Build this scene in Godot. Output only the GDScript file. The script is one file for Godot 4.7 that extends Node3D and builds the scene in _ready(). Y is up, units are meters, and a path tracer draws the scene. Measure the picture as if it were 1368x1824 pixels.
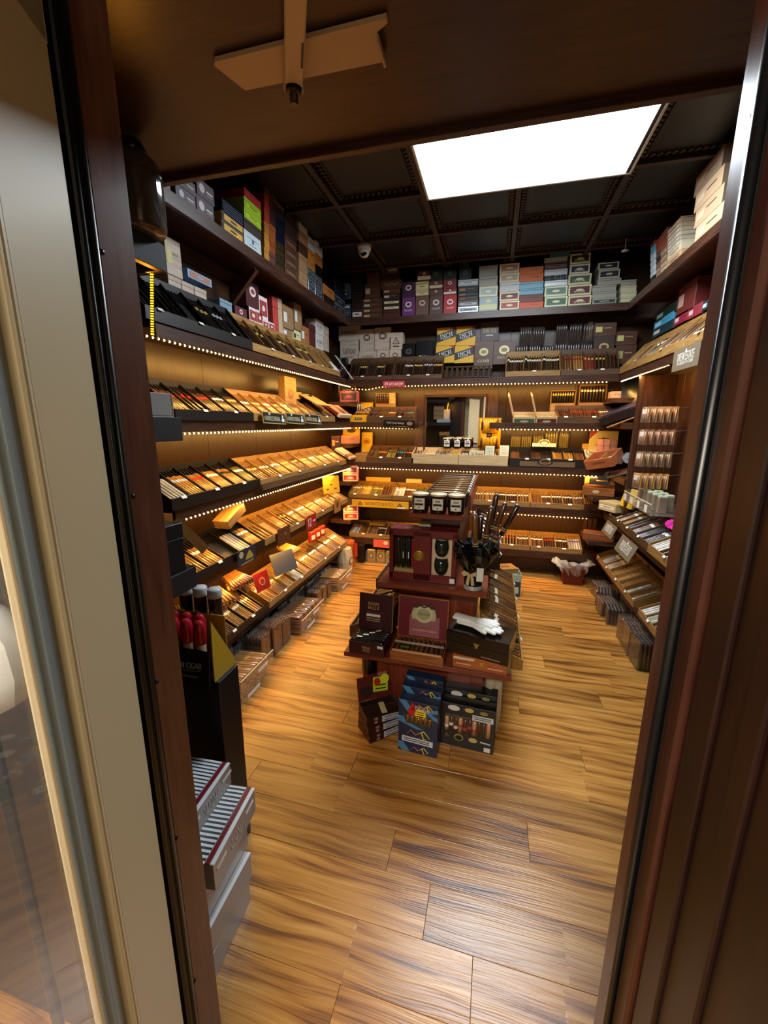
extends Node3D
# A walk-in cigar humidor seen through its doorway. Units are metres; the camera stands at x 0, z 0 and the room runs towards -z.

var taken := {}
var mats := {}
var boxes := {}
var tex := {}
var loose := {}
var rng := RandomNumberGenerator.new()
var lit := 0

func _ready() -> void:
	rng.seed = 7
	# ---- camera
	var cam := Camera3D.new()
	cam.name = "camera"
	cam.fov = 102.65
	cam.transform = Transform3D(Basis(Vector3(0.966601, 0.004576, -0.256244), Vector3(-0.058832, 0.977102, -0.204477), Vector3(0.249441, 0.212723, 0.944737)), Vector3(0, 1.6, 0))
	cam.near = 0.02
	add_child(cam)
	cam.current = true
	# ---- sky and exposure: indoors, the little that comes from outside is dim
	var env := Environment.new()
	env.background_mode = Environment.BG_COLOR
	env.background_color = Color("08090a")
	env.tonemap_mode = Environment.TONE_MAPPER_LINEAR
	env.tonemap_exposure = 1.1
	env.sdfgi_enabled = true
	env.ssao_enabled = true
	env.ssil_enabled = true
	var we := WorldEnvironment.new()
	we.name = "world"
	we.environment = env
	add_child(we)
	# ---- large area lights: the ceiling panel of the humidor and the lounge lights behind the camera
	area("panel_light", Vector3(0.085, 3.062, -2.83), Vector3.DOWN, Vector2(1.18, 0.58), Color("eaf6ff"), 7.5)
	area("lounge_light", Vector3(-0.35, 2.66, 1.3), Vector3.DOWN, Vector2(1.15, 0.55), Color("fff1dc"), 15.0)
	build_room()
	build_shelves()
	build_trays()
	stack_back_storage()
	stack_back_upper()
	stack_left_storage()
	stack_left_upper()
	stack_right()
	dress_back()
	dress_left()
	dress_floor()
	build_kiosk()
	pour_cigars()

func area(called: String, p: Vector3, dir: Vector3, size: Vector2, c: Color, energy: float) -> void:
	var l := AreaLight3D.new()
	l.name = called
	var up := Vector3.BACK if absf(dir.y) > 0.9 else Vector3.UP
	l.transform = Transform3D(Basis.looking_at(dir, up), p)
	l.area_size = size
	l.area_normalize_energy = true
	l.area_range = 12.0
	l.light_color = c
	l.light_energy = energy
	l.shadow_enabled = true
	add_child(l)

# ------------------------------------------------------------------ helpers: names, things, parts
func numbered(called: String) -> String:
	var n: int = taken.get(called, 0)
	taken[called] = n + 1
	return called if n == 0 else "%s_%03d" % [called, n]

func V(x: float, y: float, z: float) -> Vector3: return Vector3(x, y, z)
func P(x: float, y: float) -> Vector2: return Vector2(x, y)

func tag(o: Node, label: String, category: String, group := "", kind := "") -> Node:
	if label: o.set_meta("label", label)
	if category: o.set_meta("category", category)
	if group: o.set_meta("group", group)
	if kind: o.set_meta("kind", kind)
	return o

func thing(called: String, label: String, category: String, at := Vector3.ZERO, turn := 0.0, group := "") -> Node3D:
	var o := Node3D.new()
	o.name = numbered(called)
	add_child(o)
	o.position = at
	o.rotation.y = deg_to_rad(turn)
	tag(o, label, category, group)
	return o

func setting(called: String) -> Node3D:
	var o := Node3D.new()
	o.name = called
	add_child(o)
	o.set_meta("kind", "structure")
	return o

func part(p: Node, called: String, mesh: Mesh, m: Material, xf := Transform3D()) -> MeshInstance3D:
	var o := MeshInstance3D.new()
	o.name = called
	o.mesh = mesh
	o.material_override = m
	o.transform = xf
	p.add_child(o, true)
	return o

func at(x: float, y: float, z: float, rx := 0.0, ry := 0.0, rz := 0.0) -> Transform3D:
	return Transform3D(Basis.from_euler(Vector3(deg_to_rad(rx), deg_to_rad(ry), deg_to_rad(rz))), Vector3(x, y, z))

# ------------------------------------------------------------------ helpers: shapes
func quad(st: SurfaceTool, a: Vector3, b: Vector3, c: Vector3, d: Vector3) -> void:
	for v in [a, b, c, a, c, d]: st.add_vertex(v)

func add_box(st: SurfaceTool, s: Vector3, xf := Transform3D(), bevel := 0.0) -> void:
	var h := s * 0.5
	var b := minf(bevel, minf(h.x, minf(h.y, h.z)) * 0.6)
	var f := func(sx, sy, sz, k): # corner point pulled in on the two axes other than k
		return xf * Vector3(sx * (h.x - (0.0 if k == 0 else b)), sy * (h.y - (0.0 if k == 1 else b)), sz * (h.z - (0.0 if k == 2 else b)))
	for k in 3:
		for s1 in [1.0, -1.0]:
			var p := []
			for c in [[-1.0, -1.0], [-1.0, 1.0], [1.0, 1.0], [1.0, -1.0]]:
				var v := [0.0, 0.0, 0.0]
				v[k] = s1
				v[(k + 1) % 3] = c[0]
				v[(k + 2) % 3] = c[1]
				p.append(f.call(v[0], v[1], v[2], k))
			if s1 > 0.0: quad(st, p[0], p[1], p[2], p[3])
			else: quad(st, p[3], p[2], p[1], p[0])
	if b <= 0.0: return
	for k in 3: # the twelve chamfers
		var i := (k + 1) % 3
		var j := (k + 2) % 3
		for si in [1.0, -1.0]:
			for sj in [1.0, -1.0]:
				var v0 := [0.0, 0.0, 0.0]
				v0[i] = si
				v0[j] = sj
				var v1 := v0.duplicate()
				v0[k] = -1.0
				v1[k] = 1.0
				var a = f.call(v0[0], v0[1], v0[2], i)
				var b2 = f.call(v1[0], v1[1], v1[2], i)
				var c2 = f.call(v1[0], v1[1], v1[2], j)
				var d2 = f.call(v0[0], v0[1], v0[2], j)
				if si * sj > 0.0: quad(st, a, b2, c2, d2)
				else: quad(st, d2, c2, b2, a)
	for sx in [1.0, -1.0]:
		for sy in [1.0, -1.0]:
			for sz in [1.0, -1.0]:
				var t := [f.call(sx, sy, sz, 0), f.call(sx, sy, sz, 1), f.call(sx, sy, sz, 2)]
				if sx * sy * sz > 0.0: t.reverse()
				for v in t: st.add_vertex(v)

func begin() -> SurfaceTool:
	var st := SurfaceTool.new()
	st.begin(Mesh.PRIMITIVE_TRIANGLES)
	st.set_smooth_group(-1)
	return st

func done(st: SurfaceTool) -> ArrayMesh:
	st.generate_normals()
	return st.commit()

func bx(w: float, h: float, d: float, bevel := 0.0015) -> ArrayMesh:
	var key := Vector4(snappedf(w, 0.0005), snappedf(h, 0.0005), snappedf(d, 0.0005), bevel)
	if not boxes.has(key):
		var st := begin()
		add_box(st, Vector3(maxf(key.x, 0.0005), maxf(key.y, 0.0005), maxf(key.z, 0.0005)), Transform3D(), bevel)
		boxes[key] = done(st)
	return boxes[key]

func add_lathe(st: SurfaceTool, prof: Array, n := 12, xf := Transform3D(), smooth := true) -> void: # profile points are (radius, height)
	st.set_smooth_group(0 if smooth else -1)
	for i in prof.size() - 1:
		var p: Vector2 = prof[i]
		var q: Vector2 = prof[i + 1]
		for k in n:
			var a := TAU * k / n
			var b := TAU * (k + 1) / n
			var v := [Vector3(p.x * cos(a), p.y, p.x * sin(a)), Vector3(p.x * cos(b), p.y, p.x * sin(b)), Vector3(q.x * cos(b), q.y, q.x * sin(b)), Vector3(q.x * cos(a), q.y, q.x * sin(a))]
			for m in 4: v[m] = xf * v[m]
			if p.x > 0.0: for m in [0, 1, 2]: st.add_vertex(v[m])
			if q.x > 0.0: for m in [0, 2, 3]: st.add_vertex(v[m])

func lathe(prof: Array, n := 12, smooth := true) -> ArrayMesh:
	var st := begin()
	add_lathe(st, prof, n, Transform3D(), smooth)
	return done(st)

func add_prism(st: SurfaceTool, poly: Array, x0: float, x1: float) -> void: # polygon of (z, y) points, extruded along x
	var n := poly.size()
	for i in n:
		var p: Vector2 = poly[i]
		var q: Vector2 = poly[(i + 1) % n]
		quad(st, Vector3(x0, p.y, p.x), Vector3(x1, p.y, p.x), Vector3(x1, q.y, q.x), Vector3(x0, q.y, q.x))
	for i in range(1, n - 1):
		for v in [0, i, i + 1]: st.add_vertex(Vector3(x1, poly[v].y, poly[v].x))
		for v in [0, i + 1, i]: st.add_vertex(Vector3(x0, poly[v].y, poly[v].x))

func add_tube(st: SurfaceTool, pts: Array, r: float, n := 6) -> void:
	st.set_smooth_group(0)
	var rings := []
	for i in pts.size():
		var d: Vector3 = (pts[mini(i + 1, pts.size() - 1)] - pts[maxi(i - 1, 0)]).normalized()
		var u := d.cross(Vector3.UP if absf(d.y) < 0.9 else Vector3.RIGHT).normalized()
		var w := d.cross(u)
		var ring := []
		for k in n: ring.append(pts[i] + (u * cos(TAU * k / n) + w * sin(TAU * k / n)) * r)
		rings.append(ring)
	for i in pts.size() - 1:
		for k in n:
			var l := (k + 1) % n
			quad(st, rings[i][k], rings[i + 1][k], rings[i + 1][l], rings[i][l])
	for k in range(1, n - 1):
		for v in [0, k, k + 1]: st.add_vertex(rings[0][v])
		for v in [0, k + 1, k]: st.add_vertex(rings[-1][v])

func tube(pts: Array, r: float, n := 6) -> ArrayMesh:
	var st := begin()
	add_tube(st, pts, r, n)
	return done(st)

func plate(pts: Array, thick := 0.001) -> ArrayMesh: # a flat outline in x, y with thickness along z
	var st := begin()
	var poly := PackedVector2Array(pts)
	if not Geometry2D.is_polygon_clockwise(poly): poly.reverse()
	var tri := Geometry2D.triangulate_polygon(poly)
	for i in range(0, tri.size(), 3):
		var t := [poly[tri[i]], poly[tri[i + 1]], poly[tri[i + 2]]]
		if (t[1] - t[0]).cross(t[2] - t[0]) > 0.0: t.reverse()
		for v in t: st.add_vertex(Vector3(v.x, v.y, thick * 0.5))
		t.reverse()
		for v in t: st.add_vertex(Vector3(v.x, v.y, -thick * 0.5))
	for i in poly.size():
		var a := poly[i]
		var b := poly[(i + 1) % poly.size()]
		quad(st, Vector3(a.x, a.y, thick * 0.5), Vector3(a.x, a.y, -thick * 0.5), Vector3(b.x, b.y, -thick * 0.5), Vector3(b.x, b.y, thick * 0.5))
	return done(st)

func oval(rx: float, ry: float, n := 18) -> Array:
	var p := []
	for k in n: p.append(Vector2(rx * cos(TAU * k / n), ry * sin(TAU * k / n)))
	return p

func burst(r: float, n := 12, inner := 0.82) -> Array:
	var p := []
	for k in n * 2: p.append(Vector2.from_angle(TAU * k / (n * 2)) * (r if k % 2 == 0 else r * inner))
	return p

func lettering(p: Node, text: String, w: float, h: float, m: Material, xf: Transform3D, font := "Droid Sans") -> void:
	var key := "text " + text + font
	if not boxes.has(key):
		var t := TextMesh.new()
		var f := SystemFont.new()
		f.font_names = PackedStringArray([font])
		t.font = f
		t.font_size = 24
		t.pixel_size = 0.01
		t.curve_step = 4.0
		t.depth = 0.004
		t.text = text
		boxes[key] = t
	var box: AABB = boxes[key].get_aabb()
	var k := Vector3(w / maxf(box.size.x, 0.001), h / maxf(box.size.y, 0.001), 0.2)
	var o := part(p, "lettering", boxes[key], m)
	var c := box.get_center()
	o.transform = xf * Transform3D(Basis.from_scale(k), Vector3(-c.x * k.x, -c.y * k.y, 0.0))

# ------------------------------------------------------------------ helpers: materials
func col(hex: String, rough := 0.6, metal := 0.0) -> StandardMaterial3D:
	var key := hex + str(rough) + "," + str(metal)
	if not mats.has(key):
		var m := StandardMaterial3D.new()
		m.albedo_color = Color(hex)
		m.roughness = rough
		m.metallic = metal
		mats[key] = m
	return mats[key]

func noise_tex(key: String, ramp: Array, freq: float, octaves := 4, size := 256) -> NoiseTexture2D:
	if not tex.has(key):
		var t := NoiseTexture2D.new()
		var n := FastNoiseLite.new()
		n.seed = hash(key) % 1000
		n.noise_type = FastNoiseLite.TYPE_SIMPLEX_SMOOTH
		n.frequency = freq
		n.fractal_octaves = octaves
		t.noise = n
		t.width = size
		t.height = size
		t.seamless = true
		var g := Gradient.new()
		g.offsets = PackedFloat32Array(ramp.map(func(r): return r[0]))
		g.colors = PackedColorArray(ramp.map(func(r): return Color(r[1])))
		t.color_ramp = g
		tex[key] = t
	return tex[key]

# wood whose grain runs along the part's own x, y or z
func wood(key: String, dark: String, mid: String, pale: String, axis := "x", rough := 0.45, world := false, fine := 1.0) -> StandardMaterial3D:
	var id := key + axis + str(world)
	if not mats.has(id):
		var m := StandardMaterial3D.new()
		m.albedo_texture = noise_tex("wood " + key, [[0.0, dark], [0.42, mid], [0.62, mid], [1.0, pale]], 0.02)
		m.uv1_triplanar = true
		m.uv1_world_triplanar = world
		m.uv1_scale = {"x": Vector3(0.8, 9, 9), "y": Vector3(9, 0.8, 9), "z": Vector3(9, 9, 0.8)}[axis] * fine
		m.roughness = rough
		mats[id] = m
	return mats[id]

func print_mat(key: String, ramp: Array, scale := 30.0, rough := 0.4, freq := 0.05) -> StandardMaterial3D:
	var id := "print " + key
	if not mats.has(id):
		var m := StandardMaterial3D.new()
		m.albedo_texture = noise_tex(id, ramp, freq, 3, 128)
		m.uv1_triplanar = true
		m.uv1_scale = Vector3.ONE * scale
		m.roughness = rough
		mats[id] = m
	return mats[id]

func film(tint: String, alpha: float, rough := 0.05) -> StandardMaterial3D:
	var key := "film" + tint + str(alpha) + str(rough)
	if not mats.has(key):
		var m := StandardMaterial3D.new()
		m.albedo_color = Color(Color(tint), alpha)
		m.transparency = BaseMaterial3D.TRANSPARENCY_ALPHA
		m.roughness = rough
		mats[key] = m
	return mats[key]

func glow(hex: String, energy: float) -> StandardMaterial3D:
	var key := "glow" + hex + str(energy)
	if not mats.has(key):
		var m := StandardMaterial3D.new()
		m.albedo_color = Color(hex)
		m.emission_enabled = true
		m.emission = Color(hex)
		m.emission_energy_multiplier = energy
		mats[key] = m
	return mats[key]

func shelf_wood(axis := "x") -> StandardMaterial3D: return wood("walnut", "25120a", "3f2315", "583522", axis, 0.4)
func panel_wood(axis := "x") -> StandardMaterial3D: return wood("panel", "2c190a", "3d240e", "4a2e13", axis, 0.35)
func cedar(axis := "x") -> StandardMaterial3D: return wood("cedar", "7c5428", "9a723a", "b28c56", axis, 0.6)
func kiosk_wood(axis := "x") -> StandardMaterial3D: return wood("mahogany", "4a1a0f", "6c2c19", "863f29", axis, 0.3)

func surface(code: String) -> Material: # what boxes are made of, by a short name
	if code.begins_with("#"): return col(code.substr(1), 0.5)
	match code:
		"kraft": return print_mat("kraft", [[0.0, "8a6844"], [1.0, "a88560"]], 8.0, 0.8)
		"pale": return wood("pale box", "ad9a88", "c4b3a2", "d3c5b6", "x", 0.7)
		"brownbox": return wood("brown box", "3d2418", "563626", "6b4733", "x", 0.45)
		"darkbox": return col("1d1514", 0.3)
		"black": return col("0c0c0e", 0.3)
		"navy": return col("10182e", 0.25)
		"cedar": return cedar()
		"floral": return print_mat("floral", [[0.0, "2d2f30"], [0.45, "6f716a"], [0.55, "c9c9ba"], [1.0, "e4e3d4"]], 26.0, 0.35, 0.09)
		"ornate": return print_mat("ornate", [[0.0, "8d8764"], [0.45, "d8d2ac"], [0.6, "efe9c8"], [1.0, "c3b98a"]], 40.0, 0.35, 0.09)
		"foil": return print_mat("foil", [[0.0, "2a2522"], [0.5, "57504a"], [0.7, "b7b0a6"], [1.0, "efeae2"]], 14.0, 0.2, 0.06)
		"smoke": return print_mat("smoke", [[0.0, "15181c"], [0.5, "343a42"], [0.75, "8f9aa2"], [1.0, "dfe6e8"]], 10.0, 0.15, 0.05)
		"silver": return col("c8ced2", 0.3, 0.3)
	return col("808080")

# ------------------------------------------------------------------ helpers: shop stock
# a closed cigar box; its front face looks along +z of its own frame; it stands on the middle of its base
func carton(called: String, label: String, c: Vector3, turn: float, s: Vector3, look: String, body: String, trim := "#e8e0c8", ink := "#d8c890", text := "", group := "") -> Node3D:
	var o := thing(called, label, "cigar box" if called.contains("cigar") else called.replace("_", " "), c, turn, group)
	var m := surface(body)
	var z := s.z * 0.5
	var w := s.x
	var h := s.y
	if look in ["plain", "framed", "strip"]:
		part(o, "body", bx(w, h * 0.7, s.z), m, at(0, h * 0.35, 0))
		part(o, "lid", bx(w + 0.002, h * 0.3 - 0.0015, s.z + 0.002), m, at(0, h * 0.85 + 0.0007, 0))
	else:
		part(o, "body", bx(w, h, s.z), m, at(0, h * 0.5, 0))
	var e := 0.002 if look in ["plain", "framed", "strip"] else 0.0006
	match look:
		"framed": # pale border, coloured panel, a line of print
			part(o, "border", bx(w * 0.98, h * 0.94, 0.001, 0.0), surface(trim), at(0, h * 0.5, z + e))
			part(o, "panel", bx(w * 0.84, h * 0.62, 0.001, 0.0), surface(ink), at(0, h * 0.5, z + e + 0.001))
			part(o, "emblem", plate(oval(w * 0.17, h * 0.12, 12)), surface(trim), at(0, h * 0.5, z + e + 0.002))
			if text: lettering(o, text, w * 0.5, h * 0.2, surface(trim), at(0, h * 0.36, z + e + 0.0025))
		"strip":
			part(o, "label", bx(w * 0.86, h * 0.42, 0.001, 0.0), surface(trim), at(0, h * 0.44, z + e))
			part(o, "print", bx(w * 0.4, h * 0.09, 0.001, 0.0), surface(ink), at(0, h * 0.46, z + e + 0.0008))
		"tag":
			part(o, "label", bx(w * 0.3, h * 0.4, 0.001, 0.0), surface(trim), at(-w * 0.28, h * 0.5, z + e))
			part(o, "print", bx(w * 0.35, h * 0.07, 0.001, 0.0), surface(ink), at(w * 0.12, h * 0.6, z + e))
		"emblem":
			part(o, "emblem", plate(oval(minf(w, h) * 0.24, minf(w, h) * 0.2)), surface(trim), at(0, h * 0.62, z + e))
			part(o, "print", plate(oval(minf(w, h) * 0.15, minf(w, h) * 0.1)), surface(ink), at(0, h * 0.62, z + e + 0.001))
			if text: lettering(o, text, w * 0.6, h * 0.09, surface(trim), at(0, h * 0.3, z + e + 0.001))
		"band":
			part(o, "label", bx(w * 0.98, h * 0.34, 0.001, 0.0), surface(trim), at(0, h * 0.3, z + e))
			part(o, "emblem", plate(oval(minf(w, h) * 0.2, minf(w, h) * 0.14)), surface(ink), at(0, h * 0.7, z + e))
		"diag":
			part(o, "label", plate([Vector2(-w * 0.5, -h * 0.34), Vector2(w * 0.5, -h * 0.02), Vector2(w * 0.5, h * 0.42), Vector2(-w * 0.5, h * 0.1)]), surface(trim), at(0, h * 0.5, z + e))
			lettering(o, text, w * 0.66, h * 0.24, surface(ink), at(0, h * 0.56, z + e + 0.001, 0, 0, 14), "Droid Serif")
			lettering(o, "NATURAL", w * 0.4, h * 0.06, surface(ink), at(w * 0.02, h * 0.39, z + e + 0.001, 0, 0, 14), "Droid Serif")
			part(o, "corner", plate([Vector2(w * 0.18, h * 0.5), Vector2(w * 0.5, h * 0.5), Vector2(w * 0.5, h * 0.34)]), col("b3262b"), at(0, h * 0.5, z + e))
		"letters":
			lettering(o, text, w * 0.7, h * 0.26, surface(ink), at(0, h * 0.56, z + e))
			part(o, "print", bx(w * 0.4, h * 0.05, 0.001, 0.0), surface(trim), at(0, h * 0.3, z + e))
		"gold lines":
			for k in 5: part(o, "stripe", bx(w * 0.9, h * 0.02, 0.001, 0.0), surface(trim), at(0, h * (0.14 + 0.18 * k), z + e))
		"pick":
			part(o, "emblem", plate(burst(minf(w, h) * 0.3, 16, 0.7)), surface(trim), at(-w * 0.22, h * 0.52, z + e))
			part(o, "print", bx(w * 0.36, h * 0.09, 0.001, 0.0), surface(ink), at(w * 0.22, h * 0.5, z + e))
			part(o, "stripe", bx(w * 0.3, h * 0.03, 0.001, 0.0), surface(trim), at(w * 0.22, h * 0.34, z + e))
	return o

var wrap_tints := {"m": "2b170e", "b": "4f2e1a", "n": "70451f", "g": "a5752f", "y": "c9973f", "r": "a02418", "k": "17120f", "w": "cfc5b0", "o": "7a6b2a", "p": "b98a62"}
var band_tints := {"g": "d8b660", "w": "e6e0cf", "r": "b02a20", "s": "c9cbd0", "k": "18161a", "o": "e0802a", "t": "2f9ea6", "n": "4a6a34", "v": "5b3f86", "y": "e8c832", "m": "7a2430"}

func cigar_meshes() -> Array:
	if not boxes.has("cigar"):
		boxes["cigar"] = lathe([Vector2(0, -0.5), Vector2(0.92, -0.495), Vector2(1, -0.47), Vector2(1, 0.42), Vector2(0.8, 0.475), Vector2(0.4, 0.497), Vector2(0, 0.5)], 8)
		boxes["cigar band"] = lathe([Vector2(1.0, 0.17), Vector2(1.06, 0.172), Vector2(1.06, 0.29), Vector2(1.0, 0.292)], 8)
	return [boxes["cigar"], boxes["cigar band"]]

func skin(code: String, shade := 0) -> StandardMaterial3D:
	var key := "skin%s%d" % [code, shade]
	if not mats.has(key):
		var m := StandardMaterial3D.new()
		m.albedo_color = Color(wrap_tints[code]).darkened(0.13 * shade)
		m.roughness = 0.3
		m.clearcoat_enabled = true
		m.clearcoat = 0.6
		m.clearcoat_roughness = 0.12
		mats[key] = m
	return mats[key]

# one cigar whose length runs along the y axis of xf; only some stand as things of their own, the rest share one object
func cigar(xf: Transform3D, length: float, r: float, wrap: String, band: String, label: String, group: String) -> void:
	var b := xf * Transform3D(Basis.from_scale(Vector3(r, length, r)), Vector3.ZERO)
	if label == "":
		var key := band if band != "-" else "none"
		if not loose.has(key): loose[key] = []
		loose[key].append([b, Color(wrap_tints[wrap]).lightened(rng.randf() * 0.1).darkened(rng.randf() * 0.32)])
		return
	var o := thing("cigar", label, "cigar", Vector3.ZERO, 0.0, group)
	o.transform = xf
	lit += 1
	part(o, "wrapper", cigar_meshes()[0], skin(wrap, rng.randi() % 3), Transform3D(Basis.from_scale(Vector3(r, length, r)), Vector3.ZERO))
	if band != "-": part(o, "band", cigar_meshes()[1], col(band_tints[band], 0.3, 0.2), Transform3D(Basis.from_scale(Vector3(r, length, r)), Vector3.ZERO))

func pour_cigars() -> void:
	var o := Node3D.new()
	o.name = "further_cigars"
	add_child(o)
	tag(o, "remaining brown cigars lying in the trays and boxes along the walls", "cigars", "", "stuff")
	for key in loose:
		var st := SurfaceTool.new()
		var m := StandardMaterial3D.new()
		m.vertex_color_use_as_albedo = true
		m.vertex_color_is_srgb = true
		m.roughness = 0.3
		m.clearcoat_enabled = true
		m.clearcoat = 0.6
		m.clearcoat_roughness = 0.12
		var mesh: ArrayMesh = cigar_meshes()[0].duplicate()
		mesh.surface_set_material(0, m)
		var nodes := [mesh]
		if key != "none":
			var bm: ArrayMesh = cigar_meshes()[1].duplicate()
			bm.surface_set_material(0, col(band_tints[key], 0.3, 0.2))
			nodes.append(bm)
		for k in nodes.size():
			var mm := MultiMesh.new()
			mm.transform_format = MultiMesh.TRANSFORM_3D
			mm.use_colors = k == 0
			mm.mesh = nodes[k]
			mm.instance_count = loose[key].size()
			for i in loose[key].size():
				mm.set_instance_transform(i, loose[key][i][0])
				if k == 0: mm.set_instance_color(i, loose[key][i][1])
			var mi := MultiMeshInstance3D.new()
			mi.name = "wrappers" if k == 0 else "bands"
			mi.multimesh = mm
			mi.set_meta("kind", "stuff")
			o.add_child(mi, true)

var ordinals := ["first", "second", "third", "fourth", "fifth", "sixth", "seventh", "eighth", "ninth", "tenth"]

# an open display tray: upright front, sloping floor, slots; each slot is «wrapper, how many, band»
func tray(label: String, c: Vector3, turn: float, length: float, depth: float, tilt: float, fh: float, look: String, slots: Array, whose := "", back_comb := true, tags := true) -> Node3D:
	var o := thing("cigar_tray", label, "tray", c, turn)
	var t := deg_to_rad(tilt)
	var dc := depth * cos(t)
	var ds := depth * sin(t)
	var w := 0.007
	var deep := 0.032
	var m: Material = {"cedar": cedar(), "black": col("120d0b", 0.45), "brown": wood("brown tray", "3a2413", "54371f", "6a4829", "x", 0.5), "gold": wood("gold tray", "6a4a1c", "8a642c", "a57c3d", "x", 0.5), "maroon": col("33120f", 0.4), "pale": wood("pale tray", "a98e62", "c2a878", "d4bd90", "x", 0.55)}[look]
	part(o, "front_board", bx(length, fh, w), m, at(0, fh * 0.5, -w * 0.5))
	part(o, "back_board", bx(length, fh + ds, w), m, at(0, (fh + ds) * 0.5, -dc + w * 0.5))
	for s in [-1, 1]:
		var st := begin()
		add_prism(st, [Vector2(-w, 0), Vector2(-w, fh), Vector2(-dc + w, fh + ds), Vector2(-dc + w, 0)], -w * 0.5, w * 0.5)
		part(o, "end_board", done(st), m, at(s * (length - w) * 0.5, 0, 0))
	var frame := Transform3D(Basis(Vector3.RIGHT, Vector3(0, sin(t), -cos(t)), Vector3(0, cos(t), sin(t))), Vector3(0, fh - deep, -w)) # y runs up the slope, z out of it
	var inner := depth - 2.0 * w
	part(o, "floor_board", bx(length - 2 * w, inner, 0.005), m, frame * at(0, inner * 0.5, -0.003))
	var n := slots.size()
	var pitch := (length - w) / n
	var lift := deep * tan(t)
	for i in range(1, n):
		part(o, "divider", bx(0.005, inner - lift, deep - 0.002, 0.0008), m, frame * at(-length * 0.5 + w * 0.5 + i * pitch, (inner + lift) * 0.5, deep * 0.5 - 0.001))
	if back_comb:
		var st := begin()
		var k := int(length / 0.022)
		for i in k: add_box(st, Vector3(0.006, 0.075, 0.01), frame * at(-length * 0.5 + (i + 0.5) * length / k, inner - 0.04, 0.008))
		part(o, "comb", done(st), m).set_meta("kind", "stuff")
	for i in n:
		var x0 := -length * 0.5 + w * 0.5 + (i + 0.5) * pitch
		if tags and i % 2 == (n % 2): part(o, "price_tag", bx(0.034, 0.016, 0.001, 0.0), col("e9e6dc", 0.6), at(x0 + pitch * 0.1, fh - 0.003, 0.004, -38))
		var code: String = slots[i]
		if code == "-": continue
		var count := int(code.substr(1, code.length() - 2))
		var wrap := code[0]
		var band := code[-1]
		var room := pitch - 0.008
		var r := minf(0.0105, room / (2.0 * minf(count, 7)))
		var len_c := minf(inner * 0.74, 0.178)
		var row := mini(count, int(room / (2.0 * r) + 0.01))
		for j in count:
			var layer := j / row
			var k := j % row
			var across := (k - (row - 1) * 0.5) * (room / row if row > 2 else 2.05 * r) + (r if layer % 2 else 0.0) * 0.5
			var l := len_c * (0.97 + 0.05 * rng.randf())
			var xf := o.transform * frame * at(x0 + across, 0.004 + 1.8 * r * tan(t) + l * 0.5 + 0.006 * rng.randf(), r + layer * 1.75 * r + 0.001, 0, rng.randf() * 360.0, (rng.randf() - 0.5) * 2.0)
			var lab := ""
			if whose: lab = "%s cigar in the %s slot of the %s" % [{"m": "dark brown", "b": "brown", "n": "light brown", "g": "golden tan", "y": "yellow", "r": "red", "k": "black", "w": "white", "o": "olive", "p": "pink-tan"}[wrap], ordinals[i], whose]
			cigar(xf, l, r * (0.9 + 0.06 * rng.randf()), wrap, band, lab, "cigars in the %s slot of the %s" % [ordinals[i], whose])
	return o

# an open box: five boards and a lid that stands at an angle behind it; the lid's inside may carry print
func open_box(called: String, label: String, c: Vector3, turn: float, s: Vector3, m: Material, lid_h: float, lean := 12.0, inside: Material = null) -> Node3D:
	var o := thing(called, label, "cigar box", c, turn)
	var w := 0.005
	part(o, "bottom", bx(s.x, w, s.z), m, at(0, w * 0.5, 0))
	part(o, "front", bx(s.x, s.y - w, w), m, at(0, (s.y + w) * 0.5, (s.z - w) * 0.5))
	part(o, "back", bx(s.x, s.y - w, w), m, at(0, (s.y + w) * 0.5, -(s.z - w) * 0.5))
	for k in [-1, 1]: part(o, "side", bx(w, s.y - w, s.z - 2 * w), m, at(k * (s.x - w) * 0.5, (s.y + w) * 0.5, 0))
	if lid_h > 0.0:
		var hinge := at(0, s.y, -s.z * 0.5, -lean)
		var lid := part(o, "lid", bx(s.x, lid_h, 0.012), m, hinge * at(0, lid_h * 0.5, -0.007))
		if inside: part(lid, "lining", bx(s.x - 0.014, lid_h - 0.014, 0.001, 0.0), inside, at(0, 0, 0.0068))
	return o

func across(x: float, y: float, z: float) -> Transform3D: # rows run along z, cigars along x
	return Transform3D(Basis(Vector3(0, 0, 1), Vector3(1, 0, 0), Vector3(0, 1, 0)), Vector3(x, y, z))

func row_of_cigars(o: Node3D, xf: Transform3D, n: int, pitch: float, length: float, wrap: String, band: String, label := "", group := "") -> void: # xf: its x runs along the row, y along the cigars
	for i in n:
		cigar(o.transform * xf * at((i - (n - 1) * 0.5) * pitch, 0, 0, 0, rng.randf() * 360.0), length * (0.98 + 0.03 * rng.randf()), pitch * 0.48, wrap, band, label, group)

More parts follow.
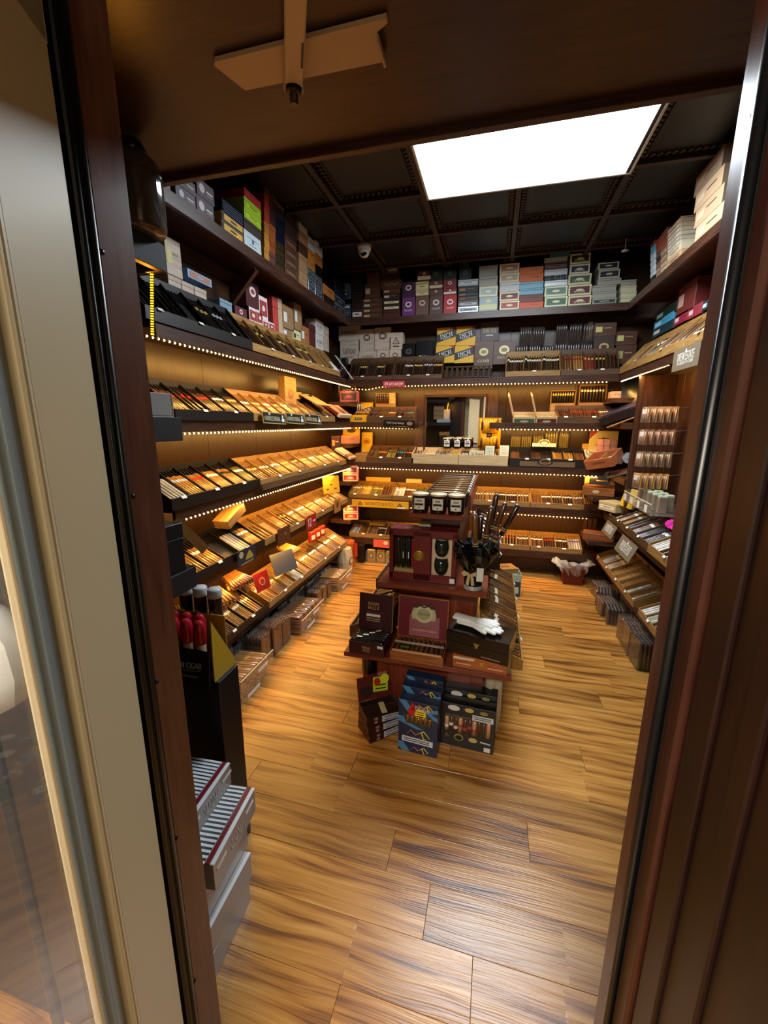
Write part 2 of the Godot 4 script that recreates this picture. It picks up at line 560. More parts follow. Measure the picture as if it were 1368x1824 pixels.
# a bundle of cigars in clear wrap, standing on its base
func bundle(called: String, label: String, c: Vector3, turn: float, nx: int, nz: int, length: float, r: float, wrap: String, group := "", lying := false, lean := 0.0) -> Node3D:
	var o := thing(called, label, "cigar bundle", c, turn, group)
	var st := begin()
	for i in nx:
		for k in nz:
			var l := length * (0.97 + 0.03 * rng.randf())
			var p := at((i - (nx - 1) * 0.5) * 2.02 * r, l * 0.5, (k - (nz - 1) * 0.5) * 2.02 * r, lean)
			if lying: p = at(0, (k + 0.5) * 2.0 * r, (i - (nx - 1) * 0.5) * 2.02 * r, 0, 0, 90)
			add_lathe(st, [Vector2(0, -0.5 * l), Vector2(r, -0.48 * l), Vector2(r, 0.42 * l), Vector2(r * 0.6, 0.48 * l), Vector2(0, 0.5 * l)], 7, p)
	part(o, "cigars", done(st), skin(wrap)).set_meta("kind", "stuff")
	var w := nx * 2.04 * r + 0.003
	var d := nz * 2.04 * r + 0.003
	var size := Vector3(length + 0.006, d, w) if lying else Vector3(w, length + 0.008, d)
	part(o, "clear_wrap", bx(size.x, size.y, size.z, 0.006), film("f4f0e8", 0.025, 0.06), at(0, size.y * 0.5, 0, lean))
	return o

func add_bulb(st: SurfaceTool, c: Vector3, r: float) -> void:
	add_box(st, Vector3.ONE * r * 1.7, Transform3D(Basis.from_euler(Vector3(0.6, 0.8, 0)), c), r * 0.5)

# a rope light: clear flex with warm lamps along it, and the light it sheds
func rope_light(label: String, pts: Array, step: float, aim: Vector3, energy: float) -> void:
	var o := thing("rope_light", label, "light strip")
	part(o, "flex", tube(pts, 0.003), col("6b5a36", 0.3))
	var st := begin()
	for i in pts.size() - 1:
		var a: Vector3 = pts[i]
		var b: Vector3 = pts[i + 1]
		var n := maxi(int(a.distance_to(b) / step), 1)
		for k in n: add_bulb(st, a.lerp(b, (k + 0.5) / n), 0.0052)
	part(o, "lamps", done(st), glow("ffdf9a", 9.0)).set_meta("kind", "stuff")
	var p0: Vector3 = pts[0]
	var p1: Vector3 = pts[-1]
	var l := AreaLight3D.new()
	l.name = "strip_light"
	var dir := (p1 - p0).normalized()
	var z := -aim.normalized()
	var y := z.cross(dir).normalized()
	l.transform = Transform3D(Basis(dir, y, dir.cross(y)), (p0 + p1) * 0.5 + aim.normalized() * 0.012)
	l.area_size = Vector2(p0.distance_to(p1), 0.012)
	l.light_color = Color("ffbf60")
	l.light_energy = energy * p0.distance_to(p1)
	l.area_normalize_energy = true
	l.area_range = 8.0
	l.shadow_enabled = true
	o.add_child(l)

func card(called: String, label: String, category: String, xf: Transform3D, w: float, h: float, m: Material, thick := 0.002) -> Node3D:
	var o := thing(called, label, category)
	o.transform = xf
	part(o, "board", bx(w, h, thick, 0.0), m)
	return o

func crumpled(prof: Array, n: int, amp: float, seeded: int) -> ArrayMesh: # a crinkled bag: a lathe whose rings wander
	var noise := FastNoiseLite.new()
	noise.seed = seeded
	noise.frequency = 0.9
	var st := begin()
	var rings := []
	for i in prof.size():
		var ring := []
		for k in n:
			var a := TAU * k / n
			var w := 1.0 + amp * noise.get_noise_3d(cos(a) * 3.0, sin(a) * 3.0, i * 0.9) * 2.0 + amp * 0.5 * (1.0 if (k + i) % 2 else -1.0)
			ring.append(Vector3(prof[i].x * w * cos(a), prof[i].y + amp * 0.25 * prof[i].x * noise.get_noise_2d(k * 2.3, i * 5.1) * 4.0, prof[i].x * w * sin(a)))
		rings.append(ring)
	for i in prof.size() - 1:
		for k in n:
			var l := (k + 1) % n
			quad(st, rings[i][k], rings[i][l], rings[i + 1][l], rings[i + 1][k])
	return done(st)

func plank_skin() -> Array: # acacia boards: pale gold with dark streaks, eight offsets of one texture
	var w := 1024
	var h := 512
	var a := FastNoiseLite.new()
	a.seed = 3
	a.frequency = 1.0
	a.fractal_octaves = 4
	var b := FastNoiseLite.new()
	b.seed = 11
	b.frequency = 1.0
	b.fractal_octaves = 2
	var im := Image.create(w, h, false, Image.FORMAT_RGB8)
	var bump := Image.create(w, h, false, Image.FORMAT_RGB8)
	var g := Gradient.new()
	g.offsets = PackedFloat32Array([0.0, 0.25, 0.42, 0.55, 0.75, 1.0])
	g.colors = PackedColorArray([Color("4a2a0e"), Color("6e431a"), Color("955f27"), Color("ac7634"), Color("bb8640"), Color("cb9a58")])
	for y in h:
		for x in w:
			var u := x / 1024.0 * 1.6
			var v := y / 512.0 * 0.66
			var wob := b.get_noise_2d(u * 1.6, v * 4.0)
			var f := a.get_noise_2d(u * 1.1, v * 21.0 + wob * 0.5)
			var fine := b.get_noise_2d(u * 3.0 + 40.0, v * 190.0 + wob * 2.0)
			var t := clampf(0.6 + f * 0.58 + fine * 0.2 + wob * 0.12, 0.0, 1.0)
			im.set_pixel(x, y, g.sample(t))
			var e := clampf(0.5 + fine * 0.3 + f * 0.25, 0.0, 1.0)
			bump.set_pixel(x, y, Color(e, e, e))
	bump.bump_map_to_normal_map(3.0)
	var t1 := ImageTexture.create_from_image(im)
	var t2 := ImageTexture.create_from_image(bump)
	var list := []
	for k in 8:
		var m := StandardMaterial3D.new()
		m.albedo_texture = t1
		m.albedo_color = Color.WHITE.darkened(0.16 * (k % 4) / 3.0)
		m.normal_enabled = true
		m.normal_texture = t2
		m.normal_scale = 0.2
		m.uv1_triplanar = true
		m.uv1_scale = Vector3(0.625, 1.5, 1.5)
		m.uv1_offset = Vector3(0.37 * k, 0.21 * k, 0.29 * k)
		m.roughness = 0.29
		list.append(m)
	return list

func candle(label: String, p: Vector3, r: float, h: float) -> void:
	var o := thing("candle_jar", label, "candle", p)
	part(o, "jar", lathe([Vector2(0, 0), Vector2(r * 0.9, 0), Vector2(r * 0.97, h * 0.06), Vector2(r, h * 0.16), Vector2(r, h * 0.88), Vector2(r * 0.94, h * 0.9)], 24), col("1b1210", 0.12))
	part(o, "lid", lathe([Vector2(r * 0.9, h * 0.88), Vector2(r * 1.02, h * 0.9), Vector2(r * 1.02, h * 0.985), Vector2(r * 0.98, h), Vector2(0, h)], 24), col("d8c8a4", 0.35))
	var lab := begin()
	for k in 6:
		for v in [[0.2, 0.5], [0.5, 0.78]]:
			var a := -0.66 + 0.22 * k + PI * 0.5
			var b := a + 0.22
			var q := func(t, y): return Vector3(cos(t) * r * 1.012, h * y, sin(t) * r * 1.012)
			quad(lab, q.call(a, v[0]), q.call(b, v[0]), q.call(b, v[1]), q.call(a, v[1]))
	part(o, "label", done(lab), col("ddd8cc", 0.6))
	part(o, "label_bar", bx(r * 1.0, h * 0.11, 0.001, 0.0), col("1c1512"), at(0, h * 0.47, r * 1.022))
	for k in 2: part(o, "label_print", bx(r * 0.62, h * 0.03, 0.001, 0.0), col("4a4038"), at(0, h * (0.68 - 0.06 * k), r * 1.024))
	part(o, "label_seal", plate(oval(h * 0.05, h * 0.04)), col("6a6258"), at(0, h * 0.3, r * 1.024))

func build_room() -> void:

	# ---- the room: floor boards, walls, ceiling
	var fl := setting("floor")
	part(fl, "subfloor", bx(5.2, 0.1, 8.4, 0.0), col("2a1a0c", 0.8), at(-0.4, -0.062, -1.2))
	var skins := plank_skin()
	var ends := {0: 0.03, 1: -0.126, 2: -0.29, 3: 0.222, 4: -0.56, 5: -0.12}
	for k in range(-8, 24):
		var z := -0.898 - 0.1665 * k
		var x: float = ends.get(k, fposmod(k * 0.47 + 0.13, 1.22))
		x -= 1.22 * ceilf((x + 2.2) / 1.22)
		while x < 1.5:
			var x0 := maxf(x, -2.4)
			var x1 := minf(x + 1.22, 1.7)
			if x1 - x0 > 0.02: part(fl, "plank", bx(x1 - x0 - 0.0012, 0.012, 0.1654, 0.0008), skins[rng.randi() % 8], at((x0 + x1) * 0.5, -0.006, z))
			x += 1.22
	# side and back walls are boards with a seam about every half metre
	for w in [["wall_left", V(-1.86, 1.55, -2.68), 90, 4.1], ["wall_right", V(1.41, 1.55, -2.68), -90, 4.1], ["wall_back", V(-0.225, 1.55, -4.72), 0, 3.31]]:
		var o := setting(w[0])
		o.position = w[1]
		o.rotation.y = deg_to_rad(w[2])
		part(o, "core", bx(w[3], 3.3, 0.1, 0.0), col("140b07"), at(0, 0, -0.06))
		var n := int(w[3] / 0.56)
		for i in n: part(o, "panel", bx(w[3] / n - 0.002, 3.18, 0.02, 0.001), panel_wood("y"), at(-w[3] * 0.5 + (i + 0.5) * w[3] / n, 0, 0))
		for r in [[2.6, 0.085], [0.09, 0.18]]: part(o, "rail", bx(w[3], r[1], 0.02), shelf_wood(), at(0, r[0] - 1.55 - 0.02, 0.016))
	for side in [-1, 1]:
		var o := setting("trim_%d" % (1 if side < 0 else 2)) # plinths under the side shelves
		part(o, "plinth", bx(0.02, 0.22, 3.4), shelf_wood("z"), at(-1.79 if side < 0 else 1.34, 0.11, -2.9))
	var pb := setting("trim_3")
	part(pb, "plinth", bx(3.2, 0.22, 0.02), shelf_wood(), at(-0.22, 0.11, -4.62))
	# the door wall with its opening, and the boxed-in beam behind it
	var wf := setting("wall_front")
	part(wf, "left_wall", bx(1.6, 3.3, 0.1, 0.0), wood("door wall", "120b08", "1d120d", "281912", "y", 0.4), at(-1.475, 1.55, -0.6))
	part(wf, "right_wall", bx(1.3, 3.3, 0.1, 0.0), shelf_wood("y"), at(0.952, 1.55, -0.6))
	part(wf, "header", bx(0.867, 1.0, 0.1, 0.0), shelf_wood(), at(-0.1815, 2.75, -0.6))
	var bh := setting("trim_4")
	part(bh, "beam", bx(3.24, 0.86, 0.45), wood("beam", "2a1710", "3d241a", "4b2e22", "x", 0.35), at(-0.225, 2.68, -0.875))
	part(bh, "lip", bx(3.24, 0.018, 0.02), shelf_wood(), at(-0.225, 2.243, -1.09))
	# ceiling: dark panels between beams on a two-foot grid, with carved mouldings
	var ce := setting("ceiling")
	part(ce, "slab", bx(5.2, 0.1, 8.4, 0.0), col("0b0a0c", 0.9), at(-0.4, 3.2, -1.2))
	var bxs := [-1.77, -1.16, -0.55, 0.06, 0.69, 1.3]
	var bzs := [-1.25, -1.86, -2.47, -3.08, -3.69, -4.3]
	for i in 5:
		for k in 5:
			if k == 2 and (i == 2 or i == 3): continue
			if k == 1 and false: continue
			part(ce, "panel", bx(0.54, 0.012, 0.54), col("0b0c12", 0.45), at((bxs[i] + bxs[i + 1]) * 0.5, 3.125, (bzs[k] + bzs[k + 1]) * 0.5))
	for k in 5: part(ce, "panel", bx(0.54, 0.012, 0.3), col("0b0c12", 0.45), at((bxs[k] + bxs[k + 1]) * 0.5, 3.125, -4.5))
	var bm := wood("ceiling beam", "1d110f", "2c1b17", "3a2620", "x", 0.5)
	var bmz := wood("ceiling beam", "1d110f", "2c1b17", "3a2620", "z", 0.5)
	var dent := col("2f1f1a", 0.5)
	for x in bxs:
		if absf(x - 0.06) > 0.01: part(ce, "beam", bx(0.035, 0.05, 3.5), bmz, at(x, 3.105, -2.95))
		else:
			part(ce, "beam", bx(0.035, 0.05, 1.56), bmz, at(x, 3.105, -3.92))
			part(ce, "beam", bx(0.035, 0.05, 1.3), bmz, at(x, 3.105, -1.86))
		for s in [-1, 1]:
			if absf(x - 0.06) > 0.01: part(ce, "moulding", bx(0.008, 0.022, 3.5), bmz, at(x + s * 0.062, 3.12, -2.95))
			else: part(ce, "moulding", bx(0.008, 0.022, 1.56), bmz, at(x + s * 0.062, 3.12, -3.92))
			var st := begin()
			for j in 92:
				var zj := -1.25 - 0.038 * j
				if zj < -2.5 and zj > -3.15 and absf(x - 0.06) < 0.5: continue
				add_box(st, V(0.034, 0.024, 0.02), at(x + s * 0.036, 3.118, -1.25 - 0.038 * j, 0, s * 28), 0.004)
			part(ce, "carving", done(st), dent).set_meta("kind", "stuff")
	for z in bzs:
		var cut := absf(z + 2.78) < 0.4
		if not cut: part(ce, "beam", bx(3.2, 0.05, 0.035), bm, at(-0.22, 3.105, z))
		else:
			part(ce, "beam", bx(1.29, 0.05, 0.035), bm, at(-1.185, 3.105, z))
			part(ce, "beam", bx(0.69, 0.05, 0.035), bm, at(1.045, 3.105, z))
		for s in [-1, 1]:
			if not cut or z < -3.0 and s < 0: part(ce, "moulding", bx(3.2, 0.022, 0.008), bm, at(-0.22, 3.12, z + s * 0.072))
			var st := begin()
			for j in 84:
				if cut and -1.8 + 0.038 * j > -0.56 and -1.8 + 0.038 * j < 0.73: continue
				add_box(st, V(0.02, 0.024, 0.034), at(-1.8 + 0.038 * j, 3.118, z + s * 0.036, 0, s * 28), 0.004)
			part(ce, "carving", done(st), dent).set_meta("kind", "stuff")
	# lounge shell behind the camera
	var wl := setting("wall_lounge")
	part(wl, "left_wall", bx(0.1, 3.3, 3.5, 0.0), col("b8ab92", 0.8), at(-2.45, 1.55, 1.15))
	part(wl, "right_wall", bx(0.1, 3.3, 3.5, 0.0), col("b8ab92", 0.8), at(1.75, 1.55, 1.15))
	part(wl, "far_wall", bx(4.3, 3.3, 0.1, 0.0), col("b8ab92", 0.8), at(-0.35, 1.55, 2.9))

	# ---- the doorway: jambs, seals, open glass door, closer
	var jm := wood("jamb", "46281d", "5a3628", "6a4234", "y", 0.3)
	var seal := col("0b0b0d", 0.35)
	var jl := setting("trim_5")
	part(jl, "jamb", bx(0.06, 2.3, 0.075, 0.004), jm, at(-0.645, 1.12, -0.6115))
	part(jl, "rubber_seal", bx(0.05, 2.3, 0.028, 0.003), seal, at(-0.637, 1.12, -0.559))
	part(jl, "seal_lip", tube([V(-0.612, -0.02, -0.565), V(-0.612, 2.25, -0.565)], 0.006), seal)
	part(jl, "seal_lip", tube([V(-0.614, -0.02, -0.552), V(-0.614, 2.25, -0.552)], 0.004), seal)
	part(jl, "casing", bx(0.06, 2.3, 0.09), jm, at(-0.66, 1.12, -0.52))
	for y in [0.3, 0.72, 1.1, 1.47, 1.86]: part(jl, "screw", lathe([P(0, 0.003), P(0.004, 0.002), P(0.005, 0)], 8), col("2a2320", 0.3, 0.8), at(-0.613, y, -0.578, 0, 0, -90))
	var jr := setting("trim_6")
	part(jr, "jamb", bx(0.06, 2.3, 0.05, 0.004), jm, at(0.282, 1.12, -0.629))
	part(jr, "rubber_seal", bx(0.05, 2.3, 0.02, 0.003), seal, at(0.28, 1.12, -0.594))
	part(jr, "seal_lip", tube([V(0.249, -0.02, -0.592), V(0.249, 2.25, -0.592)], 0.007), seal)
	part(jr, "stop", bx(0.06, 2.3, 0.036, 0.004), wood("stop", "2c130c", "3c1e15", "4a2a1d", "y", 0.35), at(0.284, 1.12, -0.565))
	var dk := wood("door frame", "120705", "1d0b08", "29120d", "y", 0.35)
	part(jr, "frame_face", bx(0.06, 2.3, 0.34, 0.003), dk, at(0.296, 1.12, -0.38))
	for f in [[-0.515, 0.05], [-0.43, 0.03]]: part(jr, "fluting", bx(0.008, 2.3, f[1], 0.003), dk, at(0.264, 1.12, f[0]))
	for y in [0.34, 0.66, 0.98, 1.5, 1.93]: part(jr, "screw", lathe([P(0, 0.003), P(0.004, 0.002), P(0.005, 0)], 8), col("8a6a3a", 0.3, 0.8), at(0.251, y, -0.61, 0, 0, 90))
	var jh := setting("trim_7")
	part(jh, "head", bx(0.87, 0.06, 0.085), col("1a0f0b", 0.4), at(-0.18, 2.285, -0.607))
	part(jh, "rubber_seal", bx(0.87, 0.05, 0.03), seal, at(-0.18, 2.275, -0.552))
	# the door stands open towards the camera on its left hinge
	var door := setting("door_1")
	door.position = V(-0.632, 0, -0.526)
	door.rotation.y = deg_to_rad(-66.4)
	var paint := col("bfb08c", 0.45)
	var pale := col("c8ba98", 0.45)
	part(door, "hinge_stile", bx(0.155, 2.2, 0.044, 0.004), paint, at(0.078, 1.12, 0.0))
	part(door, "glazing_bead", bx(0.012, 2.0, 0.05, 0.004), pale, at(0.16, 1.12, 0.0))
	part(door, "glazing_bead", bx(0.007, 2.0, 0.054, 0.003), paint, at(0.172, 1.12, 0.0))
	part(door, "gasket", bx(0.022, 2.0, 0.03), col("7d8b92", 0.4), at(0.187, 1.12, 0.0))
	part(door, "spacer", bx(0.006, 2.0, 0.012), col("c8b896", 0.4), at(0.212, 1.12, 0.0))
	part(door, "glass", bx(0.56, 2.0, 0.006, 0.0), film("dfe8ea", 0.08, 0.0), at(0.46, 1.12, 0.0))
	part(door, "top_rail", bx(0.86, 0.13, 0.044), paint, at(0.43, 2.16, 0.0))
	part(door, "bottom_rail", bx(0.86, 0.2, 0.044), paint, at(0.43, 0.11, 0.0))
	part(door, "lock_stile", bx(0.12, 2.2, 0.044), paint, at(0.81, 1.12, 0.0))
	# closer: a pale bracket screwed under the beam and its flat arm reaching back to the door
	var cl := thing("door_closer", "pale metal door closer bracket and arm fixed under the beam above the doorway", "door closer", V(-0.38, 2.25, -0.83))
	var cm := col("bfa37e", 0.4)
	part(cl, "bracket", plate([P(-0.152, 0.037), P(-0.158, 0.03), P(-0.136, -0.035), P(0.148, -0.04), P(0.15, 0.019), P(0.171, 0.03), P(0.171, 0.038)], 0.008), cm, at(0, -0.006, 0, 90))
	part(cl, "end_flange", bx(0.005, 0.014, 0.055), cm, at(0.149, -0.014, -0.012))
	part(cl, "arm", bx(0.034, 0.008, 0.52, 0.003), col("c8ac88", 0.35), at(0.085, -0.026, 0.185, 0, 28))
	part(cl, "arm_end", lathe([P(0, -0.004), P(0.019, -0.004), P(0.019, 0.005), P(0, 0.005)], 14), col("c8ac88", 0.35), at(-0.03, -0.026, -0.031))
	part(cl, "pivot_nut", lathe([P(0, -0.022), P(0.008, -0.022), P(0.009, -0.006), P(0.014, -0.005), P(0.014, 0.006), P(0, 0.006)], 10, false), col("5a5048", 0.3, 0.8), at(-0.03, -0.032, -0.031))
	part(cl, "stamped_print", bx(0.004, 0.001, 0.05, 0.0), col("5a4a38"), at(0.02, -0.031, 0.035, 0, 28))
	# a white rounded object of unknown kind outside, given a made-up pole and base
	var ch := thing("unknown_white_object", "white rounded object of unknown kind seen through the door glass", "object", V(-0.845, 0, -0.435))
	part(ch, "shade", lathe([P(0.04, 1.1), P(0.075, 1.12), P(0.087, 1.17), P(0.08, 1.235), P(0.05, 1.28), P(0.015, 1.295)], 24), col("e6e8e6", 0.4))
	part(ch, "pole", lathe([P(0.01, 0.02), P(0.01, 1.12)], 10), col("3a3c40", 0.25, 0.8))
	part(ch, "base", lathe([P(0, 0), P(0.1, 0), P(0.1, 0.015), P(0.01, 0.03)], 20), col("b8bcc0", 0.25, 0.8))

	# ---- ceiling fittings
	var tr := thing("ceiling_panel_light", "glowing white rectangular light panel set in the dark coffered ceiling", "ceiling light", V(0.085, 3.08, -2.83))
	part(tr, "diffuser", bx(1.2, 0.012, 0.6, 0.0), glow("eef8fc", 6.0), at(0, 0.012, 0))
	for s in [-1, 1]:
		part(tr, "frame_bar", bx(1.24, 0.02, 0.014), col("c8ccd0", 0.4), at(0, 0.006, s * 0.307))
		part(tr, "frame_bar", bx(0.014, 0.02, 0.6), col("c8ccd0", 0.4), at(s * 0.613, 0.006, 0))
	var lf := thing("lounge_fitting", "square warm white ceiling fitting in the lounge behind the doorway", "ceiling light", V(-0.35, 2.7, 1.3))
	part(lf, "diffuser", bx(1.2, 0.02, 0.6, 0.0), glow("fff1dc", 2.0))
	part(lf, "mount", bx(0.3, 0.45, 0.3), col("ddd8cc"), at(0, 0.235, 0))
	var sc := thing("security_camera", "white dome security camera on the dark ceiling near the back corner", "security camera", V(-1.165, 3.075, -3.72))
	part(sc, "mount", lathe([P(0, 0), P(0.058, 0), P(0.056, -0.03), P(0.048, -0.045), P(0, -0.045)], 20), col("d5cfc4", 0.4))
	part(sc, "eyeball", lathe([P(0, 0.046), P(0.03, 0.036), P(0.046, 0.01), P(0.044, -0.016), P(0.03, -0.036), P(0, -0.046)], 20), col("c9c4ba", 0.35), at(0.0, -0.055, 0.012))
	part(sc, "lens", lathe([P(0, 0.01), P(0.02, 0.008), P(0.027, 0.0), P(0.027, -0.006)], 16), col("0c0c0e", 0.1), at(0.006, -0.075, 0.045, 60))
	var sp := thing("sprinkler", "small white sprinkler head hanging from the dark ceiling", "sprinkler", V(0.96, 3.1, -4.18))
	part(sp, "stem", lathe([P(0.004, 0), P(0.004, -0.09)], 8), col("c9cbd0", 0.3, 0.6))
	part(sp, "deflector", lathe([P(0, -0.086), P(0.028, -0.09), P(0.028, -0.096), P(0, -0.096)], 12), col("d9dbe0", 0.3, 0.3))

func build_shelves() -> void:

	# ---- shelves along the three walls
	var lT := thing("wall_shelf", "dark wood high storage shelf running along the left wall", "shelf", V(-1.69, 2.6, -3.05))
	part(lT, "board", bx(0.28, 0.024, 2.74), shelf_wood("z"), at(-0.01, 0.053, 0))
	part(lT, "fascia", bx(0.02, 0.065, 2.72), shelf_wood("z"), at(0.14, 0.032, 0))
	var rT := thing("wall_shelf", "dark wood high storage shelf running along the right wall", "shelf", V(1.24, 2.6, -3.0))
	part(rT, "board", bx(0.28, 0.024, 2.78), shelf_wood("z"), at(0.01, 0.053, 0))
	part(rT, "fascia", bx(0.02, 0.065, 2.78), shelf_wood("z"), at(-0.14, 0.032, 0))
	var bT0 := thing("wall_shelf", "dark wood high storage shelf across the back wall", "shelf", V(-0.225, 2.6, -4.55))
	part(bT0, "board", bx(2.63, 0.024, 0.28), shelf_wood(), at(0, 0.053, -0.01))
	part(bT0, "fascia", bx(2.63, 0.065, 0.02), shelf_wood(), at(0, 0.032, 0.14))
	var l1 := thing("wall_shelf", "dark wood upper shelf running along the left wall", "shelf", V(-1.69, 1.985, -3.05))
	part(l1, "board", bx(0.28, 0.024, 2.74), shelf_wood("z"), at(-0.01, 0.053, 0))
	part(l1, "fascia", bx(0.02, 0.065, 2.72), shelf_wood("z"), at(0.14, 0.032, 0))
	var r1 := thing("wall_shelf", "dark wood upper shelf running along the right wall", "shelf", V(1.24, 1.985, -3.0))
	part(r1, "board", bx(0.28, 0.024, 2.78), shelf_wood("z"), at(0.01, 0.053, 0))
	part(r1, "fascia", bx(0.02, 0.065, 2.78), shelf_wood("z"), at(-0.14, 0.032, 0))
	var b10 := thing("wall_shelf", "dark wood upper shelf across the back wall", "shelf", V(-0.225, 1.985, -4.55))
	part(b10, "board", bx(2.63, 0.024, 0.28), shelf_wood(), at(0, 0.053, -0.01))
	part(b10, "fascia", bx(2.63, 0.065, 0.02), shelf_wood(), at(0, 0.032, 0.14))
	var l2 := thing("wall_shelf", "dark wood eye level shelf running along the left wall", "shelf", V(-1.69, 1.548, -3.05))
	part(l2, "board", bx(0.28, 0.024, 2.74), shelf_wood("z"), at(-0.01, 0.048, 0))
	part(l2, "fascia", bx(0.02, 0.06, 2.72), shelf_wood("z"), at(0.14, 0.03, 0))
	var b20 := thing("wall_shelf", "dark wood eye level back wall shelf beside the mirror, under the yellow open box", "shelf", V(-1.157, 1.548, -4.55))
	part(b20, "board", bx(0.765, 0.024, 0.28), shelf_wood(), at(0, 0.048, -0.01))
	part(b20, "fascia", bx(0.765, 0.06, 0.02), shelf_wood(), at(0, 0.03, 0.14))
	var b21 := thing("wall_shelf", "dark wood eye level back wall shelf beside the mirror, under the two open white-lidded boxes", "shelf", V(0.518, 1.548, -4.55))
	part(b21, "board", bx(1.145, 0.024, 0.28), shelf_wood(), at(0, 0.048, -0.01))
	part(b21, "fascia", bx(1.145, 0.06, 0.02), shelf_wood(), at(0, 0.03, 0.14))
	var l3 := thing("wall_shelf", "dark wood middle shelf running along the left wall", "shelf", V(-1.69, 1.105, -3.05))
	part(l3, "board", bx(0.28, 0.024, 2.74), shelf_wood("z"), at(-0.01, 0.053, 0))
	part(l3, "fascia", bx(0.02, 0.065, 2.72), shelf_wood("z"), at(0.14, 0.032, 0))
	var b30 := thing("wall_shelf", "dark wood middle shelf across the back wall", "shelf", V(-0.225, 1.105, -4.55))
	part(b30, "board", bx(2.63, 0.024, 0.28), shelf_wood(), at(0, 0.053, -0.01))
	part(b30, "fascia", bx(2.63, 0.065, 0.02), shelf_wood(), at(0, 0.032, 0.14))
	var l4 := thing("wall_shelf", "dark wood low shelf running along the left wall", "shelf", V(-1.69, 0.685, -3.05))
	part(l4, "board", bx(0.28, 0.024, 2.74), shelf_wood("z"), at(-0.01, 0.058, 0))
	part(l4, "fascia", bx(0.02, 0.07, 2.72), shelf_wood("z"), at(0.14, 0.035, 0))
	var r4 := thing("wall_shelf", "dark wood low shelf running along the right wall", "shelf", V(1.24, 0.685, -3.0))
	part(r4, "board", bx(0.28, 0.024, 2.78), shelf_wood("z"), at(0.01, 0.058, 0))
	part(r4, "fascia", bx(0.02, 0.07, 2.78), shelf_wood("z"), at(-0.14, 0.035, 0))
	var b40 := thing("wall_shelf", "dark wood low shelf across the back wall", "shelf", V(-0.225, 0.685, -4.55))
	part(b40, "board", bx(2.63, 0.024, 0.28), shelf_wood(), at(0, 0.058, -0.01))
	part(b40, "fascia", bx(2.63, 0.07, 0.02), shelf_wood(), at(0, 0.035, 0.14))
	var l5 := thing("wall_shelf", "dark wood lowest shelf running along the left wall", "shelf", V(-1.69, 0.215, -3.05))
	part(l5, "board", bx(0.28, 0.024, 2.74), shelf_wood("z"), at(-0.01, 0.063, 0))
	part(l5, "fascia", bx(0.02, 0.075, 2.72), shelf_wood("z"), at(0.14, 0.037, 0))
	var r5 := thing("wall_shelf", "dark wood lowest shelf running along the right wall", "shelf", V(1.24, 0.215, -3.0))
	part(r5, "board", bx(0.28, 0.024, 2.78), shelf_wood("z"), at(0.01, 0.063, 0))
	part(r5, "fascia", bx(0.02, 0.075, 2.78), shelf_wood("z"), at(-0.14, 0.037, 0))
	var b50 := thing("wall_shelf", "dark wood lowest shelf across the back wall", "shelf", V(-0.225, 0.215, -4.55))
	part(b50, "board", bx(2.63, 0.024, 0.28), shelf_wood(), at(0, 0.063, -0.01))
	part(b50, "fascia", bx(2.63, 0.075, 0.02), shelf_wood(), at(0, 0.037, 0.14))
	for y in [[1.548, "eye level"], [1.105, "middle"], [1.985, "upper"]]:
		var o := thing("wall_shelf", "short dark shelf at %s height on the door wall beside the jamb" % y[1], "shelf", V(-1.2, y[0], -0.83))
		part(o, "board", bx(0.66, 0.024, 0.32), shelf_wood(), at(0, 0.05, 0))
		part(o, "fascia", bx(0.67, 0.065, 0.02), col("0c0807", 0.7), at(0.0, 0.032, -0.17))
		part(o, "end_cap", bx(0.02, 0.065, 0.34), col("0c0807", 0.7), at(0.33, 0.032, 0))
	for s in [[-1.68, -2.62, "left", 35], [1.23, -2.62, "right", -35]]: # slanted struts under the storage shelves
		var o := thing("shelf_bracket", "slanted wooden strut under the high storage shelf on the %s-hand wall" % s[2], "bracket", V(s[0], 2.5, s[1]))
		part(o, "strut", bx(0.03, 0.34, 0.035), shelf_wood("y"), at(0, -0.05, 0, 0, 0, -s[3] * 1.3))
	var up := thing("shelf_post", "dark upright post between storage shelf and upper back shelf above the mirror", "post", V(-0.223, 2.05, -4.63))
	part(up, "post", bx(0.05, 0.55, 0.05), shelf_wood("y"), at(0, 0.275, 0))
	var rb := thing("shelf_bay", "dark upright divider at the near edge of the right wall corner shelves", "partition", V(1.25, 0.76, -3.86))
	part(rb, "stile", bx(0.26, 1.22, 0.03), shelf_wood("y"), at(0.0, 0.61, 0))
	part(rb, "edge", bx(0.03, 1.22, 0.045), shelf_wood("y"), at(-0.13, 0.61, 0))
	for y in [[1.555, "eye level"], [1.085, "middle"]]:
		var o := thing("corner_shelf", "short dark %s corner shelf at the far end of the right wall" % y[1], "shelf", V(1.235, y[0], -4.13))
		part(o, "board", bx(0.29, 0.055, 0.52), shelf_wood("z"), at(0, 0.028, 0))
	for y in [[1.775, "under the upper shelf, holding the pink box"], [1.325, "holding the wooden box with a yellow lid"], [0.905, "holding the upper pair of red boxes"], [0.46, "holding the lower pair of red boxes"]]:
		var o := thing("corner_ledge", "short dark ledge in the back corner " + y[1], "shelf", V(-1.66, y[0], -4.5))
		part(o, "board", bx(0.24, 0.045, 0.36), shelf_wood(), at(0, 0.022, 0))
	for y in [[1.9, "holding the pale box"]]:
		var o := thing("corner_ledge", "short dark ledge high in the far corner " + y[1], "shelf", V(1.2, 1.79, -4.5))
		part(o, "board", bx(0.34, 0.045, 0.34), shelf_wood(), at(0, 0.022, 0))

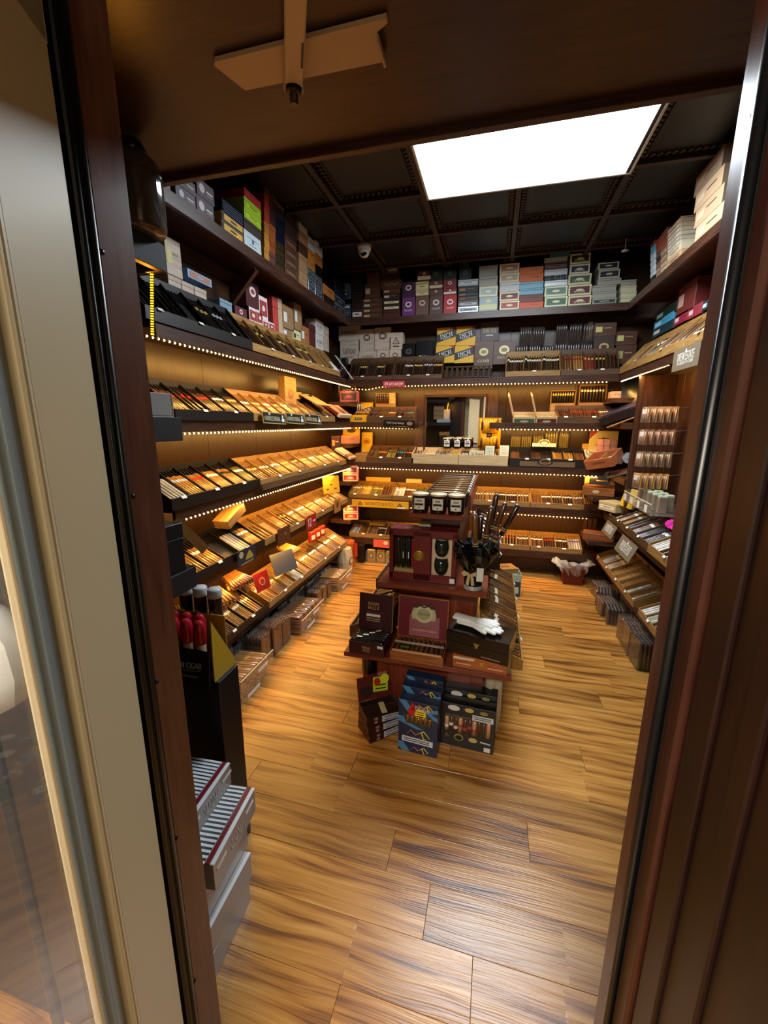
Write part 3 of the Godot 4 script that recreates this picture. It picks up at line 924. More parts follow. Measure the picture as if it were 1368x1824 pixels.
	# ---- rope lights
	rope_light("warm rope light under the upper left wall shelf", [V(-1.545, 1.978, -1.62), V(-1.545, 1.978, -4.4)], 0.034, V(-0.55, -1, 0), 0.44)
	rope_light("warm rope light under the eye level left wall shelf", [V(-1.545, 1.54, -1.8), V(-1.545, 1.54, -4.4)], 0.034, V(-0.55, -1, 0), 0.44)
	rope_light("warm rope light under the middle left wall shelf", [V(-1.545, 1.098, -1.75), V(-1.545, 1.098, -4.4)], 0.034, V(-0.55, -1, 0), 0.44)
	rope_light("added unseen warm rope light under the low left wall shelf", [V(-1.56, 0.68, -1.9), V(-1.56, 0.68, -4.38)], 0.034, V(-0.55, -1, 0), 0.66)  # no strip is seen here; added to brighten the lowest left trays
	rope_light("warm rope light under the upper back shelf above the mirror", [V(-1.54, 1.962, -4.395), V(-1.35, 1.945, -4.395), V(-1.2, 1.972, -4.395), V(-0.6, 1.98, -4.395), V(1, 1.98, -4.395)], 0.034, V(0, -1, -0.5), 0.44)
	rope_light("warm rope light under the eye level back shelf left of the mirror", [V(-1.5, 1.543, -4.395), V(-0.84, 1.541, -4.395)], 0.034, V(0, -1, -0.5), 0.44)
	rope_light("warm rope light under the eye level back shelf right of the mirror", [V(0.03, 1.54, -4.395), V(0.97, 1.54, -4.395)], 0.034, V(0, -1, -0.5), 0.44)
	rope_light("warm rope light under the middle back shelf", [V(-1.48, 1.1, -4.395), V(1, 1.098, -4.395)], 0.034, V(0, -1, -0.5), 0.44)
	rope_light("warm rope light under the low back shelf", [V(-0.9, 0.674, -4.395), V(0.96, 0.668, -4.395)], 0.034, V(0, -1, -0.5), 0.44)
	rope_light("warm rope light under the upper right wall shelf", [V(1.095, 1.98, -4.36), V(1.095, 1.985, -3.25)], 0.034, V(0.55, -1, 0), 0.44)
	var am := thing("amber_strip", "bright amber light strip hanging down below the door wall shelf", "light strip")
	part(am, "tape", bx(0.012, 0.165, 0.003), col("5a3a10", 0.4), at(-0.913, 1.915, -1.0, 0, 0, -7))
	var ams := begin()
	for k in 26: add_box(ams, V(0.011, 0.0042, 0.004), at(-0.903 - 0.0008 * k, 1.995 - 0.0064 * k, -1.0, 0, 0, -7), 0.001)
	part(am, "lamps", done(ams), glow("ffa818", 7.0)).set_meta("kind", "stuff")
	var aml := AreaLight3D.new()
	aml.name = "amber_light"
	aml.transform = Transform3D(Basis.looking_at(V(0.35, 0, 1), Vector3.UP), V(-0.912, 1.915, -0.992))
	aml.area_size = P(0.012, 0.16)
	aml.area_normalize_energy = true
	aml.light_color = Color("ffa030")
	aml.light_energy = 0.06
	aml.area_range = 8.0
	aml.shadow_enabled = true
	am.add_child(aml)

func build_trays() -> void:

	# ---- trays on the left wall
	tray("black slotted cigar tray at the near end of the upper left shelf", V(-1.53, 2.05, -2.054), 90, 0.851, 0.27, 48, 0.06, "black", ["k3-", "k3-", "-", "k4g", "k4s", "k2-"], "")
	tray("cedar slotted tray of dark cigars beside the black tray on the upper left shelf", V(-1.53, 2.05, -2.872), 90, 0.78, 0.27, 48, 0.05, "cedar", ["m3-", "m3g", "m3-", "m4g", "m3-"], "")
	tray("cedar slotted tray next to the leaning white panel on the upper left shelf", V(-1.53, 2.05, -3.657), 90, 0.784, 0.27, 48, 0.05, "cedar", ["b5g", "m4g", "-", "n2-", "m2-", "-"], "")
	tray("black slotted cigar tray at the near end of the eye level left shelf", V(-1.52, 1.608, -2.082), 90, 0.69, 0.27, 36, 0.055, "black", ["b6r", "m3r", "b5r", "m6s", "b5g"], "")
	tray("cedar slotted tray above the three black signs on the left wall", V(-1.52, 1.608, -2.77), 90, 0.682, 0.27, 36, 0.05, "cedar", ["n7w", "n7g", "g7w", "n7g", "g6w"], "")
	tray("cedar slotted tray at the far end of the eye level left shelf", V(-1.52, 1.608, -3.488), 90, 0.747, 0.27, 36, 0.05, "cedar", ["b4-", "n3-", "b3-", "m3-", "b3-"], "")
	tray("black slotted cigar tray at the near end of the middle left shelf", V(-1.51, 1.17, -2.042), 90, 0.802, 0.27, 30, 0.06, "black", ["w5-", "g6s", "g7r", "g7w", "g6k", "o7w"], "middle shelf black tray")
	tray("cedar slotted tray over the plain brown board on the middle left shelf", V(-1.51, 1.17, -2.852), 90, 0.813, 0.27, 30, 0.05, "cedar", ["n5g", "g4w", "g5w", "g6g", "n4g"], "")
	tray("cedar slotted tray of golden cigars at the far end of the middle left shelf", V(-1.51, 1.17, -3.699), 90, 0.874, 0.27, 30, 0.05, "cedar", ["g6g", "g6w", "g6g", "g6w", "g6g"], "")
	tray("black slotted cigar tray at the near end of the low left shelf", V(-1.5, 0.755, -2.076), 90, 0.724, 0.27, 27, 0.055, "black", ["g6-", "g6w", "-", "w5-", "g7w"], "low shelf black tray")
	tray("cedar slotted tray beside the block of cedar dividers on the low left shelf", V(-1.5, 0.755, -2.783), 90, 0.684, 0.27, 27, 0.05, "cedar", ["g3-", "-", "g7-", "n3g", "g7w"], "")
	tray("cedar slotted tray under the yellow card on the low left shelf", V(-1.5, 0.755, -3.627), 90, 0.998, 0.27, 27, 0.05, "cedar", ["g7w", "g7g", "g7w", "g7g", "g6-"], "")
	tray("black slotted cigar tray at the near end of the lowest left shelf", V(-1.49, 0.29, -2.057), 90, 0.629, 0.27, 27, 0.05, "black", ["w6-", "g6r", "n6w", "g6w", "g6w", "g4w"], "lowest shelf black tray")
	tray("cedar slotted tray in front of the red card on the lowest left shelf", V(-1.49, 0.29, -2.797), 90, 0.723, 0.27, 27, 0.05, "cedar", ["g6w", "n6s", "g7w", "w6-", "g7s"], "red-card cedar tray")
	tray("cedar slotted tray at the far end of the lowest left shelf", V(-1.49, 0.29, -3.62), 90, 0.917, 0.27, 27, 0.05, "cedar", ["g6w", "n7w", "g6s", "n6w", "g6w"], "")

	# ---- trays on the back wall
	tray("brown tray of dark cigars by the pale cartons on the upper back shelf", V(-1.323, 2.05, -4.405), 0, 0.492, 0.26, 52, 0.04, "brown", ["m4-", "m4g", "m3-", "m5g", "m5-"], "")
	tray("brown tray of dark cigars beside the empty slatted rack on the upper back shelf", V(-0.815, 2.05, -4.405), 0, 0.516, 0.26, 52, 0.04, "brown", ["m4-", "m5w", "m5g", "m4s", "m5g"], "")
	tray("gold tray of thick banded cigars under the standing cigar bundles", V(0.321, 2.05, -4.405), 0, 0.506, 0.26, 52, 0.05, "gold", ["m8w", "m8w", "m8w"], "")
	tray("brown tray with bright red cigars on the upper back shelf", V(0.83, 2.05, -4.405), 0, 0.501, 0.26, 52, 0.05, "brown", ["n4m", "g4r", "r3g", "m3g", "m3-"], "")
	tray("brown tray over the black script sign on the left half of the back wall", V(-1.106, 1.608, -4.405), 0, 0.519, 0.26, 25, 0.06, "brown", ["m5v", "b6n", "b6g", "m5v", "b6t"], "")
	tray("wide tray of banded cigars on the right half of the eye level back shelf", V(0.837, 1.608, -4.405), 0, 0.505, 0.26, 26, 0.06, "brown", ["b6k", "b6r", "b6r", "n6w"], "")
	tray("brown tray of cigars with orange and teal bands left of the mirror", V(-1.105, 1.17, -4.405), 0, 0.537, 0.26, 26, 0.06, "brown", ["b5n", "b6o", "o5k", "m4t", "m5o"], "")
	tray("pale wood tray with a plain front below the candles", V(-0.605, 1.17, -4.405), 0, 0.501, 0.24, 14, 0.105, "pale", ["n4-", "-", "b4-", "-"], "", true, false)
	tray("pale wood tray with a plain front below the gold satin box", V(-0.1, 1.17, -4.405), 0, 0.5, 0.24, 14, 0.105, "pale", ["-", "n4-", "-", "b4-"], "", true, false)
	tray("golden wood tray above the yellow banner on the low back shelf", V(-1.333, 0.755, -4.405), 0, 0.513, 0.26, 27, 0.05, "gold", ["g5w", "y8y", "o6g", "b4-"], "")
	tray("golden wood tray of white wrapped cigars behind the jar candles", V(-0.756, 0.755, -4.405), 0, 0.622, 0.26, 27, 0.05, "gold", ["w6w", "n6w", "b5n", "m5g", "b5-"], "")
	tray("golden wood tray with six slots on the low back shelf", V(0.038, 0.755, -4.405), 0, 0.716, 0.26, 25, 0.05, "cedar", ["b5w", "b4w", "n4w", "m5w", "m5w", "b4w"], "")
	tray("golden wood tray with five slots beside the dark open box", V(0.665, 0.755, -4.405), 0, 0.523, 0.26, 25, 0.05, "cedar", ["n5-", "b5w", "m4w", "m4w", "b4s"], "")
	tray("golden wood tray over the coral card on the lowest back shelf", V(-1.317, 0.29, -4.405), 0, 0.536, 0.26, 23, 0.05, "cedar", ["w5r", "n5-", "n3-", "m4w", "m4-"], "")
	tray("golden wood tray on the lowest back shelf behind the red gift box", V(-0.786, 0.29, -4.405), 0, 0.51, 0.26, 23, 0.05, "cedar", ["b4-", "b5-", "b5w", "b4-", "b4g"], "")
	tray("golden wood tray with a red crested pack on the lowest back shelf", V(0.169, 0.29, -4.405), 0, 0.525, 0.26, 23, 0.05, "cedar", ["b4-", "b4s", "k4r", "b5w"], "")
	tray("golden wood tray with tall white tubes on the lowest back shelf", V(0.69, 0.29, -4.405), 0, 0.501, 0.26, 23, 0.05, "cedar", ["b5w", "m5r", "m5w", "w5v"], "")

	# ---- trays on the right wall
	tray("cedar slotted tray at the far end of the upper right shelf", V(1.08, 2.05, -3.701), -90, 1.389, 0.27, 45, 0.06, "cedar", ["g3-", "b3-", "m4w", "b3-", "n3-"], "")
	tray("cedar slotted tray of white wrapped cigars on the upper right shelf", V(1.08, 2.05, -2.759), -90, 0.489, 0.27, 45, 0.06, "cedar", ["w3-", "w4-", "b3-", "w4-", "w3-"], "")
	tray("pale slotted tray of golden wrapped cigars beside the yellow book", V(1.045, 0.755, -3.797), -90, 0.468, 0.29, 25, 0.06, "brown", ["-", "o2-", "g5w", "g6w"], "pale yellow-book tray")
	tray("dark slotted tray with the two bright price bursts", V(1.045, 0.755, -3.295), -90, 0.53, 0.29, 25, 0.06, "brown", ["m5-", "n5w", "k6-", "m5s"], "dark price-burst tray")
	tray("cedar slotted tray of white wrapped cigars nearest the doorway on the low right shelf", V(1.045, 0.755, -2.756), -90, 0.543, 0.29, 25, 0.06, "cedar", ["w6-", "m5-", "w5-"], "cedar tray nearest the doorway")
	tray("cedar slotted tray of golden cigars at the far end of the lowest right shelf", V(1.05, 0.29, -3.992), -90, 0.601, 0.29, 25, 0.05, "cedar", ["-", "g5g", "g6g", "-"], "")
	tray("nearly empty cedar slotted tray on the lowest right shelf", V(1.05, 0.29, -3.421), -90, 0.534, 0.29, 25, 0.05, "cedar", ["-", "-", "w2-", "w1-"], "")
	tray("cedar slotted tray of wrapped cigars at the near end of the lowest right shelf", V(1.05, 0.29, -2.858), -90, 0.366, 0.29, 25, 0.05, "cedar", ["w4-", "w4-", "m4-"], "")

func stack_back_storage() -> void:

	# ---- boxes stacked on the high storage shelf of the back wall
	carton("cigar_box", "glossy dark box, bottom of corner stack on the back storage shelf", V(-1.612, 2.665, -4.52), 0, V(0.142, 0.056, 0.2), "strip", "smoke", "#20242a", "#9aa4aa", "")
	carton("cigar_box", "grey-black wrapped box, second of corner stack on the back storage shelf", V(-1.611, 2.722, -4.52), 0, V(0.142, 0.047, 0.2), "plain", "smoke", "#e8e0c8", "#8c7a50", "")
	carton("cigar_box", "smoky wrapped box, third of corner stack on the back storage shelf", V(-1.61, 2.77, -4.52), 0, V(0.142, 0.047, 0.2), "strip", "smoke", "#cfd6d8", "#30363c", "")
	carton("cigar_box", "matt black box, fourth of corner stack on the back storage shelf", V(-1.609, 2.818, -4.52), 0, V(0.141, 0.047, 0.2), "plain", "black", "#e8e0c8", "#8c7a50", "")
	carton("cigar_box", "dark cellophane-wrapped box, fifth of corner stack on the back storage shelf", V(-1.608, 2.866, -4.52), 0, V(0.141, 0.106, 0.2), "strip", "smoke", "#343a42", "#cfd6d8", "")
	carton("cigar_box", "shiny wrapped box, topmost of corner stack on the back storage shelf", V(-1.607, 2.972, -4.52), 0, V(0.14, 0.046, 0.2), "plain", "smoke", "#e8e0c8", "#8c7a50", "")
	carton("cigar_box", "maroon white-edged box, bottom of tall thin dark pile", V(-1.469, 2.665, -4.52), 0, V(0.117, 0.104, 0.2), "strip", "#43201d", "#d8d4cc", "#43201d", "")
	carton("cigar_box", "dark brown box, second of tall thin dark pile", V(-1.468, 2.77, -4.52), 0, V(0.116, 0.08, 0.2), "plain", "#2c1914", "#e8e0c8", "#8c7a50", "")
	carton("cigar_box", "thin dark brown box, third of tall thin dark pile", V(-1.468, 2.851, -4.52), 0, V(0.116, 0.031, 0.2), "plain", "#1d1512", "#e8e0c8", "#8c7a50", "")
	carton("cigar_box", "thin dark umber box, fourth of tall thin dark pile", V(-1.467, 2.883, -4.52), 0, V(0.116, 0.028, 0.2), "plain", "#1d1512", "#e8e0c8", "#8c7a50", "")
	carton("cigar_box", "thin dark sooty box, fifth of tall thin dark pile", V(-1.467, 2.912, -4.52), 0, V(0.115, 0.028, 0.2), "plain", "#1d1512", "#e8e0c8", "#8c7a50", "")
	carton("cigar_box", "thin dark coffee box, sixth of tall thin dark pile", V(-1.467, 2.942, -4.52), 0, V(0.115, 0.028, 0.2), "plain", "#1d1512", "#e8e0c8", "#8c7a50", "")
	carton("cigar_box", "thin dark black-brown box, seventh of tall thin dark pile", V(-1.467, 2.971, -4.52), 0, V(0.115, 0.028, 0.2), "plain", "#1d1512", "#e8e0c8", "#8c7a50", "")
	carton("cigar_box", "thin dark plain box, eighth of tall thin dark pile", V(-1.466, 3, -4.52), 0, V(0.115, 0.028, 0.2), "plain", "#1d1512", "#e8e0c8", "#8c7a50", "")
	carton("cigar_box", "thin dark slim box, ninth of tall thin dark pile", V(-1.466, 3.029, -4.52), 0, V(0.115, 0.028, 0.2), "plain", "#1d1512", "#e8e0c8", "#8c7a50", "")
	carton("cigar_box", "thin dark flat box, tenth of tall thin dark pile", V(-1.466, 3.058, -4.52), 0, V(0.115, 0.028, 0.2), "plain", "#1d1512", "#e8e0c8", "#8c7a50", "")
	carton("cigar_box", "thin dark narrow box, eleventh of tall thin dark pile", V(-1.465, 3.087, -4.52), 0, V(0.114, 0.028, 0.2), "plain", "#1d1512", "#e8e0c8", "#8c7a50", "")
	carton("cigar_box", "thin dark wooden box, topmost of tall thin dark pile", V(-1.465, 3.116, -4.52), 0, V(0.114, 0.022, 0.2), "plain", "#1d1512", "#e8e0c8", "#8c7a50", "")
	carton("cigar_box", "brown taped box, bottom of brown carton stack", V(-1.303, 2.665, -4.52), 0, V(0.211, 0.05, 0.2), "tag", "brownbox", "#c9ab86", "#8c7a50", "")
	carton("cigar_box", "tan-taped brown box, second of brown carton stack", V(-1.303, 2.716, -4.52), 0, V(0.21, 0.046, 0.2), "tag", "brownbox", "#c9ab86", "#8c7a50", "")
	carton("cigar_box", "brown white-stickered box, third of brown carton stack", V(-1.302, 2.764, -4.52), 0, V(0.21, 0.052, 0.2), "tag", "brownbox", "#b9c4c6", "#8c7a50", "")
	carton("cigar_box", "tape-sealed brown box, fourth of brown carton stack", V(-1.302, 2.817, -4.52), 0, V(0.209, 0.04, 0.2), "tag", "brownbox", "#c9ab86", "#8c7a50", "")
	carton("cigar_box", "deep square brown box, fifth of brown carton stack", V(-1.305, 2.858, -4.52), 0, V(0.162, 0.133, 0.2), "tag", "brownbox", "#c9ab86", "#6a4a34", "")
	carton("cigar_box", "plain squarish brown box, topmost of brown carton stack", V(-1.292, 2.992, -4.52), 0, V(0.135, 0.108, 0.2), "plain", "brownbox", "#e8e0c8", "#8c7a50", "")
	carton("cigar_box", "reddish brown box, bottom of mixed stack left of the purple boxes", V(-1.098, 2.665, -4.52), 0, V(0.18, 0.064, 0.2), "plain", "#4a1f18", "#e8e0c8", "#8c7a50", "")
	carton("cigar_box", "dark cream-labelled box, second of mixed stack left of the purple boxes", V(-1.098, 2.73, -4.52), 0, V(0.179, 0.052, 0.2), "strip", "#2e2018", "#d8d2a8", "#6a6a3a", "")
	carton("cigar_box", "brown pale-labelled box, third of mixed stack left of the purple boxes", V(-1.099, 2.782, -4.52), 0, V(0.179, 0.051, 0.2), "strip", "#2e2018", "#d8d2a8", "#6a6a3a", "")
	carton("cigar_box", "maroon white-tagged box, fourth of mixed stack left of the purple boxes", V(-1.099, 2.835, -4.52), 0, V(0.178, 0.051, 0.2), "tag", "#3a2119", "#c6ccd0", "#8c7a50", "")
	carton("cigar_box", "small brown tan-tagged box, fifth of mixed stack left of the purple boxes", V(-1.1, 2.887, -4.52), 0, V(0.178, 0.045, 0.2), "tag", "brownbox", "#c9ab86", "#8c7a50", "")
	carton("cigar_box", "wide brown lettered box, sixth of mixed stack left of the purple boxes", V(-1.104, 2.933, -4.52), 0, V(0.222, 0.079, 0.2), "letters", "brownbox", "#8a6a50", "#a08468", "W")
	carton("cigar_box", "dark maroon box, seventh of mixed stack left of the purple boxes", V(-1.117, 3.013, -4.52), 0, V(0.196, 0.061, 0.2), "plain", "#2b1513", "#e8e0c8", "#8c7a50", "")
	carton("cigar_box", "grey white-labelled box, topmost of mixed stack left of the purple boxes", V(-1.117, 3.075, -4.52), 0, V(0.17, 0.106, 0.2), "strip", "#5c5a58", "#d8d8d4", "#555555", "")
	carton("cigar_box", "tall purple box, bottom of purple pair", V(-0.92, 2.665, -4.52), 0, V(0.132, 0.176, 0.2), "emblem", "#6b2d6e", "#e4e0d6", "#3a2a50", "NATURAL")
	carton("cigar_box", "dark plum box, topmost of purple pair", V(-0.923, 2.842, -4.52), 0, V(0.131, 0.14, 0.2), "emblem", "#41203c", "#e4e0d6", "#5a2a50", "")
	carton("cigar_box", "tall brown box, bottom of stack beside the purple pair", V(-0.78, 2.665, -4.52), 0, V(0.132, 0.182, 0.2), "emblem", "#6a4a40", "#c8b8a0", "#6a4a40", "")
	carton("cigar_box", "narrow cream box, second of stack beside the purple pair", V(-0.783, 2.848, -4.52), 0, V(0.131, 0.042, 0.2), "strip", "#cfc48e", "#e6dcb0", "#7a6a3a", "")
	carton("cigar_box", "cream yellow box, third of stack beside the purple pair", V(-0.785, 2.891, -4.52), 0, V(0.131, 0.085, 0.2), "strip", "#cfc48e", "#e6dcb0", "#7a6a3a", "")
	carton("cigar_box", "brown cream-banded box, topmost of stack beside the purple pair", V(-0.767, 2.978, -4.52), 0, V(0.134, 0.097, 0.2), "band", "#52322c", "#d8cfa8", "#b8a088", "")
	carton("cigar_box", "tall chocolate brown box, bottom of stack between cream and red boxes", V(-0.64, 2.665, -4.52), 0, V(0.132, 0.178, 0.2), "emblem", "#5a3f39", "#e0dccf", "#5a3f39", "CHOCOLATE")
	carton("cigar_box", "low chocolate brown box, second of stack between cream and red boxes", V(-0.644, 2.844, -4.52), 0, V(0.132, 0.052, 0.2), "emblem", "#5a3f39", "#e0dccf", "#5a3f39", "")
	carton("cigar_box", "reddish brown cream-banded box, third of stack between cream and red boxes", V(-0.646, 2.897, -4.52), 0, V(0.131, 0.077, 0.2), "band", "#5c332f", "#d8cfa8", "#b8a088", "")
	carton("cigar_box", "dark green box, topmost of stack between cream and red boxes", V(-0.649, 2.975, -4.52), 0, V(0.131, 0.094, 0.2), "emblem", "#12241a", "#4a6a52", "#1c3a28", "")
	carton("cigar_box", "tall bright red box, bottom of red stack", V(-0.501, 2.665, -4.52), 0, V(0.126, 0.171, 0.2), "emblem", "#b0272f", "#f0e6e0", "#b0272f", "CHERRY")
	carton("cigar_box", "low red white-banded box, second of red stack", V(-0.506, 2.837, -4.52), 0, V(0.126, 0.055, 0.2), "band", "#8f2a2c", "#e8e0d8", "#e8e0d8", "")
	carton("cigar_box", "dull red box, third of red stack", V(-0.509, 2.893, -4.52), 0, V(0.125, 0.081, 0.2), "emblem", "#7c2a2c", "#e8e0d8", "#7c2a2c", "")
	carton("cigar_box", "blackish green box, topmost of red stack", V(-0.512, 2.974, -4.52), 0, V(0.125, 0.082, 0.2), "emblem", "#12241a", "#4a6a52", "#1c3a28", "")
	carton("cigar_box", "silvery blue box, bottom of silver and navy stack", V(-0.323, 2.665, -4.52), 0, V(0.193, 0.053, 0.2), "strip", "silver", "#8fa0a8", "#303a44", "")
	carton("cigar_box", "brown-silver box, second of silver and navy stack", V(-0.326, 2.719, -4.52), 0, V(0.192, 0.053, 0.2), "strip", "#6a6260", "#b8bcc0", "#404040", "")
	carton("cigar_box", "dark brown box, third of silver and navy stack", V(-0.328, 2.772, -4.52), 0, V(0.192, 0.04, 0.2), "tag", "#33241f", "#8a5a3a", "#8c7a50", "")
	carton("cigar_box", "thin teal-black box, fourth of silver and navy stack", V(-0.33, 2.813, -4.52), 0, V(0.192, 0.03, 0.2), "tag", "#13252c", "#b08050", "#8c7a50", "")
	carton("cigar_box", "navy box, fifth of silver and navy stack", V(-0.332, 2.844, -4.52), 0, V(0.191, 0.058, 0.2), "tag", "#15202e", "#a07850", "#8c7a50", "")
	carton("cigar_box", "shiny pale box, sixth of silver and navy stack", V(-0.334, 2.904, -4.52), 0, V(0.191, 0.057, 0.2), "strip", "#b8c4cc", "#d8e0e4", "#6a7480", "")
	carton("cigar_box", "dark green crested box, seventh of silver and navy stack", V(-0.364, 2.962, -4.52), 0, V(0.115, 0.097, 0.2), "emblem", "#10241a", "#4a6e56", "#1a3a28", "")
	carton("cigar_box", "deep green crested box, topmost of silver and navy stack", V(-0.374, 3.059, -4.52), 0, V(0.095, 0.096, 0.2), "emblem", "#10241a", "#4a6e56", "#1a3a28", "")
	carton("cigar_box", "pale blue and cream box, bottom of pale floral stack", V(-0.132, 2.665, -4.52), 0, V(0.173, 0.128, 0.2), "band", "#a7bcc2", "#d8d6a0", "#d8d6a0", "")
	carton("cigar_box", "cream framed box, second of pale floral stack", V(-0.138, 2.794, -4.52), 0, V(0.172, 0.092, 0.2), "framed", "ornate", "#e8e6d4", "#b9c4b8", "")
	carton("cigar_box", "black and white floral box, third of pale floral stack", V(-0.144, 2.887, -4.52), 0, V(0.171, 0.089, 0.2), "plain", "floral", "#e8e0c8", "#8c7a50", "")
	carton("cigar_box", "grey-green wrapped box, topmost of pale floral stack", V(-0.149, 2.976, -4.52), 0, V(0.17, 0.092, 0.2), "plain", "#9aa29c", "#e8e0c8", "#8c7a50", "")
	carton("cigar_box", "cream red-framed box, bottom of cream framed stack", V(0.065, 2.665, -4.52), 0, V(0.181, 0.078, 0.2), "framed", "#c8b48c", "#ecdfc0", "#a84a38", "")
	carton("cigar_box", "lower cream box, second of cream framed stack", V(0.06, 2.744, -4.52), 0, V(0.181, 0.08, 0.2), "framed", "#c8b48c", "#ecdfc0", "#7a3a30", "")
	carton("cigar_box", "white envelope-wrapped box, third of cream framed stack", V(0.055, 2.825, -4.52), 0, V(0.18, 0.083, 0.2), "plain", "#cfd6d8", "#e8e0c8", "#8c7a50", "")
	carton("cigar_box", "upper cream box, fourth of cream framed stack", V(0.049, 2.908, -4.52), 0, V(0.179, 0.079, 0.2), "framed", "#c0b08c", "#ecdfc0", "#b8b096", "")
	carton("cigar_box", "peach framed box, fifth of cream framed stack", V(0.044, 2.988, -4.52), 0, V(0.178, 0.081, 0.2), "framed", "#c8b090", "#ecd4bc", "#a09070", "")
	carton("cigar_box", "thin black box, sixth of cream framed stack", V(0.051, 3.07, -4.52), 0, V(0.157, 0.055, 0.2), "tag", "black", "#40484a", "#8a9090", "")
	carton("cigar_box", "black silver-printed box, topmost of cream framed stack", V(0.049, 3.127, -4.52), 0, V(0.155, 0.059, 0.2), "tag", "black", "#40484a", "#8a9090", "")
	carton("cigar_box", "bright orange-red box, bottom of orange and blue stack", V(0.265, 2.665, -4.52), 0, V(0.215, 0.057, 0.2), "tag", "#cf5426", "#cf5426", "#8a2a10", "")
	carton("cigar_box", "brown box, second of orange and blue stack", V(0.26, 2.723, -4.52), 0, V(0.215, 0.063, 0.2), "tag", "#6e3624", "#6e3624", "#3a1a10", "")
	carton("cigar_box", "light blue box, third of orange and blue stack", V(0.256, 2.788, -4.52), 0, V(0.214, 0.052, 0.2), "plain", "#7fb4cc", "#e8e0c8", "#8c7a50", "")
	carton("cigar_box", "sky blue box, fourth of orange and blue stack", V(0.252, 2.841, -4.52), 0, V(0.213, 0.056, 0.2), "plain", "#86bcd2", "#e8e0c8", "#8c7a50", "")
	carton("cigar_box", "orange box, fifth of orange and blue stack", V(0.247, 2.898, -4.52), 0, V(0.213, 0.065, 0.2), "tag", "#cc6a28", "#cc6a28", "#7a3a10", "")
	carton("cigar_box", "pale orange box, topmost of orange and blue stack", V(0.242, 2.964, -4.52), 0, V(0.212, 0.06, 0.2), "tag", "#cf7030", "#cf7030", "#7a3a10", "")
	carton("cigar_box", "green cream-framed box, bottom of green framed stack", V(0.481, 2.665, -4.52), 0, V(0.2, 0.091, 0.2), "framed", "#b8c49c", "#d8e0bc", "#4a6a50", "")
	carton("cigar_box", "pale green framed box, second of green framed stack", V(0.473, 2.757, -4.52), 0, V(0.2, 0.088, 0.2), "framed", "#b8c49c", "#dfe6cc", "#6a8a78", "")
	carton("cigar_box", "silver wrapped box, third of green framed stack", V(0.467, 2.847, -4.52), 0, V(0.199, 0.046, 0.2), "plain", "silver", "#e8e0c8", "#8c7a50", "")
	carton("cigar_box", "clear-wrapped box, fourth of green framed stack", V(0.463, 2.894, -4.52), 0, V(0.198, 0.043, 0.2), "plain", "smoke", "#e8e0c8", "#8c7a50", "")
	carton("cigar_box", "shiny wrapped box, fifth of green framed stack", V(0.459, 2.937, -4.52), 0, V(0.198, 0.049, 0.2), "plain", "silver", "#e8e0c8", "#8c7a50", "")
	carton("cigar_box", "dark brown wrapped box, sixth of green framed stack", V(0.454, 2.987, -4.52), 0, V(0.197, 0.061, 0.2), "strip", "#4a3832", "#6a5850", "#2a2020", "")
	carton("cigar_box", "plain white box, seventh of green framed stack", V(0.45, 3.048, -4.52), 0, V(0.197, 0.038, 0.2), "plain", "#b4bec0", "#e8e0c8", "#8c7a50", "")
	carton("cigar_box", "teal box, topmost of green framed stack", V(0.481, 3.087, -4.52), 0, V(0.171, 0.052, 0.2), "tag", "#2d7f8e", "#2d7f8e", "#134a56", "")
	carton("cigar_box", "maroon cream-framed box, bottom of maroon and navy framed stack", V(0.685, 2.665, -4.52), 0, V(0.197, 0.084, 0.2), "framed", "#b8b48a", "#d8d4a8", "#6a1f32", "SPECIAL")
	carton("cigar_box", "wine red framed box, second of maroon and navy framed stack", V(0.677, 2.75, -4.52), 0, V(0.196, 0.092, 0.2), "framed", "#b8b48a", "#d8d4a8", "#561e34", "SPECIAL")
	carton("cigar_box", "bottle green framed box, third of maroon and navy framed stack", V(0.668, 2.843, -4.52), 0, V(0.195, 0.088, 0.2), "framed", "#b0b488", "#d8d8ac", "#3f5a40", "SPECIAL")
	carton("cigar_box", "navy framed box, fourth of maroon and navy framed stack", V(0.66, 2.932, -4.52), 0, V(0.169, 0.08, 0.2), "framed", "#a8ac98", "#d4d8c4", "#1c2634", "SPECIAL")
	carton("cigar_box", "black framed box, topmost of maroon and navy framed stack", V(0.656, 3.014, -4.52), 0, V(0.169, 0.086, 0.2), "framed", "#a8a880", "#d4d0a0", "#20242a", "SPECIAL")
	carton("cigar_box", "grey floral box, bottom of grey floral stack", V(0.893, 2.665, -4.52), 0, V(0.2, 0.051, 0.2), "strip", "floral", "#2d3033", "#c9ccc4", "")
	carton("cigar_box", "patterned grey box, second of grey floral stack", V(0.887, 2.717, -4.52), 0, V(0.2, 0.052, 0.2), "plain", "floral", "#e8e0c8", "#8c7a50", "")
	carton("cigar_box", "silvery patterned box, third of grey floral stack", V(0.881, 2.77, -4.52), 0, V(0.199, 0.053, 0.2), "plain", "floral", "#e8e0c8", "#8c7a50", "")
	carton("cigar_box", "patterned clear-wrapped box, fourth of grey floral stack", V(0.916, 2.824, -4.52), 0, V(0.192, 0.05, 0.2), "plain", "floral", "#e8e0c8", "#8c7a50", "")
	carton("cigar_box", "navy floral-framed box, fifth of grey floral stack", V(0.909, 2.875, -4.52), 0, V(0.173, 0.073, 0.2), "framed", "#8f9084", "#b8b8a4", "#1a2230", "")
	carton("cigar_box", "black floral-framed box, topmost of grey floral stack", V(0.896, 2.949, -4.52), 0, V(0.171, 0.059, 0.2), "framed", "#8f9084", "#b8b8a4", "#14181e", "")
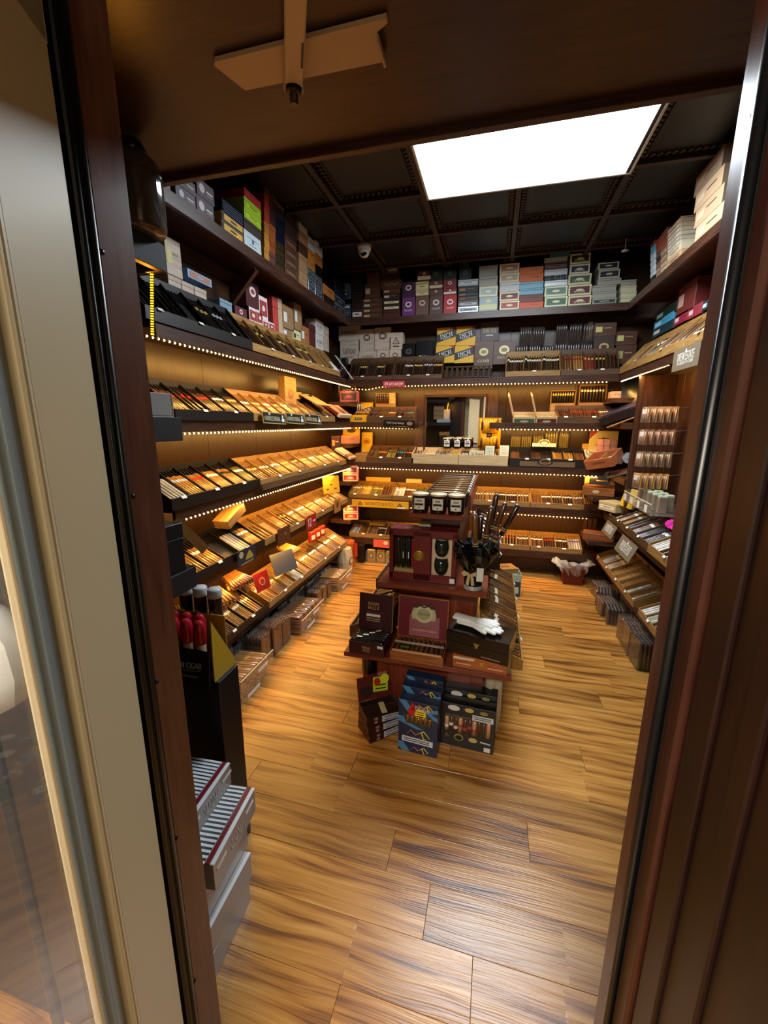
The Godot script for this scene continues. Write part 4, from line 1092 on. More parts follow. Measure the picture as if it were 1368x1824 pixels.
	carton("cigar_box", "grey-yellow patterned box, bottom of far corner stack", V(1.091, 2.665, -4.5), 0, V(0.126, 0.046, 0.16), "plain", "ornate", "#e8e0c8", "#8c7a50", "")
	carton("cigar_box", "mossy patterned box, second of far corner stack", V(1.086, 2.712, -4.5), 0, V(0.125, 0.045, 0.16), "plain", "ornate", "#e8e0c8", "#8c7a50", "")
	carton("cigar_box", "pale patterned box, third of far corner stack", V(1.08, 2.757, -4.5), 0, V(0.125, 0.046, 0.16), "plain", "ornate", "#e8e0c8", "#8c7a50", "")
	carton("cigar_box", "dim patterned box, topmost of far corner stack", V(1.075, 2.805, -4.5), 0, V(0.125, 0.047, 0.16), "plain", "floral", "#e8e0c8", "#8c7a50", "")

func stack_back_upper() -> void:

	# ---- boxes behind the trays of the upper back shelf
	carton("cigar_box", "tall pale lettered box standing below the first pale lettered lid", V(-1.621, 2.241, -4.635), 0, V(0.212, 0.249, 0.1), "letters", "pale", "#8a7868", "#5a4438", "tattoo")
	carton("cigar_box", "squat pale lettered box on top at the corner of the upper back shelf", V(-1.618, 2.492, -4.635), 0, V(0.25, 0.15, 0.1), "letters", "pale", "#8a7868", "#5a4438", "tattoo")
	carton("cigar_box", "low pale lettered box under the first round-emblem carton", V(-1.406, 2.234, -4.635), 0, V(0.202, 0.138, 0.1), "letters", "pale", "#8a7868", "#5a4438", "tattoo")
	carton("cigar_box", "pale round-emblem box directly over the low lettered one", V(-1.415, 2.372, -4.635), 0, V(0.165, 0.224, 0.1), "emblem", "pale", "#5a4a40", "#c4b3a2", "")
	carton("cigar_box", "small pale box under the second round-emblem carton", V(-1.232, 2.228, -4.635), 0, V(0.134, 0.149, 0.1), "emblem", "pale", "#6a5a4e", "#c4b3a2", "")
	carton("cigar_box", "wider pale round-emblem box beside the warning-triangle carton", V(-1.235, 2.379, -4.635), 0, V(0.181, 0.227, 0.1), "emblem", "pale", "#5a4a40", "#c4b3a2", "")
	carton("cigar_box", "lower pale box under the warning-triangle carton", V(-1.093, 2.224, -4.635), 0, V(0.13, 0.154, 0.1), "emblem", "pale", "#6a5a4e", "#c4b3a2", "")
	var wt := carton("cigar_box", "pale carton with a black warning triangle on its front", V(-1.084, 2.379, -4.635), 0, V(0.148, 0.17, 0.1), "plain", "pale")
	for k in 3: part(wt, "triangle", bx(0.075, 0.006, 0.001, 0.0), col("3a2c26"), at([0.0, -0.018, 0.018][k], [0.055, 0.087, 0.087][k], 0.053, 0, 0, [0, 60, -60][k]))
	part(wt, "mark", bx(0.005, 0.03, 0.001, 0.0), col("3a2c26"), at(0, 0.08, 0.053))
	part(wt, "print", bx(0.07, 0.01, 0.001, 0.0), col("3a2c26"), at(0, 0.03, 0.053))
	carton("cigar_box", "black ring-emblem box left of the blue and yellow patterned box", V(-0.945, 2.219, -4.635), 0, V(0.143, 0.213, 0.1), "emblem", "black", "#4a4c50", "#0c0c0e", "")
	var mo := carton("cigar_box", "black box with a blue, green and yellow leaf pattern", V(-0.772, 2.05, -4.635), 0, V(0.185, 0.402, 0.1), "box", "black")
	var leaf := ["e0c030", "2e8ab0", "3a8a58", "1c4a7a", "9ab848"]
	for k in 16:
		var p := at(-0.05 + 0.028 * (k % 4) + 0.01 * (k / 4), 0.245 - 0.03 * (k / 4), 0.051, 0, 0, 40 + 35 * (k % 3))
		part(mo, "leaf_print", plate([P(-0.018, 0), P(0, 0.012), P(0.018, 0), P(0, -0.012)], 0.001), col(leaf[k % 5]), p)
	part(mo, "pale_edge", bx(0.025, 0.23, 0.001, 0.0), col("c8d4d8"), at(0.085, 0.13, 0.051))
	carton("cigar_box", "yellow box with a slanted black band, lower, nearer the patterned box", V(-0.552, 2.221, -4.635), 0, V(0.196, 0.172, 0.1), "diag", "#d7a51e", "#1a1c1e", "#e8e8e4", "INCH")
	carton("cigar_box", "yellow box with a slanted black band, lower, nearer the brown boxes", V(-0.355, 2.215, -4.635), 0, V(0.196, 0.17, 0.1), "diag", "#d7a51e", "#1a1c1e", "#e8e8e4", "INCH")
	carton("cigar_box", "yellow box with a slanted black band, upper, nearer the patterned box", V(-0.546, 2.395, -4.635), 0, V(0.198, 0.177, 0.1), "diag", "#d7a51e", "#1a1c1e", "#e8e8e4", "INCH")
	carton("cigar_box", "yellow box with a slanted black band, upper, nearer the post", V(-0.346, 2.387, -4.635), 0, V(0.197, 0.187, 0.1), "diag", "#d7a51e", "#1a1c1e", "#e8e8e4", "INCH")
	carton("cigar_box", "taller brown box with a gold disc, right beside the yellow four", V(-0.157, 2.148, -4.635), 0, V(0.191, 0.273, 0.1), "emblem", "brownbox", "#d8cc90", "#8a7a4a", "CLUB")
	carton("cigar_box", "medium brown box with a pale disc, beside the standing cigar bundles", V(0.045, 2.191, -4.635), 0, V(0.211, 0.225, 0.1), "emblem", "brownbox", "#e0d8a8", "#8a7a4a", "CLUB")
	carton("cigar_box", "dark gold-lettered box resting on the two disc-marked brown boxes", V(-0.109, 2.42, -4.635), 0, V(0.177, 0.183, 0.1), "letters", "#4a3d40", "#b8bcc8", "#b09a5a", "BAMI ROI")
	carton("cigar_box", "dark brown crested box under the yellow-labelled brown box", V(0.966, 2.163, -4.635), 0, V(0.181, 0.257, 0.1), "emblem", "#3f2c22", "#b8a070", "#3f2c22", "")
	carton("cigar_box", "brown yellow-labelled box over the crested dark brown box", V(0.962, 2.42, -4.635), 0, V(0.19, 0.12, 0.1), "tag", "brownbox", "#c9c27a", "#a08060", "")
	carton("cigar_box", "lower brown box wrapped in film in the right back corner", V(1.162, 2.157, -4.635), 0, V(0.178, 0.175, 0.1), "tag", "brownbox", "#a8a060", "#a08060", "")
	carton("cigar_box", "upper brown box wrapped in film in the right back corner", V(1.153, 2.333, -4.635), 0, V(0.181, 0.122, 0.1), "tag", "brownbox", "#c9c27a", "#a08060", "")
	bundle("cigar_bundle", "standing bundle of long dark cigars nearest the disc-marked brown boxes", V(0.245, 2.368, -4.63), 0, 5, 2, 0.169, 0.011, "m")
	bundle("cigar_bundle", "second standing bundle of long dark cigars from the disc-marked boxes", V(0.368, 2.363, -4.63), 0, 5, 2, 0.168, 0.011, "m")
	bundle("cigar_bundle", "tall standing bundle of dark cigars in the middle of the upper row", V(0.58, 2.387, -4.63), 0, 5, 2, 0.179, 0.01, "m")
	bundle("cigar_bundle", "tall standing bundle of dark cigars, next to last of the row", V(0.706, 2.382, -4.63), 0, 5, 2, 0.178, 0.011, "m")
	bundle("cigar_bundle", "tall standing bundle of dark cigars beside the yellow-labelled box", V(0.83, 2.377, -4.63), 0, 5, 2, 0.176, 0.011, "m")
	bundle("cigar_bundle", "short standing bundle of dark cigars, first along the row behind the gold tray", V(0.22, 2.05, -4.635), 0, 5, 2, 0.333, 0.011, "m")
	bundle("cigar_bundle", "short standing bundle of dark cigars, second along the row behind the gold tray", V(0.344, 2.05, -4.635), 0, 5, 2, 0.328, 0.011, "m")
	bundle("cigar_bundle", "short standing bundle of dark cigars, third along the row behind the gold tray", V(0.466, 2.05, -4.635), 0, 5, 2, 0.323, 0.011, "m")
	bundle("cigar_bundle", "short standing bundle of dark cigars, fourth along the row behind the gold tray", V(0.586, 2.05, -4.635), 0, 5, 2, 0.337, 0.011, "m")
	bundle("cigar_bundle", "short standing bundle of dark cigars, fifth along the row behind the gold tray", V(0.705, 2.05, -4.635), 0, 5, 2, 0.332, 0.011, "m")
	bundle("cigar_bundle", "short standing bundle of dark cigars, sixth along the row behind the gold tray", V(0.821, 2.05, -4.635), 0, 5, 2, 0.327, 0.01, "m")
	var rk := thing("slatted_rack", "empty slatted wooden rack between the trays on the upper back shelf", "rack", V(-0.30, 2.05, -4.42))
	for k in 9: part(rk, "slat", bx(0.026, 0.115, 0.012), panel_wood("y"), at(-0.21 + 0.0525 * k, 0.058, 0, -30))
	part(rk, "rail", bx(0.47, 0.014, 0.014), panel_wood(), at(0, 0.112, -0.04))
	part(rk, "rail", bx(0.47, 0.012, 0.02), panel_wood(), at(0, 0.006, 0.02))
	part(rk, "backing", bx(0.47, 0.1, 0.006), col("0e0908"), at(0, 0.05, -0.06, -30))
	var tg := thing("sign", "small red sign with white blackletter word over the back rope light", "sign", V(-1.06, 2.0, -4.388))
	part(tg, "board", bx(0.235, 0.062, 0.003, 0.0), col("c8343c"), at(0, 0, 0))
	lettering(tg, "#tatuaje", 0.2, 0.045, col("f0e8e8"), at(0, 0, 0.002), "Droid Serif")

func stack_left_storage() -> void:

	# ---- boxes on the high storage shelf of the left wall
	carton("cigar_box", "grey-mauve box at the very near end of the left storage shelf", V(-1.66, 2.665, -1.844), 90, V(0.108, 0.048, 0.2), "tag", "#6a6270", "#c8ccd4", "#b8b8c4", "")
	carton("cigar_box", "mauve silver-emblem box, bottom of mauve pair by the dark gap", V(-1.66, 2.665, -2.003), 90, V(0.142, 0.065, 0.2), "pick", "#54464e", "#c8c4c8", "#d8d0c0", "")
	carton("cigar_box", "dim mauve box, topmost of mauve pair by the dark gap", V(-1.66, 2.731, -2.011), 90, V(0.141, 0.057, 0.2), "pick", "#54464e", "#c8c4c8", "#d8d0c0", "")
	carton("cigar_box", "mauve silver-printed box, bottom of mauve pair by the yellow boxes", V(-1.66, 2.665, -2.151), 90, V(0.141, 0.088, 0.2), "pick", "#4e424a", "#c8c4c8", "#d8d0c0", "")
	carton("cigar_box", "plum mauve box, topmost of mauve pair by the yellow boxes", V(-1.66, 2.754, -2.163), 90, V(0.141, 0.084, 0.2), "pick", "#54464e", "#c8c4c8", "#d8d0c0", "")
	carton("cigar_box", "yellow dark-framed box, bottom of yellow and black stack", V(-1.655, 2.665, -2.393), 90, V(0.213, 0.052, 0.19), "framed", "#c8a048", "#3a3a34", "#d8a840", "")
	carton("cigar_box", "golden yellow box, second of yellow and black stack", V(-1.655, 2.718, -2.399), 90, V(0.213, 0.048, 0.19), "framed", "#c8a048", "#3a3a34", "#d8a840", "")
	carton("cigar_box", "black silver-striped box, topmost of yellow and black stack", V(-1.655, 2.767, -2.406), 90, V(0.212, 0.066, 0.19), "gold lines", "navy", "#8a90a0", "#8c7a50", "")
	carton("cigar_box", "pale blue-white box, bottom of lime topped stack", V(-1.66, 2.665, -2.605), 90, V(0.194, 0.098, 0.2), "letters", "#c2d2d6", "#7a8a98", "#5a6a80", "T")
	carton("cigar_box", "dark film-wrapped box, second of lime topped stack", V(-1.66, 2.764, -2.614), 90, V(0.193, 0.066, 0.2), "plain", "#3a302c", "#e8e0c8", "#8c7a50", "")
	carton("cigar_box", "lime green box, third of lime topped stack", V(-1.66, 2.831, -2.621), 90, V(0.192, 0.052, 0.2), "strip", "#a8d02a", "#b8e030", "#5a7020", "")
	carton("cigar_box", "acid green box, fourth of lime topped stack", V(-1.66, 2.884, -2.627), 90, V(0.192, 0.064, 0.2), "strip", "#a8d02a", "#b8e030", "#5a7020", "")
	carton("cigar_box", "red box, topmost of lime topped stack", V(-1.66, 2.949, -2.634), 90, V(0.191, 0.049, 0.2), "strip", "#b02a2a", "#c03030", "#a02020", "")
	carton("cigar_box", "amber box, bottom of amber and red column", V(-1.66, 2.665, -2.772), 90, V(0.065, 0.08, 0.2), "plain", "#b87a28", "#e8e0c8", "#8c7a50", "")
	carton("cigar_box", "glossy amber box, second of amber and red column", V(-1.66, 2.746, -2.782), 90, V(0.064, 0.089, 0.2), "plain", "#b8802c", "#e8e0c8", "#8c7a50", "")
	carton("cigar_box", "golden amber box, third of amber and red column", V(-1.66, 2.836, -2.79), 90, V(0.064, 0.07, 0.2), "plain", "#a86a20", "#e8e0c8", "#8c7a50", "")
	carton("cigar_box", "red box, fourth of amber and red column", V(-1.66, 2.907, -2.799), 90, V(0.064, 0.084, 0.2), "plain", "#a83424", "#e8e0c8", "#8c7a50", "")
	carton("cigar_box", "scarlet box, fifth of amber and red column", V(-1.66, 2.992, -2.808), 90, V(0.064, 0.088, 0.2), "plain", "#a02c20", "#e8e0c8", "#8c7a50", "")
	carton("cigar_box", "brown box, topmost of amber and red column", V(-1.66, 3.081, -2.817), 90, V(0.063, 0.075, 0.2), "plain", "#5a3420", "#e8e0c8", "#8c7a50", "")
	carton("cigar_box", "mauve-brown box, bottom of orange-brown column", V(-1.66, 2.665, -2.852), 90, V(0.083, 0.076, 0.2), "plain", "#5c3434", "#e8e0c8", "#8c7a50", "")
	carton("cigar_box", "orange-brown box, second of orange-brown column", V(-1.66, 2.742, -2.859), 90, V(0.083, 0.07, 0.2), "plain", "#8a4418", "#e8e0c8", "#8c7a50", "")
	carton("cigar_box", "burnt orange box, third of orange-brown column", V(-1.66, 2.814, -2.869), 90, V(0.083, 0.108, 0.2), "plain", "#9a5018", "#e8e0c8", "#8c7a50", "")
	carton("cigar_box", "dark wine box, fourth of orange-brown column", V(-1.66, 2.923, -2.878), 90, V(0.083, 0.071, 0.2), "plain", "#3a1a1c", "#e8e0c8", "#8c7a50", "")
	carton("cigar_box", "deep wine box, fifth of orange-brown column", V(-1.66, 2.995, -2.886), 90, V(0.082, 0.08, 0.2), "plain", "#38181a", "#e8e0c8", "#8c7a50", "")
	carton("cigar_box", "cocoa box, topmost of orange-brown column", V(-1.66, 3.077, -2.894), 90, V(0.082, 0.077, 0.2), "plain", "#4a2c20", "#e8e0c8", "#8c7a50", "")
	carton("cigar_box", "black gold-lined box, bottom of black and navy column", V(-1.66, 2.665, -2.947), 90, V(0.129, 0.04, 0.2), "gold lines", "black", "#8a7440", "#8c7a50", "")
	carton("cigar_box", "second black gold-lined box, second of black and navy column", V(-1.66, 2.706, -2.952), 90, V(0.129, 0.054, 0.2), "gold lines", "black", "#8a7440", "#8c7a50", "")
	carton("cigar_box", "third black gold-lined box, third of black and navy column", V(-1.66, 2.761, -2.957), 90, V(0.129, 0.043, 0.2), "gold lines", "black", "#8a7440", "#8c7a50", "")
	carton("cigar_box", "fourth black gold-lined box, fourth of black and navy column", V(-1.66, 2.805, -2.961), 90, V(0.128, 0.048, 0.2), "gold lines", "black", "#8a7440", "#8c7a50", "")
	carton("cigar_box", "navy box, fifth of black and navy column", V(-1.66, 2.853, -2.968), 90, V(0.128, 0.085, 0.2), "plain", "navy", "#e8e0c8", "#8c7a50", "")
	carton("cigar_box", "dark navy box, sixth of black and navy column", V(-1.66, 2.939, -2.976), 90, V(0.128, 0.073, 0.2), "plain", "navy", "#e8e0c8", "#8c7a50", "")
	carton("cigar_box", "midnight blue box, seventh of black and navy column", V(-1.66, 3.013, -2.983), 90, V(0.127, 0.062, 0.2), "plain", "#1c1a2e", "#e8e0c8", "#8c7a50", "")
	carton("cigar_box", "flat tan box, topmost of black and navy column", V(-1.66, 3.076, -2.987), 90, V(0.127, 0.028, 0.2), "plain", "#6a4a34", "#e8e0c8", "#8c7a50", "")
	carton("cigar_box", "film-wrapped brown box, bottom of brown wrapped column", V(-1.66, 2.665, -3.117), 90, V(0.184, 0.071, 0.2), "strip", "brownbox", "#6a4838", "#8a6a58", "")
	carton("cigar_box", "brown box, second of brown wrapped column", V(-1.66, 2.737, -3.123), 90, V(0.183, 0.062, 0.2), "strip", "brownbox", "#6a4838", "#8a6a58", "")
	carton("cigar_box", "reddish brown box, third of brown wrapped column", V(-1.66, 2.8, -3.13), 90, V(0.183, 0.067, 0.2), "strip", "brownbox", "#6a4838", "#8a6a58", "")
	carton("cigar_box", "cocoa brown box, fourth of brown wrapped column", V(-1.66, 2.868, -3.136), 90, V(0.182, 0.072, 0.2), "strip", "brownbox", "#6a4838", "#8a6a58", "")
	carton("cigar_box", "dark brown box, fifth of brown wrapped column", V(-1.66, 2.941, -3.142), 90, V(0.182, 0.055, 0.2), "plain", "#33201a", "#e8e0c8", "#8c7a50", "")
	carton("cigar_box", "umber box, sixth of brown wrapped column", V(-1.66, 2.997, -3.147), 90, V(0.181, 0.049, 0.2), "plain", "#382420", "#e8e0c8", "#8c7a50", "")
	carton("cigar_box", "blackish brown box, topmost of brown wrapped column", V(-1.66, 3.046, -3.152), 90, V(0.181, 0.054, 0.2), "plain", "#2e1d1a", "#e8e0c8", "#8c7a50", "")
	carton("cigar_box", "kraft box, bottom of kraft column with a white top box", V(-1.66, 2.665, -3.33), 90, V(0.154, 0.064, 0.2), "tag", "kraft", "#8a6844", "#8c7a50", "")
	carton("cigar_box", "plain kraft box, second of kraft column with a white top box", V(-1.66, 2.73, -3.336), 90, V(0.154, 0.067, 0.2), "plain", "kraft", "#e8e0c8", "#8c7a50", "")
	carton("cigar_box", "upright kraft box, third of kraft column with a white top box", V(-1.66, 2.798, -3.343), 90, V(0.153, 0.103, 0.2), "plain", "kraft", "#e8e0c8", "#8c7a50", "")
	carton("cigar_box", "dark brown box, fourth of kraft column with a white top box", V(-1.66, 2.902, -3.351), 90, V(0.152, 0.083, 0.2), "plain", "#452a1a", "#e8e0c8", "#8c7a50", "")
	carton("cigar_box", "light kraft box, fifth of kraft column with a white top box", V(-1.66, 2.986, -3.358), 90, V(0.152, 0.079, 0.2), "plain", "kraft", "#e8e0c8", "#8c7a50", "")
	carton("cigar_box", "white box, topmost of kraft column with a white top box", V(-1.66, 3.066, -3.365), 90, V(0.151, 0.096, 0.2), "letters", "#d0d2d4", "#9a9a9a", "#6a6a70", "JUNE")
	carton("cigar_box", "tall glassy black box, bottom of glassy black column with orange boxes", V(-1.66, 2.665, -3.491), 90, V(0.129, 0.181, 0.2), "plain", "smoke", "#e8e0c8", "#8c7a50", "")
	carton("cigar_box", "orange box, second of glassy black column with orange boxes", V(-1.66, 2.847, -3.501), 90, V(0.128, 0.069, 0.2), "tag", "#b06e28", "#b06e28", "#4a2a10", "")
	carton("cigar_box", "amber orange box, third of glassy black column with orange boxes", V(-1.66, 2.917, -3.506), 90, V(0.128, 0.078, 0.2), "tag", "#b87830", "#b87830", "#4a2a10", "")
	carton("cigar_box", "white lettered box, topmost of glassy black column with orange boxes", V(-1.66, 2.996, -3.513), 90, V(0.127, 0.093, 0.2), "letters", "#ccd0d2", "#9a9a9a", "#6a6a70", "JUNE")
	carton("cigar_box", "wrapped dark box, bottom of wrapped column under the last white box", V(-1.66, 2.665, -3.641), 90, V(0.153, 0.175, 0.2), "plain", "smoke", "#e8e0c8", "#8c7a50", "")
	carton("cigar_box", "shiny black box, second of wrapped column under the last white box", V(-1.66, 2.841, -3.651), 90, V(0.152, 0.085, 0.2), "plain", "black", "#e8e0c8", "#8c7a50", "")
	carton("cigar_box", "dull orange box, third of wrapped column under the last white box", V(-1.66, 2.927, -3.657), 90, V(0.151, 0.088, 0.2), "tag", "#a8682c", "#a8682c", "#4a2a10", "")
	carton("cigar_box", "white printed box, topmost of wrapped column under the last white box", V(-1.66, 3.016, -3.664), 90, V(0.151, 0.093, 0.2), "letters", "#d0d4d6", "#9a9a9a", "#6a6a70", "JUNE")
	carton("cigar_box", "black box, bottom of low orange pair near the corner", V(-1.66, 2.665, -3.871), 90, V(0.269, 0.071, 0.2), "plain", "black", "#e8e0c8", "#8c7a50", "")
	carton("cigar_box", "orange box, topmost of low orange pair near the corner", V(-1.66, 2.737, -3.876), 90, V(0.268, 0.084, 0.2), "tag", "#b06a2c", "#b06a2c", "#4a2a10", "")
	carton("cigar_box", "glossy black box, bottom of glossy black corner column", V(-1.66, 2.665, -4.156), 90, V(0.273, 0.068, 0.2), "strip", "smoke", "#15181c", "#8f9aa2", "")
	carton("cigar_box", "black clear-wrapped box, second of glossy black corner column", V(-1.66, 2.734, -4.16), 90, V(0.272, 0.075, 0.2), "strip", "smoke", "#15181c", "#8f9aa2", "")
	carton("cigar_box", "navy blue box, third of glossy black corner column", V(-1.66, 2.811, -4.164), 90, V(0.271, 0.075, 0.2), "plain", "navy", "#e8e0c8", "#8c7a50", "")
	carton("cigar_box", "jet black box, topmost of glossy black corner column", V(-1.66, 2.886, -4.168), 90, V(0.27, 0.082, 0.2), "plain", "black", "#e8e0c8", "#8c7a50", "")

func stack_left_upper() -> void:

	# ---- boxes behind the trays of the upper left shelf
	carton("cigar_box", "pale wooden marked box at the near end under the tall pale box", V(-1.78, 2.283, -2.059), 90, V(0.095, 0.082, 0.12), "plain", "pale", "#e8e0c8", "#8c7a50", "")
	carton("cigar_box", "pale wooden lettered box second of the low pale row", V(-1.78, 2.286, -2.16), 90, V(0.097, 0.079, 0.12), "plain", "pale", "#e8e0c8", "#8c7a50", "")
	carton("cigar_box", "pale wooden box third of the low pale row", V(-1.78, 2.286, -2.266), 90, V(0.102, 0.08, 0.12), "plain", "pale", "#e8e0c8", "#8c7a50", "")
	carton("cigar_box", "tall pale upright box standing over the low pale row", V(-1.78, 2.37, -2.068), 90, V(0.115, 0.18, 0.12), "tag", "pale", "#c9c27a", "#8a7a6a", "")
	carton("cigar_box", "light blue box with an orange panel on the pale wooden row", V(-1.78, 2.397, -2.268), 90, V(0.209, 0.047, 0.12), "framed", "#4a78b4", "#86a8d0", "#b07850", "")
	carton("cigar_box", "grey-blue box behind the black tray on the upper left shelf", V(-1.78, 2.298, -2.505), 90, V(0.126, 0.066, 0.12), "plain", "#7c96a8", "#e8e0c8", "#8c7a50", "")
	carton("cigar_box", "low maroon box white-framed, beside the cedar tray", V(-1.78, 2.285, -2.671), 90, V(0.138, 0.079, 0.12), "emblem", "#5c2a30", "#e4dcd8", "#8a3a30", "")
	carton("cigar_box", "big maroon box with a white ring emblem under the wooden strut", V(-1.78, 2.395, -2.829), 90, V(0.167, 0.174, 0.12), "emblem", "#4e2128", "#e6dcdc", "#a04038")
	carton("cigar_box", "small maroon box under the ring-emblem box", V(-1.78, 2.291, -2.818), 90, V(0.104, 0.107, 0.12), "framed", "#4e2128", "#e6dcdc", "#a04038")
	carton("cigar_box", "second small maroon box under the ring-emblem box", V(-1.78, 2.294, -2.904), 90, V(0.08, 0.107, 0.12), "framed", "#4e2128", "#e6dcdc", "#a04038")
	carton("cigar_box", "slim upright maroon box beside the wooden strut", V(-1.78, 2.342, -2.962), 90, V(0.118, 0.168, 0.12), "framed", "#4e2128", "#e6dcdc", "#a04038")
	carton("cigar_box", "lowest little maroon box behind the cedar tray", V(-1.78, 2.292, -2.985), 90, V(0.083, 0.056, 0.12), "framed", "#4e2128", "#e6dcdc", "#a04038")
	carton("cigar_box", "last little maroon box before the red and cream box", V(-1.78, 2.29, -3.07), 90, V(0.086, 0.064, 0.12), "framed", "#4e2128", "#e6dcdc", "#a04038")
	carton("cigar_box", "tall red half of a box red and cream upright pair", V(-1.78, 2.297, -3.144), 90, V(0.076, 0.256, 0.12), "plain", "#c0403c", "#e8e0c8", "#8c7a50", "")
	carton("cigar_box", "tall cream half of a box red and cream upright pair", V(-1.78, 2.294, -3.223), 90, V(0.065, 0.272, 0.12), "plain", "#c2ab8a", "#e8e0c8", "#8c7a50", "")
	carton("cigar_box", "tall kraft box taped, nearest the red and cream pair", V(-1.78, 2.356, -3.358), 90, V(0.183, 0.183, 0.12), "tag", "kraft", "#dfe4e0", "#8a6844", "")
	carton("cigar_box", "second tall kraft box taped, farther from the red pair", V(-1.78, 2.391, -3.542), 90, V(0.143, 0.214, 0.12), "tag", "kraft", "#dfe4e0", "#8a6844", "")
	carton("cigar_box", "low tan box with a white label under the tall kraft box", V(-1.78, 2.29, -3.337), 90, V(0.164, 0.076, 0.12), "tag", "kraft", "#dfe8ea", "#8a6844", "")
	carton("cigar_box", "low cream-yellow box under the second tall kraft box", V(-1.78, 2.289, -3.506), 90, V(0.153, 0.092, 0.12), "tag", "#d6d6a4", "#4a4a3a", "#6a6a50", "")
	carton("cigar_box", "orange kraft box left of the maroon upright box", V(-1.78, 2.292, -3.674), 90, V(0.159, 0.157, 0.12), "tag", "#a86c40", "#dfe8ea", "#8a5030", "")
	carton("cigar_box", "upright maroon box beside the two white lettered boxes", V(-1.78, 2.298, -3.835), 90, V(0.135, 0.203, 0.12), "plain", "#55201f", "#e8e0c8", "#8c7a50", "")
	carton("cigar_box", "lower white box with a black word beside the maroon box", V(-1.78, 2.298, -4), 90, V(0.186, 0.146, 0.12), "letters", "#d8d8d4", "#8a8a8a", "#3a3a3a", "nub")
	carton("cigar_box", "upper white box with a black word beside the maroon box", V(-1.78, 2.447, -4.01), 90, V(0.185, 0.128, 0.12), "letters", "#d8d8d4", "#8a8a8a", "#3a3a3a", "nub")
	carton("cigar_box", "narrow grey-tan box behind the leaning white panel", V(-1.78, 2.314, -4.175), 90, V(0.13, 0.238, 0.12), "plain", "pale", "#e8e0c8", "#8c7a50", "")
	var lp := card("white_board", "long white tray lid leaning at the far end of the upper left shelf", "lid", at(-1.55, 2.16, -4.22, -38, 90, 0), 0.035, 0.3, col("cfc6b4", 0.6), 0.006)
	var mp := thing("metal_case", "upright silver and black case in the corner of the upper left shelf", "case", V(-1.68, 2.05, -4.55))
	part(mp, "body", bx(0.1, 0.25, 0.1), col("15171a", 0.3), at(0, 0.125, 0))
	part(mp, "front", bx(0.03, 0.25, 0.004), col("9aa4a8", 0.25, 0.7), at(-0.02, 0.125, 0.052))
	for k in 6:
		var o := thing("white_tube", "white cigar tube at the end of the upper left tray, %s in the %s layer" % [ordinals[k % 3], ["lower", "upper"][k / 3]], "cigar tube", V(-1.6 + 0.012 * (k / 3), 2.12 + 0.02 * (k / 3), -4.0 - 0.03 * (k % 3)), 0, "white tubes in the far upper left tray")
		o.rotation_degrees = V(0, 0, 42)
		part(o, "tube", lathe([P(0, -0.07), P(0.013, -0.068), P(0.013, 0.06), P(0, 0.066)], 10), col("d8dcdc", 0.3))
	for k in 9:
		var o := thing("dark_capped_tube", "dark red-capped tube beside the white tubes, %s in the %s layer" % [ordinals[k % 3], ordinals[k / 3]], "cigar tube", V(-1.585 + 0.014 * (k / 3), 2.125 + 0.018 * (k / 3), -4.11 - 0.026 * (k % 3)), 0, "dark capped tubes by the white tubes")
		o.rotation_degrees = V(0, 0, 42)
		part(o, "tube", lathe([P(0, -0.08), P(0.009, -0.078), P(0.011, 0.04), P(0, 0.05)], 10), col("2a1216", 0.15))

